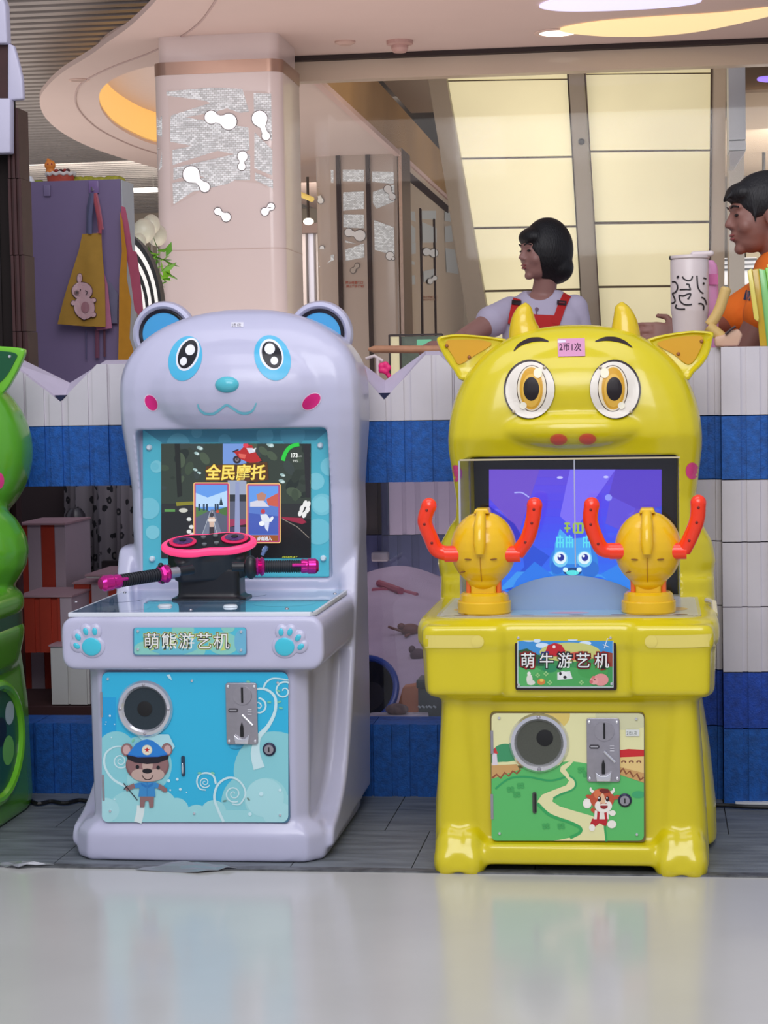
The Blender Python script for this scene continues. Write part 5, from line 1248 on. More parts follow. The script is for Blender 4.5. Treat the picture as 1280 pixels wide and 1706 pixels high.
    for cx, s in ((481, 1), (817, -1)):
        # a curved plate that stands proud of the face
        ar = Art(680, 480, k5, onbvh(bv, .006), grid=22, step=.0005)
        ar.ell(cx-2*s, 399, 101, 117, (38, 20, 22), 4*s); ar.ell(cx+1*s, 402, 97, 112, WHT, 4*s)
        ar.ell(cx+8*s, 396, 60, 92, (60, 34, 30)); ar.ell(cx+8*s, 396, 57, 89, (236, 222, 190)); ar.ell(cx+6*s, 396, 46, 84, (214, 160, 40)); ar.ell(cx+6*s, 404, 36, 66, (228, 180, 70))
        ar.ell(cx+6*s if s > 0 else cx-2, 398, 31, 47, (26, 14, 16))
        ar.ell(cx+36*s-4, 335, 17, 20, (244, 236, 206)); ar.ell(cx-26*s, 464, 14, 14, (244, 238, 214))
        pl = ar.build('eye', PRINT, t)
        for x, y in ((cx+58*s, 314), (cx-64*s, 488)):
            q = onbvh(bv, .0095)(680+x/k5, 480+y/k5, 0); bm = B(); ellip(bm, q, (.0045, .003, .0045)); obj('screw', bm, mat('screw_tan', (190, 176, 150), rough=.4, metal=.4), pl, world=True)
    for x, y in ((595, 598), (709, 596)):
        ar = Art(680, 480, k5, sp, grid=14, step=.0004); ar.ell(x, y, 40, 27, (214, 190, 30)); ar.ell(x, y, 34, 22, (216, 96, 52)); ar.ell(x, y, 24, 14, (224, 84, 58)); ar.build('nostril', PRINT, t)
    for x, y, rx in ((1123, 722, 26), (188, 732, 26)):
        ar = Art(680, 480, k5, sp, grid=12, step=.0004); ar.ell(x, y, rx, 33, (224, 70, 130)); ar.build('cheek', PRINT, t)
    # price tag taped to the forehead
    ar = Art(680, 480, k5, onbvh(bv, .003), grid=30, step=.0004); ar.poly([(591, 200), (698, 197), (700, 268), (593, 270)], (214, 150, 184)); ar.text('2币1次', 597, 245, 34, (70, 30, 60), bold=.02, sx=.86); ar.poly([(592, 206), (622, 205), (624, 214), (592, 216)], (226, 216, 232))
    ar.build('price_tag', PAPER, t)
    # ---- screen
    YS = Y0+.615
    fr = obj('screen_frame', prism(B(), rrect(X0-.27, X0+.27, .588, .982, .006, 3), YS, YS+.008, 'y'), mat('screen_black', (10, 12, 14), rough=.25), t, world=True)
    lp = aY(815, 783, YS-.002); rp = aY(1103, 783, YS-.002)
    k = k5; L = Art(680, 480, k, planeY(YS-.0015), clip=(320, 1002, 716, 1272), step=.00006)
    cols = [(96, 72, 214), (88, 70, 226), (76, 66, 230), (66, 74, 236), (58, 84, 236), (50, 96, 236), (46, 108, 236), (44, 124, 238), (46, 140, 240)]
    for i in range(18):
        y0 = 716+i*31; f = min(i/17*8, 7.99); a = cols[int(f)]; b = cols[min(int(f)+1, 8)]; g = f-int(f); L.rect(320, y0, 1002, y0+32, tuple(a[j]+(b[j]-a[j])*g for j in range(3))); L.layer -= 1
    L.layer += 1
    L.poly([(320, 716), (520, 716), (440, 960), (320, 830)], (108, 76, 200)); L.poly([(640, 716), (820, 716), (720, 860), (660, 960), (600, 900)], (120, 106, 240)); L.poly([(820, 716), (1002, 716), (1002, 860), (900, 900), (790, 830)], (86, 60, 196)); L.poly([(800, 820), (900, 870), (850, 960), (780, 930)], (94, 76, 214))
    L.poly([(320, 860), (420, 930), (470, 1010), (320, 1100)], (50, 50, 190)); L.poly([(440, 980), (560, 1060), (480, 1160), (420, 1200), (380, 1190), (460, 1100)], (34, 78, 210)); L.poly([(880, 900), (1002, 860), (1002, 1160), (860, 1000)], (52, 70, 206))
    L.poly([(350, 1200), (430, 1120), (560, 1120), (700, 1120), (860, 1150), (900, 1200), (760, 1140), (560, 1135)], (60, 150, 236))
    L.poly([(430, 1150), (500, 1080), (580, 1140), (540, 1180), (400, 1210)], (40, 120, 230)); L.poly([(760, 1130), (850, 1080), (900, 1200), (840, 1190)], (44, 130, 232))
    # rocky blue creature
    L.ell(655, 1085, 96, 90, (44, 128, 220)); L.poly([(580, 1010), (600, 950), (640, 990), (700, 985), (720, 1015), (730, 1090), (580, 1090)], (70, 164, 238)); L.ell(720, 1110, 34, 34, (40, 110, 206)); L.ell(590, 1100, 26, 30, (38, 108, 210))
    for x, y in ((602, 1070), (697, 1070)): L.ell(x, y, 30, 32, (120, 206, 240)); L.ell(x, y-4, 24, 24, (226, 244, 252)); L.ell(x+2, y-6, 13, 14, (30, 40, 150)); L.ell(x-3, y-12, 5, 5, (240, 246, 255))
    L.ell(650, 1120, 36, 16, (20, 60, 120)); L.ell(650, 1124, 26, 10, (90, 226, 226)); L.ell(622, 1112, 10, 9, (210, 246, 250)); L.ell(676, 1112, 10, 9, (210, 246, 250))
    # two rows of glowing glyph-like strokes above it
    for pts in (((618, 930), (640, 930)), ((629, 925), (629, 965)), ((618, 948), (642, 948)), ((655, 930), (690, 930)), ((655, 930), (655, 965)), ((690, 930), (690, 965)), ((655, 965), (692, 965)), ((672, 932), (672, 964))): L.stroke(pts, 8, (156, 190, 60), raw=True); L.layer -= 1
    L.layer += 1
    for x in (585, 622, 690): 
        for pts in (((x, 985), (x+28, 985)), ((x+4, 985), (x+4, 1025)), ((x+16, 975), (x+16, 1025)), ((x+28, 990), (x+28, 1025)), ((x, 1005), (x+30, 1005))): L.stroke(pts, 6, (90, 220, 240), raw=True); L.layer -= 1
    L.layer += 1
    L.ell(792, 827, 14, 13, (140, 150, 246)); L.stroke([(420, 808), (450, 808), (478, 826)], 5, (170, 176, 250)); L.ell(600, 748, 12, 5, (190, 190, 250)); L.ell(782, 746, 10, 5, (190, 190, 250))
    L.poly([(320, 1020), (360, 1060), (400, 1120), (330, 1200)], (30, 40, 150))
    L.build('lcd_picture', SCREEN, fr)
    # ---- clear guard in front of the screen
    AC = clear_mat('guard_acrylic', (.97, .97, .99), .025, .02); ACE = mat('acrylic_edge', (206, 212, 226), rough=.2, alpha=.55)
    Yg = 5.065
    g = bpy.data.objects.new('screen_guard', None); C.objects.link(g); g.parent = t; g.location = (0, Yg-Y0, .615)
    gl, gm, gr = aY(766, 768, Yg), aY(957, 768, Yg), aY(1133, 768, Yg)
    bm = B(); box(bm, gl.x, gm.x-.001, Yg, Yg+.004, .615, gl.z); obj('clear_sheet', bm, AC, g, world=True)
    bm = B(); box(bm, gm.x+.001, gr.x, Yg, Yg+.004, .615, gl.z); obj('clear_sheet', bm, AC, g, world=True)
    bm = B(); box(bm, gl.x-.004, gl.x, Yg+.006, Yg+.30, .615, gl.z); obj('side_sheet', bm, clear_mat('side_acrylic', (.80, .82, .92), .25, .15), g, world=True)
    bm = B(); box(bm, gm.x-.0015, gm.x+.0015, Yg-.002, Yg+.006, .72, gl.z); obj('seam', bm, ACE, g, world=True)
    bm = B(); box(bm, gl.x-.004, gl.x+.001, Yg-.001, Yg+.005, .615, gl.z); obj('edge', bm, ACE, g, world=True)
    bm = B(); box(bm, gl.x, gr.x, Yg-.001, Yg+.005, gl.z, gl.z+.004); obj('edge', bm, mat('edge_beige', (196, 184, 150), rough=.4), g, world=True)
    # low frosted arch at the foot of the screen
    P = [aY(680+x/k, 480+y/k, Yg-.02) for x, y in ((360, 1275), (372, 1225), (400, 1195), (460, 1165), (540, 1143), (650, 1134), (750, 1146), (830, 1168), (880, 1194), (895, 1225), (900, 1275))]
    bm = B(); prism(bm, [(p.x, max(p.z, .6148)) for p in spline(P, 4)], Yg-.022, Yg-.018, 'y')
    fm = bpy.data.materials.new('frosted_arch'); fm.use_nodes = True; nt = fm.node_tree; pb = nt.nodes['Principled BSDF']; pb.inputs['Base Color'].default_value = lin((158, 182, 212))+(1,); pb.inputs['Roughness'].default_value = .4; pb.inputs['Alpha'].default_value = .72
    obj('frosted_arch', bm, fm, g, world=True)
    # ---- deck sheet
    ar = Art(0, 0, 1, lambda u, v, h: Vector((X0+u, Y0+v, .6145+h)), clip=(-.318, .318, .03, .50))
    bm = B(); prism(bm, rrect(-.32, .32, .03, .55, .05, 8), .610, .6143, 'z'); dk = obj('deck_sheet', bm, mat('deck_cream', (196, 190, 160), rough=.2), t)
    ar.poly(rrect(-.312, .312, .036, .50, .04, 6), (196, 196, 190)); ar.stroke([(-.30, .06), (-.12, .052), (.12, .052), (.30, .06)], .010, (110, 96, 60)); ar.rect(-.14, .07, .14, .5, (150, 190, 220)); ar.ell(-.22, .2, .07, .05, (210, 170, 120)); ar.ell(.22, .2, .07, .05, (210, 170, 120)); ar.ell(.0, .12, .05, .02, (216, 150, 170))
    for x in (-.26, -.2, -.1, .02, .12, .2, .27): ar.ell(x, .075, .018, .006, (120, 60, 60)); 
    ar.build('deck_print', PRINT, dk)
    # ---- pale stripes that wrap the upper corners of the box
    for pts in (((693, 1068), (720, 1069), (760, 1069), (796, 1069)), ((1085, 1069), (1120, 1069), (1160, 1068), (1196, 1066))):
        ar = Art(0, 0, 1, onbvh(bv, .0016), step=.0004)
        ar.stroke(pts, 21, (232, 214, 110)); ar.ell(pts[-1][0] if pts[0][0] < 800 else pts[0][0], 1069, 10.5, 10.5, (232, 214, 110)); ar.build('pale_stripe', PRINT, t)
    # ---- sign
    YG = Y0-.012; k6 = 1280/540
    sg = obj('sign_frame', panelbox(B(), 857.5, 1054.5, 1028, 1150.5, YG-.004, .008, .006), mat('sign_black', (36, 14, 18), rough=.35), t, world=True, bevel=.002)
    a = Art(680, 1000, k6, planeY(YG-.0044), clip=(432, 812, 140, 345), step=.00005)
    a.rect(430, 138, 815, 348, (196, 210, 206)); a.clip = (436, 808, 146, 340)
    a.rect(430, 138, 815, 240, (66, 146, 210)); a.rect(430, 215, 815, 348, (62, 150, 84))
    for x, y, rx, ry in ((480, 155, 30, 9), (530, 178, 26, 10), (700, 170, 24, 9), (650, 155, 20, 6), (510, 160, 14, 8)): a.ell(x, y, rx, ry, (214, 232, 246))
    a.ell(640, 205, 120, 38, (206, 206, 120)); a.poly([(430, 200), (470, 190), (530, 225), (540, 260), (430, 260)], (40, 92, 60)); a.poly([(740, 225), (770, 200), (812, 210), (812, 262), (740, 262)], (150, 70, 50))
    a.poly([(542, 205), (552, 178), (580, 168), (606, 176), (622, 200), (616, 222), (548, 222)], (196, 34, 44)); a.ell(577, 184, 6, 6, (240, 226, 220)); a.poly([(600, 215), (690, 200), (730, 230), (600, 240)], (214, 96, 76))
    a.ell(470, 300, 70, 40, (86, 176, 96)); a.ell(620, 310, 130, 46, (76, 166, 88)); a.ell(560, 270, 30, 16, (46, 140, 90)); a.ell(730, 280, 60, 30, (70, 160, 80)); a.stroke([(775, 190), (785, 160), (790, 150)], 3, (220, 230, 236)); a.stroke([(770, 175), (795, 185)], 3, (220, 230, 236), raw=True)
    a.ell(480, 312, 12, 20, (226, 224, 210)); a.ell(478, 290, 7, 8, (236, 232, 224)); a.ell(486, 325, 16, 10, (220, 220, 206)); a.ell(526, 322, 16, 12, (214, 130, 60)); a.ell(528, 316, 8, 6, (236, 196, 90))
    a.poly([(590, 285), (640, 280), (650, 310), (590, 315)], (226, 228, 226)); a.ell(612, 296, 18, 16, (236, 236, 232)); a.ell(602, 290, 5, 7, (30, 30, 34)); a.ell(620, 304, 7, 6, (40, 36, 40))
    a.ell(762, 314, 30, 24, (226, 150, 146)); a.ell(735, 318, 17, 15, (232, 162, 156)); a.ell(724, 322, 7, 7, (206, 110, 110)); a.ell(732, 306, 6, 8, (214, 120, 116), 30); a.ell(738, 314, 2.5, 2.5, (40, 20, 20))
    for x, y in ((560, 325), (685, 325), (545, 290), (512, 296)):
        for q in range(4): a.ell(x+6*math.cos(q*PI/2), y+6*math.sin(q*PI/2), 4, 4, (150, 206, 130), 0, 8); a.layer -= 1
        a.layer += 1
    for ch, x, oc in (('萌', 444, (150, 22, 24)), ('牛', 518, (34, 60, 150)), ('游', 590, (22, 26, 40)), ('艺', 662, (120, 26, 30)), ('机', 736, (150, 22, 24))):
        a.text(ch, x, 262, 64, oc, bold=.10, sx=.92); a.text(ch, x, 262, 64, (236, 236, 232), bold=.006, sx=.92, outline=((24, 18, 22), .05))
    a.build('sign_print', PRINT, sg)
    for x, y in ((436, 148), (800, 148), (438, 334), (804, 330)): screw(sg, 680+x/k6, 1000+y/k6, YG-.0048, .004)
    # ---- door
    YD = Y0+.022; k = 1280/540
    door = obj('door', panelbox(B(), 816.5, 1186.5, 1076.5, 1403, YD-.008, .014, .010), mat('door_brown_rim', (112, 96, 50), rough=.4), t, world=True)
    a = Art(680, 980, k, planeY(YD-.0083), clip=(330, 932, 494, 997, 20), step=.00005)
    GR = (92, 190, 104); CR = (232, 228, 172)
    a.rect(325, 490, 940, 700, CR); a.ell(570, 500, 70, 60, (226, 200, 110)); a.ell(860, 500, 120, 60, (214, 212, 170))
    a.poly([(325, 640), (360, 625), (400, 640), (440, 680), (325, 690)], (74, 156, 104)); a.ell(385, 650, 50, 36, (64, 150, 100))
    a.poly([(333, 650), (350, 650), (355, 700), (333, 705)], (226, 214, 220)); a.poly([(333, 650), (345, 628), (356, 655)], (206, 60, 60))
    a.poly([(325, 740), (420, 715), (520, 700), (640, 682), (760, 700), (832, 735), (935, 770), (935, 1000), (325, 1000)], GR)
    a.poly([(325, 700), (430, 695), (440, 716), (325, 755)], (206, 160, 100)); a.stroke([(333, 750), (350, 735), (366, 750), (382, 728), (398, 742), (414, 722), (430, 732), (444, 716)], 8, (150, 84, 54), raw=True)
    a.poly([(832, 640), (870, 635), (932, 638), (932, 690), (832, 680)], (206, 40, 44)); a.poly([(832, 668), (932, 664), (932, 740), (832, 720)], (232, 200, 130))
    for x in (852, 882, 912): a.ell(x, 686, 10, 6, (120, 66, 50)); a.ell(x, 689, 5, 4, (232, 200, 130))
    a.poly([(832, 705), (932, 730), (932, 768), (832, 735)], (206, 160, 100)); a.stroke([(836, 728), (850, 712), (862, 734), (876, 722), (890, 746), (904, 732), (918, 758), (930, 746)], 8, (140, 80, 50), raw=True)
    a.ell(910, 815, 26, 14, (66, 170, 110))
    a.stroke([(655, 684), (612, 710), (608, 730), (650, 755), (665, 790), (620, 815), (575, 835), (580, 860), (640, 890), (700, 930), (710, 1000)], [28, 34, 36, 36, 44, 54, 76, 84, 90, 120, 150], (60, 160, 84)) if False else None
    a.poly([(640, 682), (655, 682), (640, 700), (622, 716), (636, 736), (660, 752), (664, 778), (645, 798), (600, 815), (575, 828), (570, 842), (600, 862), (660, 880), (730, 900), (775, 940), (780, 1000), (560, 1000), (640, 985), (680, 965), (678, 945), (640, 925), (560, 895), (515, 860), (512, 840), (530, 815), (580, 795), (625, 778), (636, 760), (620, 742), (600, 722), (604, 704)], CR)
    a.stroke([(345, 792), (400, 752), (470, 745), (560, 760), (622, 745)], 7, (50, 164, 96)); a.stroke([(636, 740), (658, 756), (662, 780), (645, 798), (600, 815), (574, 830)], 7, (50, 164, 96)); a.stroke([(512, 850), (560, 895), (640, 925), (680, 946), (678, 966), (640, 986)], 12, (54, 168, 92)); a.stroke([(777, 940), (784, 1000)], 8, (54, 168, 92), raw=True)
    for x, y in ((445, 780), (405, 795), (430, 815), (685, 718), (705, 735), (545, 940), (605, 940)):
        for q in range(4): a.ell(x+10*math.cos(q*PI/2+.7), y+8*math.sin(q*PI/2+.7), 8, 6, (70, 168, 90), 0, 8); a.layer -= 1
        a.layer += 1
    # a little calf in red shorts
    BRc, WHc = (196, 84, 54), (244, 238, 226)
    a.stroke([(725, 870), (742, 885)], 16, BRc); a.ell(708, 850, 17, 20, WHc); a.ell(708, 850, 12, 14, (250, 246, 236))
    a.poly([(728, 910), (790, 910), (782, 940), (756, 928), (732, 948), (720, 930)], (190, 34, 44)); a.poly([(738, 878), (792, 878), (794, 912), (734, 912)], (240, 232, 220)); a.poly([(748, 878), (758, 878), (756, 912), (746, 912)], (190, 34, 44)); a.poly([(774, 878), (784, 878), (788, 912), (778, 912)], (190, 34, 44))
    a.stroke([(790, 882), (806, 892)], 12, WHc); a.ell(808, 888, 13, 11, WHc); a.ell(805, 932, 18, 16, WHc); a.ell(727, 946, 12, 14, WHc)
    a.ell(767, 832, 48, 42, BRc); a.ell(772, 860, 34, 26, WHc); a.ell(748, 812, 14, 18, (224, 120, 76)); a.poly([(755, 800), (762, 792), (790, 792), (800, 806), (770, 812)], (120, 40, 36)); a.ell(768, 840, 10, 30, (236, 190, 150))
    a.stroke([(732, 806), (722, 796), (722, 786)], [14, 10, 4], WHc); a.stroke([(802, 808), (812, 800), (812, 788)], [14, 10, 4], WHc); a.ell(718, 824, 16, 8, BRc, 20); a.ell(822, 826, 16, 8, BRc, -20)
    a.ell(756, 832, 7, 11, (50, 26, 26)); a.ell(788, 832, 7, 11, (50, 26, 26)); a.ell(754, 828, 2.5, 3, (250, 250, 250)); a.ell(786, 828, 2.5, 3, (250, 250, 250)); a.ell(774, 862, 15, 10, (150, 30, 36)); a.poly([(760, 858), (788, 858), (786, 852), (762, 852)], WHc); a.ell(764, 850, 3, 2, (200, 110, 100)); a.ell(782, 850, 3, 2, (200, 110, 100))
    a.rect(860, 558, 914, 584, (222, 224, 218)); a.text('2币1次', 863, 579, 18, (80, 90, 70), sx=.8)
    a.build('door_print', PRINT, door)
    for x, y in ((360, 512), (902, 516), (362, 968), (904, 972)): screw(door, 680+x/k, 980+y/k, YD-.0088, .004)
    for y0, y1 in ((1217, 1256), (1323, 1365)): obj('hinge', panelbox(B(), 817.5, y0, 822.5, y1, YD-.0105, .01, .0015), STL, door, world=True)
    speaker2(door, 898.5, 1237, YD-.0085)
    acceptor(door, 1005.5, 1249, YD-.0085, 1.0)
    lock(door, 1041.5, 1333, YD-.0085)
    c = aY(891, 1337, YD-.009); bm = B(); prism(bm, rrect(c.x-.005, c.x+.005, c.z-.0255, c.z+.0255, .004, 3), YD-.0125, YD-.008, 'y'); obj('pull_slot', bm, mat('slot_grey', (70, 72, 66), rough=.4), door, world=True)
    bm = B(); box(bm, c.x, c.x+.003, YD-.0135, YD-.0122, c.z-.022, c.z+.022); obj('pull_tab', bm, mat('slot_black', (14, 14, 16)), door, world=True)
    # ---- blasters
    for cx, i in ((806, 0), (1080, 1)): blaster(t, cx, X0, Y0)
    # black rubber under the hooves and glue blob at right rear of the deck
    bm = B(); sweep(bm, [aY(1178, 1000, 5.2), aY(1190, 1004, 5.15), aY(1192, 1024, 5.1)], .007, 8); obj('tape_edge', bm, mat('tape_cream', (216, 206, 170), rough=.4), t, world=True)
def speaker2(door, cx, cy, Y):
    c = aY(cx, cy, Y); M = Matrix.Translation(c) @ Euler((PI/2, 0, 0)).to_matrix().to_4x4()
    s = obj('speaker', lathe(B(), [(.052, 0), (.072, 0), (.072, .004), (.067, .011), (.059, .012), (.054, .006)], 56, M, ring=True), CHR, door, world=True, smooth=True, sharp=30)
    obj('speaker_cloth', lathe(B(), [(0, .001), (.0555, .001), (.0555, .004), (0, .004)], 44, M), mat('cloth_olive', (78, 80, 70), rough=.7, noise=.1, nscale=300), s, world=True)
    obj('speaker_cone', lathe(B(), [(0, 0), (.020, 0), (.020, .0008), (0, .003)], 32, M @ Matrix.Translation((.014, .012, .0042))), mat('cone_black', (10, 10, 12), rough=.6), s, world=True, smooth=True)
    for an in (90, 270):
        q = M @ Vector((.063*math.cos(math.radians(an)), .063*math.sin(math.radians(an)), .0115)); obj('screw', lathe(B(), [(0, .004), (.004, .003), (.005, 0), (0, 0)], 10, Matrix.Translation(q) @ Euler((PI/2, 0, 0)).to_matrix().to_4x4()), STL, s, world=True)
def blaster(t, px, X0, Y0):
    YB2 = 4.985; c = aY(px, 914, YB2); s = 1 if px < 900 else -1; dx = 0 if s > 0 else 275
    BY = mat('blaster_yellow', (238, 190, 18), rough=.25, coat=.3); RDH = mat('handle_red', (255, 58, 20), rough=.28, coat=.3)
    b = bpy.data.objects.new('blaster', None); C.objects.link(b); b.parent = t; b.location = (c.x-X0, YB2-Y0, .6145)
    bm = B(); lathe(bm, [(0, 0), (.063, 0), (.066, .004), (.066, .028), (.064, .031), (.061, .031), (.061, .034), (.059, .046), (.052, .052), (0, .052)], 40, Matrix.Translation((c.x, YB2, .6145))); obj('turntable', bm, BY, b, world=True, smooth=True, sharp=30)
    bm = B(); prism(bm, rrect(c.x-.031, c.x+.031, YB2-.030, YB2+.028, .01, 4), .660, .705, 'z'); obj('neck', bm, BY, b, world=True, smooth=True)
    for sx in (-1, 1): bm = B(); prism(bm, rrect(c.x+sx*.037-.006, c.x+sx*.037+.006, YB2-.02, YB2+.02, .005, 3), .655, .700, 'z'); obj('clip', bm, mat('clip_orange', (232, 110, 40), rough=.3), b, world=True)
    bm = B(); ellip(bm, c, (.0815, .080, .092), seg=40); ellip(bm, (c.x, YB2-.0, c.z-.075), (.045, .045, .03))
    obj('ball', molded(bm, .004, 3), BY, b, world=True, smooth=True, sharp=80)
    bm = B()
    P = [aY(px+x, y, YB2) for x, y in ((-14, 850), (14, 850), (14, 862), (10, 872), (-10, 872), (-14, 862))]
    prism(bm, [(c.x-.021, c.z+.088), (c.x+.019, c.z+.088), (c.x+.014, c.z+.10), (c.x-.016, c.z+.10)], YB2-.04, YB2+.03, 'y')
    obj('sight_mount', bm, BY, b, world=True, bevel=.003)
    bm = B(); sweep(bm, [(c.x-.002, YB2-.045, c.z+.088), (c.x-.002, YB2-.078, c.z+.062), (c.x-.002, YB2-.094, c.z+.02), (c.x-.002, YB2-.095, c.z-.006)], [.012, .015, .0155, .011], 12); obj('sight_fin', bm, BY, b, world=True, smooth=True, sharp=50)
    # moulded seam and small slots
    bm = B(); sweep(bm, [(c.x-.002, YB2-.0815*math.cos(a), c.z+.0915*math.sin(a)) for a in [math.radians(d) for d in range(-58, -4, 8)]], .0012, 6); obj('seam', bm, mat('seam_ochre', (196, 140, 14), rough=.4), b, world=True)
    for x, z, r in ((-.032, -.020, .1), (-.046, -.052, -.3), (.030, -.020, -.1)):
        q = Vector((c.x+x, YB2-.082*math.sqrt(max(0, 1-(x/.0845)**2-(z/.09)**2)), c.z+z)); bm = B(); ellip(bm, q, (.009, .003, .002), (0, r, 0)); obj('slot', bm, mat('slot_ochre', (130, 84, 10)), b, world=True)
    if s > 0: hs = ([(743, 925), (728, 916), (718, 896), (708, 868), (715, 843)], [(848, 925), (868, 914), (880, 895), (888, 866), (891, 842)])
    else: hs = ([(1030, 920), (1004, 915), (994, 898), (984, 868), (986, 842)], [(1122, 920), (1142, 912), (1152, 892), (1162, 865), (1164, 838)])
    for i, pts in enumerate(hs):
        sd = -1 if i == 0 else 1; Yh = [YB2-.036, YB2-.038, YB2-.045, YB2-.055, YB2-.06]
        A = [aY(p[0], p[1], y) for p, y in zip(pts, Yh)]; root = Vector((c.x+sd*.050, YB2-.036, A[0].z+.003))
        q = A[0]+Vector((0, 0, 0))
        bm = B(); cyl(bm, root, root+Vector((sd*.042, 0, 0)), .0200, .0200, 28)
        h = obj('handle', bm, RDH, b, world=True, smooth=True, sharp=40)
        path = [root+Vector((sd*.034, -.0, 0))]+A[1:]
        bm = B(); sp_ = spline(path, 6); n = len(sp_); sweep(bm, sp_, [.0185+.0*(i/n) for i in range(n)], 16); ellip(bm, sp_[-1], (.0195, .0185, .0205))
        me = molded(bm, .0035, 3); obj('handle_arm', me, RDH, h, world=True, smooth=True, sharp=60)
        for f in (.45, .72, .93):
            p = sp_[int(n*f)-1]; bm = B(); ellip(bm, p+Vector((0, -.0185, 0)), (.0035, .002, .0035)); obj('screw_hole', bm, mat('hole_dark_red', (120, 20, 12)), h, world=True)
cow()

# ================================================================== green machine at the left edge
def green():
    X0, Y0 = -2.06, 4.93
    t = thing('arcade_machine', (X0, Y0, 0), 'green frog-coloured arcade machine cut by the left edge, with pointed ear and pink cheek', 'arcade machine')
    GM = mat('abs_green', (86, 160, 36), rough=.25, coat=.4, noise=.03); DG = mat('dark_green', (16, 84, 50), rough=.3); LG = mat('lime_edge', (112, 190, 44), rough=.2, coat=.4)
    bm = B()
    loft(bm, [(.0, -.305, .302, .02, .70), (.03, -.31, .306, .0, .72), (.30, -.31, .304, .02, .70), (.46, -.29, .292, .04, .68)], n=9)
    loft(bm, [(.40, -.29, .29, .0, .60), (.43, -.31, .31, -.02, .62), (.50, -.322, .322, -.03, .64), (.53, -.324, .324, -.03, .64)], n=8, seg=64)
    loft(bm, [(.572, -.324, .324, -.03, .64), (.60, -.325, .325, -.03, .64), (.62, -.318, .318, -.02, .64), (.635, -.30, .30, .0, .62)], n=8, seg=64)
    loft(bm, [(.50, -.312, .312, -.02, .63), (.60, -.312, .312, -.02, .63)], n=8, seg=64)
    ellip(bm, (0, .52, .74), (.345, .22, .20))
    secs = [(.60, -.25, .25, .42, .72, 4), (.80, -.30, .30, .42, .74, 4)]
    for i in range(0, 21):
        a = -PI/2+PI*i/20; z = 1.015+.25*math.sin(a); k = max(.02, math.cos(a))**.8; secs.append((z, -.336*k, .336*k, .60-.17*k, .60+.15*k, 3))
    loft(bm, sorted(secs[2:], key=lambda s: s[0]), n=3); loft(bm, [(.60, -.26, .26, .44, .70), (.92, -.26, .26, .44, .70)], n=4)
    cut = B(); prism(cut, rrect(-.24, .24, .66, .94, .01, 4), .1, .55, 'y')
    body = obj('body', molded(bm, .0075, 7, cut, 2), GM, t, smooth=True, sharp=50)
    bv = bvh_of(body)
    bm = B(); prism(bm, rrect(-.235, .235, .665, .935, .01, 3), .535, .545, 'y'); obj('screen', bm, mat('screen_black', (10, 12, 14)), t)
    bm = B(); loft(bm, [(.531, -.318, .318, -.024, .636), (.571, -.318, .318, -.024, .636)], n=8, seg=64); obj('belt', bm, DG, t, smooth=True, sharp=40)
    # side panel: lime ring round a printed oval
    xs = .314
    def sideloc(y, z): return Vector((X0+xs+.0, Y0+y, z))
    ring = [(X0+.305, Y0+.33+.20*math.cos(a), .235+.155*math.sin(a)) for a in [2*PI*i/40 for i in range(40)]]
    bm = B(); sweep(bm, ring, .016, 10, closed=True); rg = obj('side_ring', bm, LG, t, world=True, smooth=True)
    ar = Art(0, 0, 1, lambda u, v, h: Vector((X0+.3068+h*2, Y0+u, v))); ar.ell(.33, .235, .195, .150, (40, 96, 72))
    for u, v, r, c in ((.25, .18, .06, (210, 220, 226)), (.36, .26, .05, (30, 40, 44)), (.42, .20, .05, (126, 200, 90)), (.30, .30, .05, (60, 150, 80)), (.20, .25, .04, (30, 44, 48)), (.44, .30, .04, (190, 206, 210))): ar.ell(u, v, r, r*.8, c)
    ar.build('side_print', PRINT, rg, face=Vector((1, 0, 0)))
    for y, z in ((.60, .11), (.52, .075)):
        bm = B(); ellip(bm, (X0+.300, Y0+y, z), (.003, .004, .010)); obj('rivet', bm, LG, t, world=True)
    # ear
    out = [(-40, 578), (0, 577), (34, 580), (40, 586), (36, 600), (24, 625), (8, 650), (-14, 660)]; inn = [(-36, 587), (4, 585), (28, 590), (24, 604), (12, 625), (-2, 638), (-20, 640)]
    Ye = 5.50; P = spline([aY(x, y, Ye) for x, y in out], 4, True); bm = B(); prism(bm, [(p.x, p.z) for p in P], Ye, Ye+.03, 'y'); e = obj('ear', bm, LG, t, world=True, bevel=.006)
    Q = spline([aY(x, y, Ye) for x, y in inn], 4, True); bm = B(); prism(bm, [(p.x, p.z) for p in Q], Ye-.004, Ye+.002, 'y'); obj('ear_inlay', bm, DG, e, world=True); screw(e, 16, 594, Ye-.004, .005)
    ar = Art(0, 0, 1, onbvh(bv), grid=5, step=.0004); ar.ell(-2, 801, 9, 14, (224, 60, 130)); ar.build('cheek', PRINT, t)
green()
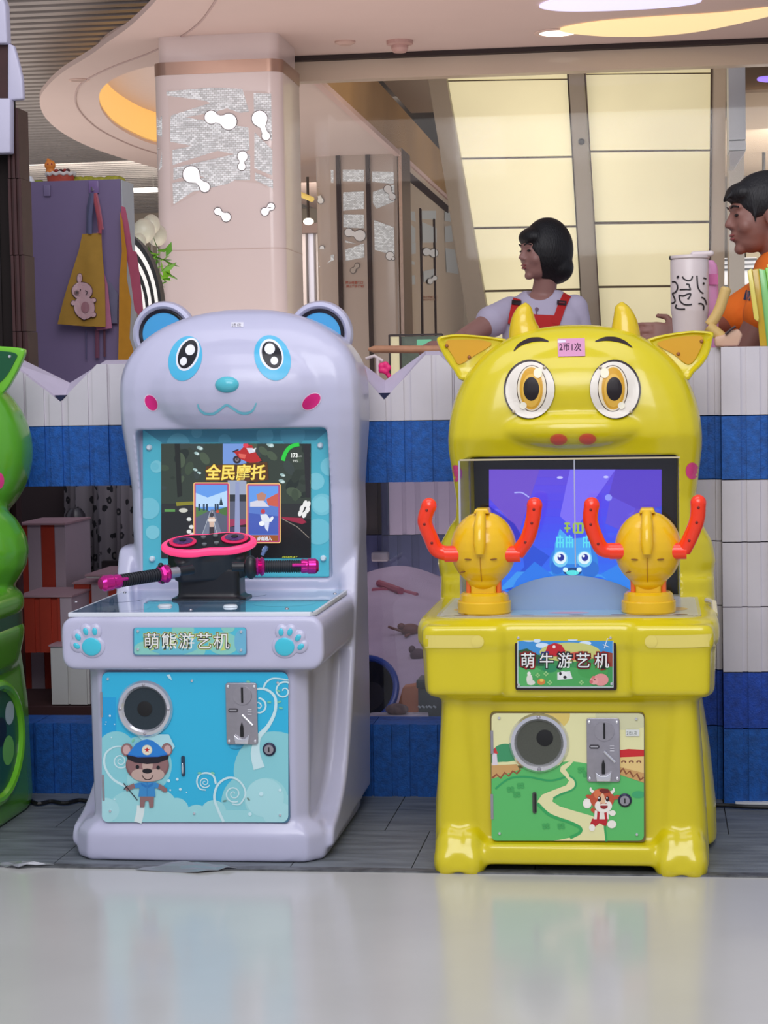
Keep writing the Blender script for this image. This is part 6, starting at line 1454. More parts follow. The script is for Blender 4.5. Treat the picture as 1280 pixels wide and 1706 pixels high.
# ================================================================== people behind the fence
def limb(bm, pts, rad, seg=16):
    for a, b, r0, r1 in zip(pts, pts[1:], rad, rad[1:]): capsule(bm, a, b, r0, r1, seg)
def hand(bm, wrist, d, n, curl=.5, s=1.0, thumb=1, spread=.0):
    """d: direction of the fingers, n: normal of the back of the hand; five fingers of their own"""
    d = Vector(d).normalized(); n = (Vector(n)-d*Vector(n).dot(d)).normalized(); w = d.cross(n)*thumb
    W = Vector(wrist)
    for k in range(5):
        o = (k-2)*.0155*s; capsule(bm, W+w*o*.6+d*.008*s, W+w*o+d*.078*s, .0125*s, .0115*s, 12)
    for k, (o, L, dr) in enumerate(((.031, .068, .05), (.0105, .078, .01), (-.0105, .072, -.03), (-.031, .057, -.09))):
        base = W+w*o*s+d*.082*s; c = curl*(1+.12*k); dd = (d+w*(dr+spread*(1.5-k))).normalized(); p = base; r = .0088*s
        for j, f in enumerate((.44, .31, .25)):
            a = c*(.55 if j == 0 else 1.0)
            dd = (dd*math.cos(a)-n*math.sin(a)).normalized(); q = p+dd*L*f*s; capsule(bm, p, q, r, r*.92, 10); p = q; r *= .93
    p = W+w*.030*s+d*.020*s; q = p+(d*.55+w*.75-n*.25).normalized()*.040*s; r_ = q+(d*.9+w*.2-n*.35).normalized()*.030*s
    capsule(bm, W+d*.01*s+w*.01*s, p, .014*s, .0135*s, 10); capsule(bm, p, q, .0125*s, .0105*s, 10); capsule(bm, q, r_, .0100*s, .0085*s, 10)
def head(bm, M, s=1.0):
    def E_(c, r, rot=(0, 0, 0)):
        t = B(); ellip(t, c, r, rot, 24); t.transform(M); me = bpy.data.meshes.new('h'); t.to_mesh(me); t.free(); bm.from_mesh(me); bpy.data.meshes.remove(me)
    def C_(a, b, r0, r1):
        t = B(); capsule(t, a, b, r0, r1); t.transform(M); me = bpy.data.meshes.new('h'); t.to_mesh(me); t.free(); bm.from_mesh(me); bpy.data.meshes.remove(me)
    E_((0, -.014, .030), (.074, .092, .086)); E_((0, .028, -.015), (.062, .060, .084)); E_((0, .030, -.066), (.047, .048, .038)); E_((0, .066, -.090), (.021, .018, .017))
    C_((0, .084, .012), (0, .099, -.018), .0075, .0105); E_((-.012, .088, -.024), (.009, .010, .008)); E_((.012, .088, -.024), (.009, .010, .008))
    E_((0, .081, -.048), (.022, .0125, .0065)); E_((0, .080, -.060), (.019, .0125, .0075)); E_((0, .070, .030), (.048, .021, .014))
    for sx in (-1, 1):
        E_((sx*.036, .055, -.026), (.026, .024, .026)); E_((sx*.076, -.012, -.008), (.009, .019, .031), (0, sx*.15, 0)); E_((sx*.030, .072, .008), (.015, .010, .009))
def face_bits(M, body, brow=True):
    for sx in (-1, 1):
        e = B(); ellip(e, (sx*.031, .0795, .007), (.0135, .0055, .0048)); e.transform(M); obj('eye', e, mat('eye_dark', (26, 16, 16), rough=.2), body, world=True, smooth=True)
        e = B(); sweep(e, [(sx*.014, .090, .030), (sx*.032, .0885, .035), (sx*.048, .076, .030)], .0026, 6); e.transform(M); obj('eyebrow', e, mat('hair_black', (14, 10, 12), rough=.5), body, world=True)
    e = B(); ellip(e, (0, .0885, -.049), (.0195, .0065, .0045)); ellip(e, (0, .0875, -.0595), (.017, .0065, .0055)); e.transform(M); obj('lips', e, mat('lip_rose', (140, 72, 70), rough=.4), body, world=True, smooth=True)
SK = mat('skin', (158, 114, 104), rough=.5); HB = mat('hair_black', (14, 10, 12), rough=.55, bump=.6, bscale=90, stretch=(3, 3, .5))
def frame(c, f, tilt=0):
    f = Vector(f).normalized(); u = Vector((0, 0, 1)); r = f.cross(u).normalized(); u = r.cross(f)
    M = Matrix((r, f, u)).transposed().to_4x4(); return Matrix.Translation(c) @ M @ Matrix.Rotation(tilt, 4, 'X')
FL = .12
def legs(bm, cx, cy, hip, d):
    for sx in (-1, 1):
        h = Vector((cx+sx*.085, cy, hip)); limb(bm, [h, Vector((cx+sx*.095, cy-.01, FL+.47)), Vector((cx+sx*.10, cy+.01, FL+.07))], [.082, .054, .036])
        limb(bm, [Vector((cx+sx*.10, cy+.02, FL+.038)), Vector((cx+sx*.105, cy-.10, FL+.030))], [.036, .028])
def trousers(name, cx, cy, hip, col, body):
    bm = B(); ellip(bm, (cx, cy, hip+.04), (.168, .115, .12))
    for sx in (-1, 1): limb(bm, [Vector((cx+sx*.085, cy, hip)), Vector((cx+sx*.095, cy-.01, FL+.47)), Vector((cx+sx*.10, cy+.01, FL+.11))], [.098, .074, .062])
    obj('trousers', molded(bm, .009, 4), mat(name, col, rough=.8), body, world=True, smooth=True)
    for sx in (-1, 1):
        bm = B(); limb(bm, [Vector((cx+sx*.10, cy+.03, FL+.042)), Vector((cx+sx*.105, cy-.12, FL+.036))], [.042, .035]); obj('shoe', molded(bm, .006, 3), mat('shoe_grey', (90, 90, 96), rough=.7), body, world=True, smooth=True)
def woman_apron():
    Yw = 7.5; hc = aY(905, 421, Yw); t = thing('person', (hc.x, Yw+.02, FL), 'person with black bob in white T-shirt and red apron looking left, holding a wooden rod', 'person')
    M = frame(hc, (-.86, -.52, -.02)) @ Matrix.Scale(.92, 4); bm = B(); head(bm, M)
    cx = aY(903, 500, Yw).x; cy = Yw+.035
    nb = aY(910, 488, Yw); nb.y = cy
    limb(bm, [M @ Vector((0, -.02, -.05)), Vector((cx+.004, cy, nb.z-.01))], [.041, .046])
    shz = aY(845, 503, Yw).z
    loft(bm, [(shz-.55, cx-.150, cx+.150, cy-.10, cy+.10, 2.4), (shz-.38, cx-.125, cx+.125, cy-.09, cy+.09, 2.4), (shz-.18, cx-.135, cx+.135, cy-.105, cy+.095, 2.6), (shz-.06, cx-.135, cx+.135, cy-.09, cy+.08, 2.4), (shz+.005, cx-.10, cx+.10, cy-.06, cy+.06, 2.2), (shz+.03, cx-.05, cx+.05, cy-.04, cy+.04, 2)])
    sl, sr = Vector((cx-.118, cy-.01, shz-.028)), Vector((cx+.118, cy, shz-.026))
    el = aY(768, 568, 7.34); wr = aY(752, 575, 7.13); 
    limb(bm, [sl, el, wr], [.046, .036, .026]); hd = (wr-el).normalized(); hand(bm, wr, (-.97, -.20, -.06), (0, -.45, .90), .85, .88, 1)
    er = Vector((cx+.150, cy+.02, shz-.29)); w2 = Vector((cx+.12, cy-.20, shz-.36)); limb(bm, [sr, er, w2], [.046, .037, .026]); hand(bm, w2, (-.5, -.85, -.1), (0, -.1, 1), .5, .86, -1)
    hip = FL+.80; ellip(bm, (cx, cy, hip+.04), (.155, .105, .12)); loft(bm, [(hip, cx-.15, cx+.15, cy-.10, cy+.10, 2.4), (shz-.50, cx-.145, cx+.145, cy-.10, cy+.10, 2.4)]); legs(bm, cx, cy, hip, 0)
    body = obj('body', molded(bm, .0055, 3), SK, t, world=True, smooth=True, sharp=80); face_bits(M, body)
    # bob haircut
    bm = B()
    def put(bm_, c, r, seg=32):
        q = B(); ellip(q, c, r, seg=seg); q.transform(M); me = bpy.data.meshes.new('h'); q.to_mesh(me); q.free(); bm_.from_mesh(me); bpy.data.meshes.remove(me)
    put(bm, (0, -.022, .012), (.091, .106, .128)); put(bm, (0, -.055, -.060), (.080, .070, .066)); put(bm, (0, .048, .060), (.066, .050, .040))
    cut = B(); put(cut, (0, .135, -.062), (.090, .118, .108))
    obj('hair', molded(bm, .005, 6, cut, 3), HB, body, world=True, smooth=True, sharp=80)
    # T-shirt
    TE = mat('tee_lilac_white', (196, 186, 206), rough=.85, noise=.05, nscale=12)
    bm = B(); loft(bm, [(shz-.56, cx-.165, cx+.165, cy-.118, cy+.118, 2.4), (shz-.38, cx-.142, cx+.142, cy-.110, cy+.105, 2.4), (shz-.18, cx-.148, cx+.148, cy-.120, cy+.108, 2.6), (shz-.06, cx-.148, cx+.148, cy-.103, cy+.092, 2.4), (shz+.008, cx-.112, cx+.112, cy-.078, cy+.07, 2.2), (shz+.040, cx-.070, cx+.070, cy-.062, cy+.058, 2)])
    dl = (el-sl).normalized(); limb(bm, [sl, sl+dl*.06, sl+dl*.105], [.050, .054, .060]); dr = (er-sr).normalized(); limb(bm, [sr, sr+dr*.16], [.050, .056])
    cut = B(); ellip(cut, (cx-.004, cy-.055, shz+.058), (.056, .085, .058))
    tee = obj('t_shirt', molded(bm, .006, 4, cut, 1), TE, body, world=True, smooth=True, sharp=80)
    trousers('trousers_navy', cx, cy, hip, (40, 42, 60), body)
    # apron
    AR = mat('apron_red', (196, 28, 26), rough=.75, noise=.08, nscale=20); bv = bvh_of(tee); k = 1280/270
    a = Art(740, 350, k, onbvh(bv, .006), grid=30, step=.001)
    a.poly([(735, 825), (870, 830), (885, 900), (945, 930), (960, 1300), (520, 1300), (530, 860), (570, 840), (600, 800)], (186, 30, 30)); ap = a.build('apron', AR, body)
    for pts, w in (([(600, 625), (588, 662), (572, 720), (552, 800), (535, 900)], 62), ([(985, 650), (962, 690), (930, 760), (905, 830), (880, 900)], 66)):
        a = Art(740, 350, k, onbvh(bv, .008), step=.001); a.stroke(pts, w, (196, 34, 30)); a.build('strap', AR, ap)
        a = Art(740, 350, k, onbvh(bv, .013), step=.001); x, y = pts[2][0]+2, pts[2][1]+8 if pts[0][0] < 700 else pts[2][1]-30; a.poly([(x-38, y-20), (x+38, y-12), (x+34, y+22), (x-40, y+16)], (40, 22, 26)); a.poly([(x-24, y-8), (x+24, y-4), (x+22, y+8), (x-24, y+6)], (120, 40, 44)); a.build('buckle', PRINT, ap)
    a = Art(740, 350, k, onbvh(bv, .004), step=.001); a.ell(733, 782, 15, 15, (110, 70, 92)); a.stroke([(730, 795), (732, 825)], 10, (110, 70, 92), raw=True); a.build('tee_motif', PRINT, tee)
    # wooden rod in the hand
    p0 = aY(614, 582, 7.06); p1 = aY(738, 582, 7.07)
    bm = B(); sweep(bm, [p0, p0+(p1-p0)*.08, p0+(p1-p0)*.5, p1], [.005, .013, .0135, .0135], 12, flat=1.0)
    tag(obj('wooden_rod', bm, mat('rod_wood', (206, 148, 112), rough=.6, noise=.15, nscale=30), world=True, smooth=True), 'long wooden rod held level by the person in the red apron', 'rod')
woman_apron()
def woman_orange():
    Yw = 6.12; hc = aY(1267, 361, Yw); t = thing('person', (hc.x+.03, Yw+.03, FL), 'person in orange T-shirt with tied dark hair, in profile facing left at the right edge', 'person')
    M = frame(hc, (-.97, -.22, -.06)); bm = B(); head(bm, M)
    cx = hc.x+.075; cy = Yw+.03; shz = aY(1290, 445, Yw).z
    limb(bm, [M @ Vector((0, -.025, -.05)), Vector((cx-.01, cy, shz+.03))], [.050, .056])
    def sec(z, wy, wx, e=2.4, ox=0): return (z, cx+ox-wx, cx+ox+wx, cy-wy, cy+wy, e)
    loft(bm, [sec(shz-.55, .15, .10), sec(shz-.38, .13, .095), sec(shz-.18, .155, .11), sec(shz-.06, .155, .095), sec(shz+.01, .12, .07), sec(shz+.04, .05, .045)])
    sn = Vector((cx-.01, cy-.145, shz-.035)); en = aY(1238, 600, 5.99); en = Vector((en.x, 6.02, 1.245)); wn = Vector((en.x-.07, 6.02, 1.06))
    limb(bm, [sn, en, Vector((en.x-.19, 6.0, 1.16))], [.052, .044, .028]); hand(bm, Vector((en.x-.19, 6.0, 1.16)), (-.9, .1, -.2), (0, 0, 1), .5, .9, 1)
    # far arm reaches along the fence top, its hand lying behind the tumbler
    sf = Vector((cx+.0, cy+.15, shz-.04)); ef = Vector((aY(1205, 575, 6.26).x, 6.27, 1.335)); wf = aY(1134, 557, 6.02); limb(bm, [sf, ef, wf], [.050, .038, .025]); hand(bm, wf, (-.98, -.05, .02), (-.05, -.95, .25), .30, .92, 1, .05)
    hip = FL+.82; ellip(bm, (cx, cy, hip+.04), (.105, .155, .12)); loft(bm, [sec(hip, .15, .10), sec(shz-.50, .145, .10)]); legs(bm, cx, cy, hip, 0)
    body = obj('body', molded(bm, .0055, 3), mat('skin_tan', (136, 92, 80), rough=.5), t, world=True, smooth=True, sharp=80); face_bits(M, body)
    bm = B()
    def put(bm_, c, r, seg=32):
        q = B(); ellip(q, c, r, seg=seg); q.transform(M); me = bpy.data.meshes.new('h'); q.to_mesh(me); q.free(); bm_.from_mesh(me); bpy.data.meshes.remove(me)
    put(bm, (0, -.022, .046), (.087, .103, .088)); put(bm, (0, -.070, .0), (.078, .060, .075)); put(bm, (0, .050, .070), (.066, .048, .034)); put(bm, (0, -.135, .010), (.040, .045, .045))
    cut = B(); put(cut, (0, .120, -.050), (.12, .105, .105)); put(cut, (0, .0, -.075), (.12, .06, .085))
    for x, p in ((-.03, ((.080, .080), (.104, .058), (.112, .040))), (.02, ((.080, .080), (.100, .056), (.104, .034))), (-.066, ((.03, .05), (.036, .0), (.030, -.04)))):
        q = B(); sweep(q, [(x, y, z) for y, z in p], [.008, .006, .002], 8); q.transform(M); me = bpy.data.meshes.new('h'); q.to_mesh(me); q.free(); bm.from_mesh(me); bpy.data.meshes.remove(me)
    obj('hair', molded(bm, .0045, 5, cut, 3, fuse_cut=True), HB, body, world=True, smooth=True, sharp=80)
    ORG = mat('tee_orange', (232, 112, 22), rough=.85, noise=.06, nscale=12)
    bm = B(); loft(bm, [sec(shz-.57, .165, .118), sec(shz-.38, .15, .112), sec(shz-.18, .17, .128), sec(shz-.06, .172, .112), sec(shz+.02, .14, .088), sec(shz+.045, .078, .066)])
    dn = (en-sn).normalized(); limb(bm, [sn, sn+dn*.07, sn+dn*.12], [.060, .063, .066]); df = (ef-sf).normalized(); limb(bm, [sf, sf+df*.16], [.060, .066])
    tee = obj('t_shirt', molded(bm, .006, 4), ORG, body, world=True, smooth=True, sharp=80); bv = bvh_of(tee)
    a = Art(1050, 280, 5.33, onbvh(bv, .003), grid=10, step=.0006); a.poly([(1030, 1080), (1066, 1092), (1068, 1178), (1006, 1166)], (34, 34, 66)); a.poly([(1040, 1105), (1058, 1110), (1056, 1150), (1034, 1146)], (70, 76, 120)); a.build('sleeve_badge', PRINT, tee)
    trousers('trousers_black', cx, cy, hip, (30, 30, 34), body)
woman_orange()

# ================================================================== on the fence top, at right
FT = 1.27
def tumbler():
    a = aY(1117, 430, 5.835); b = aY(1181, 430, 5.835); r = (b.x-a.x)/2; cx = (a.x+b.x)/2; zt = a.z; H = zt-1.268
    t = thing('tumbler', (cx, 5.835, 1.268), 'tall cream tumbler with black squiggle drawing, standing on the fence top', 'cup')
    CRM = mat('tumbler_cream', (212, 198, 196), rough=.35)
    M = Matrix.Translation((cx, 5.835, 1.268))
    zc = H-.075
    c = obj('cup', lathe(B(), [(0, 0), (r*.80, 0), (r*.86, .01), (r*.94, H*.36), (r*.99, H*.40), (r*1.0, H*.42), (r*1.0, H*.97), (r*.97, H*.985), (0, H*.985)], 48, M), CRM, t, world=True, smooth=True, sharp=30)
    bm = B(); lathe(bm, [(0, H*.985), (r*1.04, H*.985), (r*1.06, H*.995), (r*1.04, H*1.02), (r*.5, H*1.03), (0, H*1.03)], 40, M); l = obj('lid', bm, CRM, t, world=True, smooth=True, sharp=30)
    bm = B(); capsule(bm, (cx+r*.2, 5.815, 1.268+H*1.03), (cx+r*1.12, 5.815, 1.268+H*1.035), .008); obj('lid_tab', bm, CRM, l, world=True, smooth=True)
    bm = B(); box(bm, cx-r*1.06, cx-r*.75, 5.815, 5.835, 1.268+H*.98, 1.268+H*1.02); obj('hinge', bm, mat('slot_black', (14, 14, 16)), l, world=True, bevel=.002)
    bv = bvh_of(c); k = 1706/320; a = Art(1050, 280, k, onbvh(bv, .0008), step=.0002); K = (34, 26, 30)
    for pts in ([(465, 963), (480, 985), (515, 1000), (545, 990), (556, 960)], [(595, 955), (598, 1010), (605, 1060), (625, 1095), (653, 1115)], [(500, 1030), (525, 1035), (528, 1055), (540, 1080)], [(440, 1080), (500, 1078), (540, 1080)], [(430, 1130), (475, 1135), (510, 1120), (540, 1118), (520, 1160), (512, 1155)], [(435, 1135), (445, 1180), (475, 1208), (515, 1215), (550, 1210)],
                [(372, 1012), (400, 1012), (420, 1040), (420, 1075), (400, 1105), (378, 1115), (392, 1150), (400, 1180), (385, 1198), (368, 1200)], [(412, 1212), (405, 1240), (440, 1252), (490, 1252)], [(635, 1148), (660, 1160), (676, 1190), (680, 1215)], [(608, 1205), (635, 1205), (655, 1225), (652, 1262)], [(652, 975), (680, 985)]):
        a.stroke(pts, 13, K, n=5)
    a.ell(424, 967, 10, 14, K, 30); a.ell(655, 1025, 9, 11, K); a.build('squiggles', PRINT, c)
tumbler()
def on_top(label, name, cat, pts, Y, depth, m, z0=1.268, **kw):
    A = [aY(x, y, Y) for x, y in pts]; bm = B(); prism(bm, [(p.x, max(p.z, z0)) for p in A], Y, Y+depth, 'y'); return tag(obj(name, bm, m, world=True, **kw), label, cat)
t = thing('pink_bottle', (aY(1188, 500, 5.90).x, 5.90, 1.268), 'pink bottle with darker pink tag half hidden behind the cream tumbler', 'bottle')
c = aY(1180, 434, 5.90); q = aY(1197, 434, 5.90); zt = c.z; r = .026; cxb = q.x-r
obj('bottle', lathe(B(), [(0, 1.268), (r, 1.268), (r, zt-.03), (r*.85, zt-.012), (r*.5, zt), (0, zt)], 28, Matrix.Translation((cxb, 5.90, 0))), mat('bottle_pink', (222, 150, 190), rough=.35), t, world=True, smooth=True)
bm = B(); a_ = aY(1180, 457, 5.872); b_ = aY(1196, 474, 5.872); prism(bm, [(a_.x, b_.z), (b_.x, b_.z), (b_.x, a_.z), (a_.x, a_.z)], 5.868, 5.873, 'y'); obj('tag', bm, mat('tag_pink', (200, 96, 150), rough=.5), t, world=True)
def wood_toy():
    Y = 5.745; t = thing('wooden_toy', (aY(1195, 560, Y).x, Y, 1.268), 'tan curved toy rising like a peeled banana on the fence, right of the tumbler', 'toy')
    M1 = mat('toy_tan', (206, 172, 104), rough=.5); M2 = mat('toy_peach', (206, 166, 140), rough=.5)
    pts = [aY(x, y, Y) for x, y in ((1211, 478), (1205, 497), (1199, 515), (1191, 530), (1182, 545))]; pts[-1].z += .004
    bm = B(); sweep(bm, spline(pts, 4), [.010]+[.0155]*16, 14); me = molded(bm, .003, 2); obj('curved_piece', me, M1, t, world=True, smooth=True)
    bm = B(); sweep(bm, spline([aY(x, y, Y-.006) for x, y in ((1180, 543), (1192, 553), (1204, 563), (1212, 570))], 4), .016, 12); obj('crossing_piece', bm, M1, t, world=True, smooth=True)
    a = aY(1191, 556, Y); b = aY(1232, 580, Y)
    bm = B(); A = [aY(x, y, Y) for x, y in ((1190, 562), (1205, 558), (1218, 551), (1230, 548), (1237, 558), (1230, 579), (1192, 579))]; prism(bm, [(p.x, max(p.z, 1.2685)) for p in A], Y-.03, Y+.03, 'y'); obj('base', bm, M2, t, world=True, bevel=.006)
    bm = B(); sweep(bm, [aY(1209, 557, Y-.035), aY(1218, 549, Y-.035), aY(1226, 544, Y-.035)], .004, 6); obj('dark_slot', bm, mat('slot_brown', (60, 36, 36)), t, world=True)
wood_toy()
def paddles():
    Y = 5.80; t = thing('plastic_rack', (aY(1265, 560, Y).x, Y, 1.268), 'slanted yellow, green and lime plastic boards upright on the fence top, right edge', 'rack')
    for i, (pts, col, al) in enumerate((([(1245, 452), (1252, 448), (1264, 530), (1263, 537), (1256, 532)], (222, 206, 96), 1), ([(1252, 450), (1264, 448), (1278, 578), (1266, 578), (1262, 530)], (196, 160, 20), 1), ([(1264, 448), (1275, 450), (1292, 578), (1277, 578)], (136, 206, 120), 1), ([(1275, 446), (1290, 446), (1310, 578), (1290, 578)], (110, 196, 20), 1), ([(1278, 440), (1300, 440), (1330, 578), (1300, 578)], (216, 190, 40), 1))):
        A = [aY(x, y, Y+.012*i) for x, y in pts]; bm = B(); prism(bm, [(p.x, max(p.z, 1.2685)) for p in A], Y-.03+.02*i, Y-.014+.02*i, 'y'); obj('board', bm, mat('board_%d' % i, col, rough=.25, coat=.4), t, world=True, bevel=.002)
paddles()

# ================================================================== cabinet with aprons, toys on top
def cabinet():
    a = aY(50, 303, 7.0); b = aY(201, 302, 7.0); zt = a.z; x0, x1 = a.x-.15, b.x; y0, y1 = 7.0, 7.18
    t = thing('cabinet', ((x0+x1)/2, 7.09, FL), 'tall lavender cabinet behind the fence with aprons hung on it', 'cabinet')
    LV = mat('cabinet_lavender', (116, 100, 134), rough=.45); SD = mat('cabinet_side', (190, 196, 200), rough=.5)
    bm = B(); box(bm, x0, x1-.002, y0, y0+.015, FL, zt); obj('front', bm, LV, t, world=True)
    bm = B(); box(bm, x0, x1, y0+.015, y1, FL, zt-.001); obj('carcass', bm, SD, t, world=True)
    bm = B(); p = aY(79, 318, 7.0); box(bm, p.x-.012, p.x+.012, 6.992, 7.0, p.z-.02, p.z+.02); obj('hook_mark', bm, mat('mark_dim', (118, 104, 138), rough=.5), t, world=True, bevel=.002)
    bm = B(); p = aY(157, 312, 7.0); box(bm, p.x-.018, p.x+.018, 6.99, 7.0, p.z-.022, p.z+.022); hk = obj('hook_plate', bm, mat('hook_clear', (128, 104, 150), rough=.2), t, world=True, bevel=.002)
    bm = B(); sweep(bm, [(p.x, 6.992, p.z-.01), (p.x, 6.97, p.z-.014), (p.x, 6.965, p.z-.002)], .003, 6); obj('hook', bm, STL, hk, world=True)
    k = 1152/270
    def cloth(lab, out, Y, col, th=.012, fold=.010, side=False):
        A = [aY(x/k, 240+y/k, Y) for x, y in out]
        me_bm = B(); P = resample([(p.x, p.z) for p in A], .02); tri = tessellate_polygon([[Vector((p[0], p[1], 0)) for p in P]])
        # grid-filled so that folds can run down the cloth
        vv = [me_bm.verts.new((p[0], Y, p[1])) for p in P]
        for q in tri:
            try: me_bm.faces.new([vv[i] for i in q])
            except ValueError: pass
        for _ in range(3): bmesh.ops.subdivide_edges(me_bm, edges=[e for e in me_bm.edges if e.calc_length() > .022], cuts=1); bmesh.ops.triangulate(me_bm, faces=me_bm.faces)
        cxm = sum(p[0] for p in P)/len(P); zt_ = max(p[1] for p in P)
        for v in me_bm.verts: f = min(1, (zt_-v.co.z)/.1); v.co.y += -fold*f*(.5+.5*math.sin((v.co.x-cxm)/(.02+.05*(zt_-v.co.z+.05))*2.2))
        r = bmesh.ops.extrude_face_region(me_bm, geom=me_bm.faces[:])
        for v in r['geom']:
            if isinstance(v, bmesh.types.BMVert): v.co.y += th*.25
        return me_bm
    def apron(label, out, Y, col, straps=()):
        A = aY(out[0][0]/k, 240+out[0][1]/k, Y); o = thing('apron', (A.x, Y, A.z), label, 'apron')
        b_ = obj('cloth', cloth('', out, Y, col), mat('apron_%d_%d_%d' % col, col, rough=.85, noise=.08, nscale=30), o, world=True, smooth=True, sharp=60)
        for pts, w, c in straps:
            bm = B(); sweep(bm, [aY(x/k, 240+y/k, Y-.008) for x, y in pts], w, 8, flat=.4); obj('strap', bm, mat('strap_%d_%d_%d' % c, c, rough=.8), o, world=True, smooth=True)
        return o, b_
    apron('grey-blue apron hanging behind the mustard one on the cabinet front', [(740, 940), (790, 990), (838, 1060), (838, 1275), (760, 1275), (700, 1100)], 6.985, (108, 104, 128), [([(660, 350), (640, 450), (636, 640)], .012, (84, 84, 110))])
    apron('pink apron showing beside the mustard one on the cabinet front', [(690, 620), (722, 640), (740, 900), (770, 1000), (800, 1310), (690, 1325), (640, 1200)], 6.965, (176, 106, 134), [([(672, 350), (700, 480), (718, 610)], .010, (170, 96, 110))])
    ap, cl = apron('mustard yellow apron with pale bunny print hanging on the lavender cabinet', [(585, 640), (720, 632), (725, 740), (745, 1000), (752, 1300), (600, 1296), (412, 1280), (450, 1130), (520, 900), (560, 760)], 6.94, (164, 124, 44), [([(664, 350), (652, 420), (640, 520), (640, 640)], .007, (90, 90, 120)), ([(668, 350), (690, 470), (712, 560), (712, 636)], .006, (160, 70, 80))])
    bvh = bvh_of(cl); a = Art(0, 240, k, onbvh(bvh, .002), grid=30, step=.0008); BN = (196, 158, 160); BD = (96, 66, 60)
    for grow, c in ((5, BD), (0, BN)):
        a.ell(566, 955, 17+grow, 34+grow, c, 4); a.ell(604, 960, 0.1, .1, c); a.ell(584, 1045, 72+grow, 62+grow, c, 5); a.ell(600, 1160, 72+grow, 84+grow, c, -14); a.ell(522, 1130, 16+grow, 16+grow, c); a.ell(664, 1110, 18+grow, 16+grow, c); a.ell(662, 1212, 20+grow, 18+grow, c); a.ell(598, 1228, 20+grow, 20+grow, c)
    a.ell(605, 1160, 28, 40, (158, 110, 116)); a.ell(546, 1056, 18, 18, (120, 84, 84)); a.ell(546, 1056, 9, 9, (50, 30, 34)); a.stroke([(606, 1040), (624, 1054), (610, 1072)], 7, (60, 36, 40), raw=True); a.ell(572, 1036, 5, 5, (50, 30, 34)); a.build('bunny_print', PRINT, cl)
    bm = B(); 
    for x, w, c, y1_ in ((612, 5, (84, 78, 110), 1530), (690, 16, (110, 62, 84), 1520), (742, 8, (96, 54, 66), 1510)):
        bm = B(); sweep(bm, [aY(x/k, 240+1320/k, 6.975), aY((x+2)/k, 240+y1_/k, 6.98)], w/k*7/3400, 8, flat=.4); obj('hanging_tie', bm, mat('tie_%d' % x, c, rough=.8), ap, world=True)
    apron('rose-pink apron hanging on the narrow side of the lavender cabinet', [(862, 440), (890, 450), (920, 600), (945, 760), (975, 768), (1000, 950), (1025, 1210), (1000, 1230), (960, 1180), (930, 960), (890, 760), (860, 560)], 6.99, (178, 84, 108))
    apron('golden apron bunched under the rose-pink one on the cabinet side', [(852, 480), (870, 540), (905, 760), (905, 960), (938, 1120), (925, 1380), (985, 1570), (930, 1600), (900, 1540), (840, 1540), (846, 1240), (848, 960), (868, 760)], 6.955, (190, 130, 30))
cabinet()
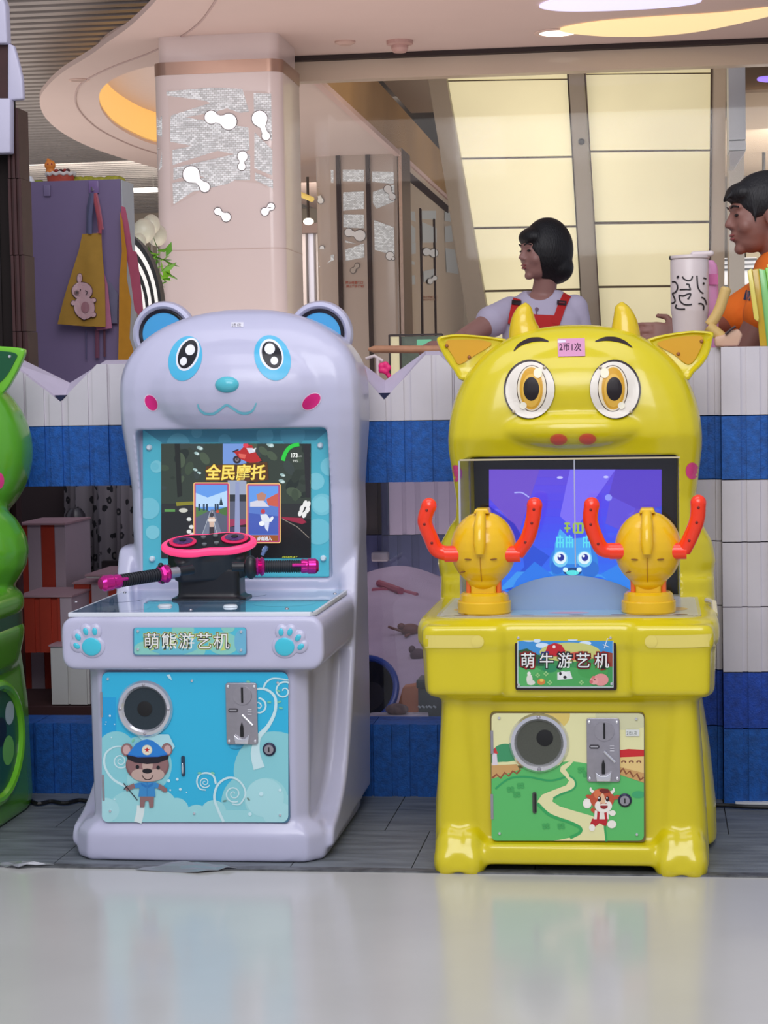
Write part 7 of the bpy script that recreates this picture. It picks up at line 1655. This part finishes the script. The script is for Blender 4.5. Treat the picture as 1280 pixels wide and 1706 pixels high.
def cab_toys():
    z = aY(100, 303, 7.0).z; p = aY(96, 300, 7.09)
    t = thing('toy_basket', (p.x, 7.09, z), 'red basket with white lace rim and small dark balls on top of the lavender cabinet', 'toy')
    a = aY(73, 300, 7.05); b = aY(119, 300, 7.05); w = (b.x-a.x)/2; cx = (a.x+b.x)/2
    bm = B(); lathe(bm, [(0, 0), (w*.92, 0), (w, .03), (w, .032), (0, .032)], 28, Matrix.Translation((cx, 7.09, z)) @ Matrix.Diagonal((1, .7, 1, 1))); obj('basket', bm, mat('basket_red', (168, 62, 40), rough=.6, bump=.4, bscale=120), t, world=True, smooth=True)
    bm = B(); sweep(bm, [(cx+w*1.02*math.cos(q), 7.09+w*.72*math.sin(q), z+.036+.003*math.sin(q*12)) for q in [2*PI*i/48 for i in range(48)]], .006, 8, closed=True); obj('lace_rim', bm, mat('lace_white', (206, 196, 190), rough=.8), t, world=True, smooth=True)
    for i, px in enumerate((94, 101, 108, 113)):
        q = aY(px, 280, 7.07); bm = B(); ellip(bm, (q.x, 7.07, z+.046), (.008, .008, .007)); tag(obj('berry', bm, mat('berry_dark' if i % 2 else 'berry_red', (70, 30, 30) if i % 2 else (150, 40, 34), rough=.4), world=True, smooth=True), ('dark red berry in the basket right beside the orange figurine', 'dark berry in the basket, second from the orange figurine', 'red berry in the basket, third from the orange figurine', 'dark berry at the right rim of the red basket')[i], 'berry', 'berries in the red basket')
    q = aY(84, 278, 7.08); f = thing('figurine', (q.x, 7.08, z+.034), 'small orange figurine with round head sitting in the red basket', 'figurine'); OG = mat('figurine_orange', (222, 128, 44), rough=.5)
    bm = B(); ellip(bm, (0, 0, .012), (.016, .014, .014)); ellip(bm, (-.001, 0, .034), (.020, .018, .019)); ellip(bm, (-.008, 0, .054), (.006, .005, .006)); obj('body', molded(bm, .003, 2), OG, f, smooth=True)
    for x in (-.004, .010): bm = B(); ellip(bm, (x, -.017, .036), (.003, .002, .003)); obj('eye', bm, mat('eye_red', (150, 30, 24)), f)
    a = aY(110, 300, 7.1); b = aY(212, 300, 7.1); bm = B(); random.seed(5)
    n = 26
    for i in range(n): x = a.x+.01+(b.x-a.x-.03)*i/n; r = .012+.005*random.random(); ellip(bm, (x, 7.12, z+r*.8), (.016, .02, r), seg=10)
    t2 = tag(obj('garland', molded(bm, .004, 1), mat('garland_lime', (168, 160, 40), rough=.7, noise=.4, nscale=60), world=True, smooth=True), 'yellow-green garland lying along the top of the lavender cabinet', 'garland')
    q = aY(48, 299, 7.07); bm = B(); lathe(bm, [(0, 0), (.02, 0), (.022, .012), (.012, .03), (0, .032)], 20, Matrix.Translation((q.x, 7.07, z))); tag(obj('glass_dome', bm, mat('dome_white', (226, 226, 230), rough=.15, coat=.6), world=True, smooth=True), 'small white shiny dome at the left end of the cabinet top', 'ornament')
    q = aY(60, 298, 7.1); bm = B(); 
    for i in range(5): ellip(bm, (q.x-.012+.007*i, 7.11, z+.010), (.010, .014, .011), seg=10)
    tag(obj('moss_ball', molded(bm, .004, 1), mat('moss', (128, 134, 40), rough=.9), world=True, smooth=True), 'small clump of green moss between the white dome and the red basket', 'ornament')
cab_toys()

# plant, striped arch and balloons in the gap between cabinet and column
def gap_things():
    Y = 9.2
    t = thing('striped_arch', (aY(225, 520, Y).x, Y, .1), 'black and white striped arch standing between cabinet and column', 'arch')
    c = aY(196, 520, Y)
    for i in range(6):
        r0 = .12+.0155*i; bm = B(); P = []
        cx, cz = c.x, c.z
        for j in range(25):
            a = math.radians(-8+j*4.2); P.append((cx+r0*math.cos(a)*.98, cz+r0*math.sin(a)*1.75))
        for j in range(24, -1, -1):
            a = math.radians(-8+j*4.2); P.append((cx+(r0+.0155)*math.cos(a)*.98, cz+(r0+.0155)*math.sin(a)*1.75))
        P = [(x, z) for x, z in P]; prism(bm, P, Y, Y+.08, 'y'); obj('stripe', bm, mat('stripe_black', (26, 26, 28)) if i % 2 else mat('stripe_white', (236, 236, 230), rough=.4, emit=.35), t, world=True)
    bm = B(); box(bm, c.x+.10, c.x+.22, Y, Y+.08, .0, c.z-.03); obj('pillar', bm, mat('stripe_white', (236, 236, 230)), t, world=True)
    p = aY(240, 440, 9.6); t = thing('potted_plant', (p.x, 9.6, .0), 'bright green leafy plant behind the striped arch beside the big column', 'plant')
    bm = B(); lathe(bm, [(0, 0), (.12, 0), (.16, .30), (0, .30)], 20); obj('pot', bm, mat('pot_white', (206, 206, 200), rough=.5), t)
    bm = B(); cyl(bm, (0, 0, .28), (0, 0, p.z-.08), .02, .012); obj('stem', bm, mat('stem_brown', (90, 70, 40)), t)
    random.seed(9); LF = [mat('leaf_bright', (150, 206, 60), rough=.5, emit=.12), mat('leaf_mid', (96, 160, 40), rough=.5)]
    bm = B()
    for i in range(90):
        an = random.uniform(0, 2*PI); el = random.uniform(-.6, 1.3); L = random.uniform(.05, .10); d = Vector((math.cos(an)*math.cos(el), math.sin(an)*math.cos(el), math.sin(el))); base = Vector((random.uniform(-.10, .10), random.uniform(-.06, .06), p.z+random.uniform(-.10, .06)))
        s_ = d.cross(Vector((.3, .2, 1))).normalized()*L*.22; n_ = d.cross(s_).normalized()*.004
        v = [bm.verts.new(q) for q in (base, base+d*L*.5+s_+n_, base+d*L, base+d*L*.5-s_+n_)]; bm.faces.new(v).material_index = i % 2
        v = [bm.verts.new(q-n_*.6) for q in (base, base+d*L*.5+s_+n_, base+d*L, base+d*L*.5-s_+n_)]; bm.faces.new(v[::-1]).material_index = i % 2
    obj('foliage', bm, LF, t)
    for i, (x, y, r, lab) in enumerate(((240, 385, .055, 'leftmost pale balloon above the green plant by the column'), (252, 374, .045, 'topmost pale balloon above the green plant'), (262, 392, .05, 'pale balloon half hidden by the big column, above the plant'), (232, 402, .035, 'smallest pale balloon, just above the striped arch'))):
        YY = (9.9, 10.05, 10.2, 9.75)[i]; q = aY(x, y, YY); b_ = thing('balloon', (q.x, YY, 0.0), lab, 'balloon', group='pale balloons above the plant')
        bm = B(); ellip(bm, (0, 0, q.z), (r, r, r*1.12)); obj('skin', bm, mat('balloon_cream', (206, 206, 186), rough=.3), b_, smooth=True)
        bm = B(); cyl(bm, (0, 0, .0), (0, 0, q.z-r), .002, seg=6); obj('string', bm, mat('string', (200, 200, 196)), b_)
gap_things()
# display case and pink toy seen through the notch
def case():
    Y = 8.5; a = aY(649, 558, Y); b = aY(737, 560, Y); t = thing('glass_case', ((a.x+b.x)/2, Y+.2, FL), 'low glass case with pale green panes behind the fence notch between the machines', 'case')
    FRM = mat('case_frame', (60, 46, 42), rough=.4); z1 = a.z
    for x in (a.x, a.x+.045, b.x): bm = B(); box(bm, x-.004, x+.004, Y-.004, Y+.004, FL, z1); obj('post', bm, FRM, t, world=True)
    bm = B(); box(bm, a.x, b.x, Y-.005, Y+.005, z1-.006, z1+.002); obj('rail', bm, FRM, t, world=True)
    bm = B(); box(bm, a.x+.05, b.x, Y+.002, Y+.006, FL, z1-.008); obj('pane', bm, mat('pane_green', (128, 140, 120), rough=.1, coat=.5, noise=.4, nscale=9), t, world=True)
    bm = B(); box(bm, a.x+.004, a.x+.041, Y+.002, Y+.006, FL, z1-.008); obj('pane', bm, mat('pane_cream', (226, 214, 170), rough=.3, emit=.3), t, world=True)
    bm = B(); box(bm, a.x, b.x, Y+.3, Y+.31, FL, z1); obj('back', bm, FRM, t, world=True)
    p = aY(707, 572, Y); bm = B(); box(bm, p.x-.03, p.x+.03, Y-.006, Y, p.z-.014, p.z+.016); obj('green_sign', bm, mat('sign_green', (120, 206, 160), rough=.4, emit=.2), t, world=True)
    Y2 = 5.945; p = aY(641, 613, Y2); t = thing('pink_toy', (p.x, Y2, .93), 'hot pink toy flower on a pale stand behind the notch between the two machines', 'toy')
    bm = B(); cyl(bm, (p.x-.02, Y2, .93), (p.x-.02, Y2, p.z+.03), .006); sweep(bm, [(p.x-.055, Y2, p.z+.028), (p.x-.03, Y2, p.z+.036), (p.x-.005, Y2, p.z+.02)], .005, 8); obj('stand', bm, mat('stand_pale', (206, 190, 186), rough=.5), t, world=True)
    bm = B()
    for i in range(5): ellip(bm, (p.x+.011*math.cos(i*1.257), Y2-.004, p.z+.010*math.sin(i*1.257)), (.010, .006, .010), seg=12)
    sweep(bm, [(p.x+.004, Y2, p.z-.01), (p.x+.016, Y2, p.z-.03)], .007, 8); obj('flower', molded(bm, .0025, 1), mat('hot_pink', (226, 30, 110), rough=.5), t, world=True, smooth=True)
case()
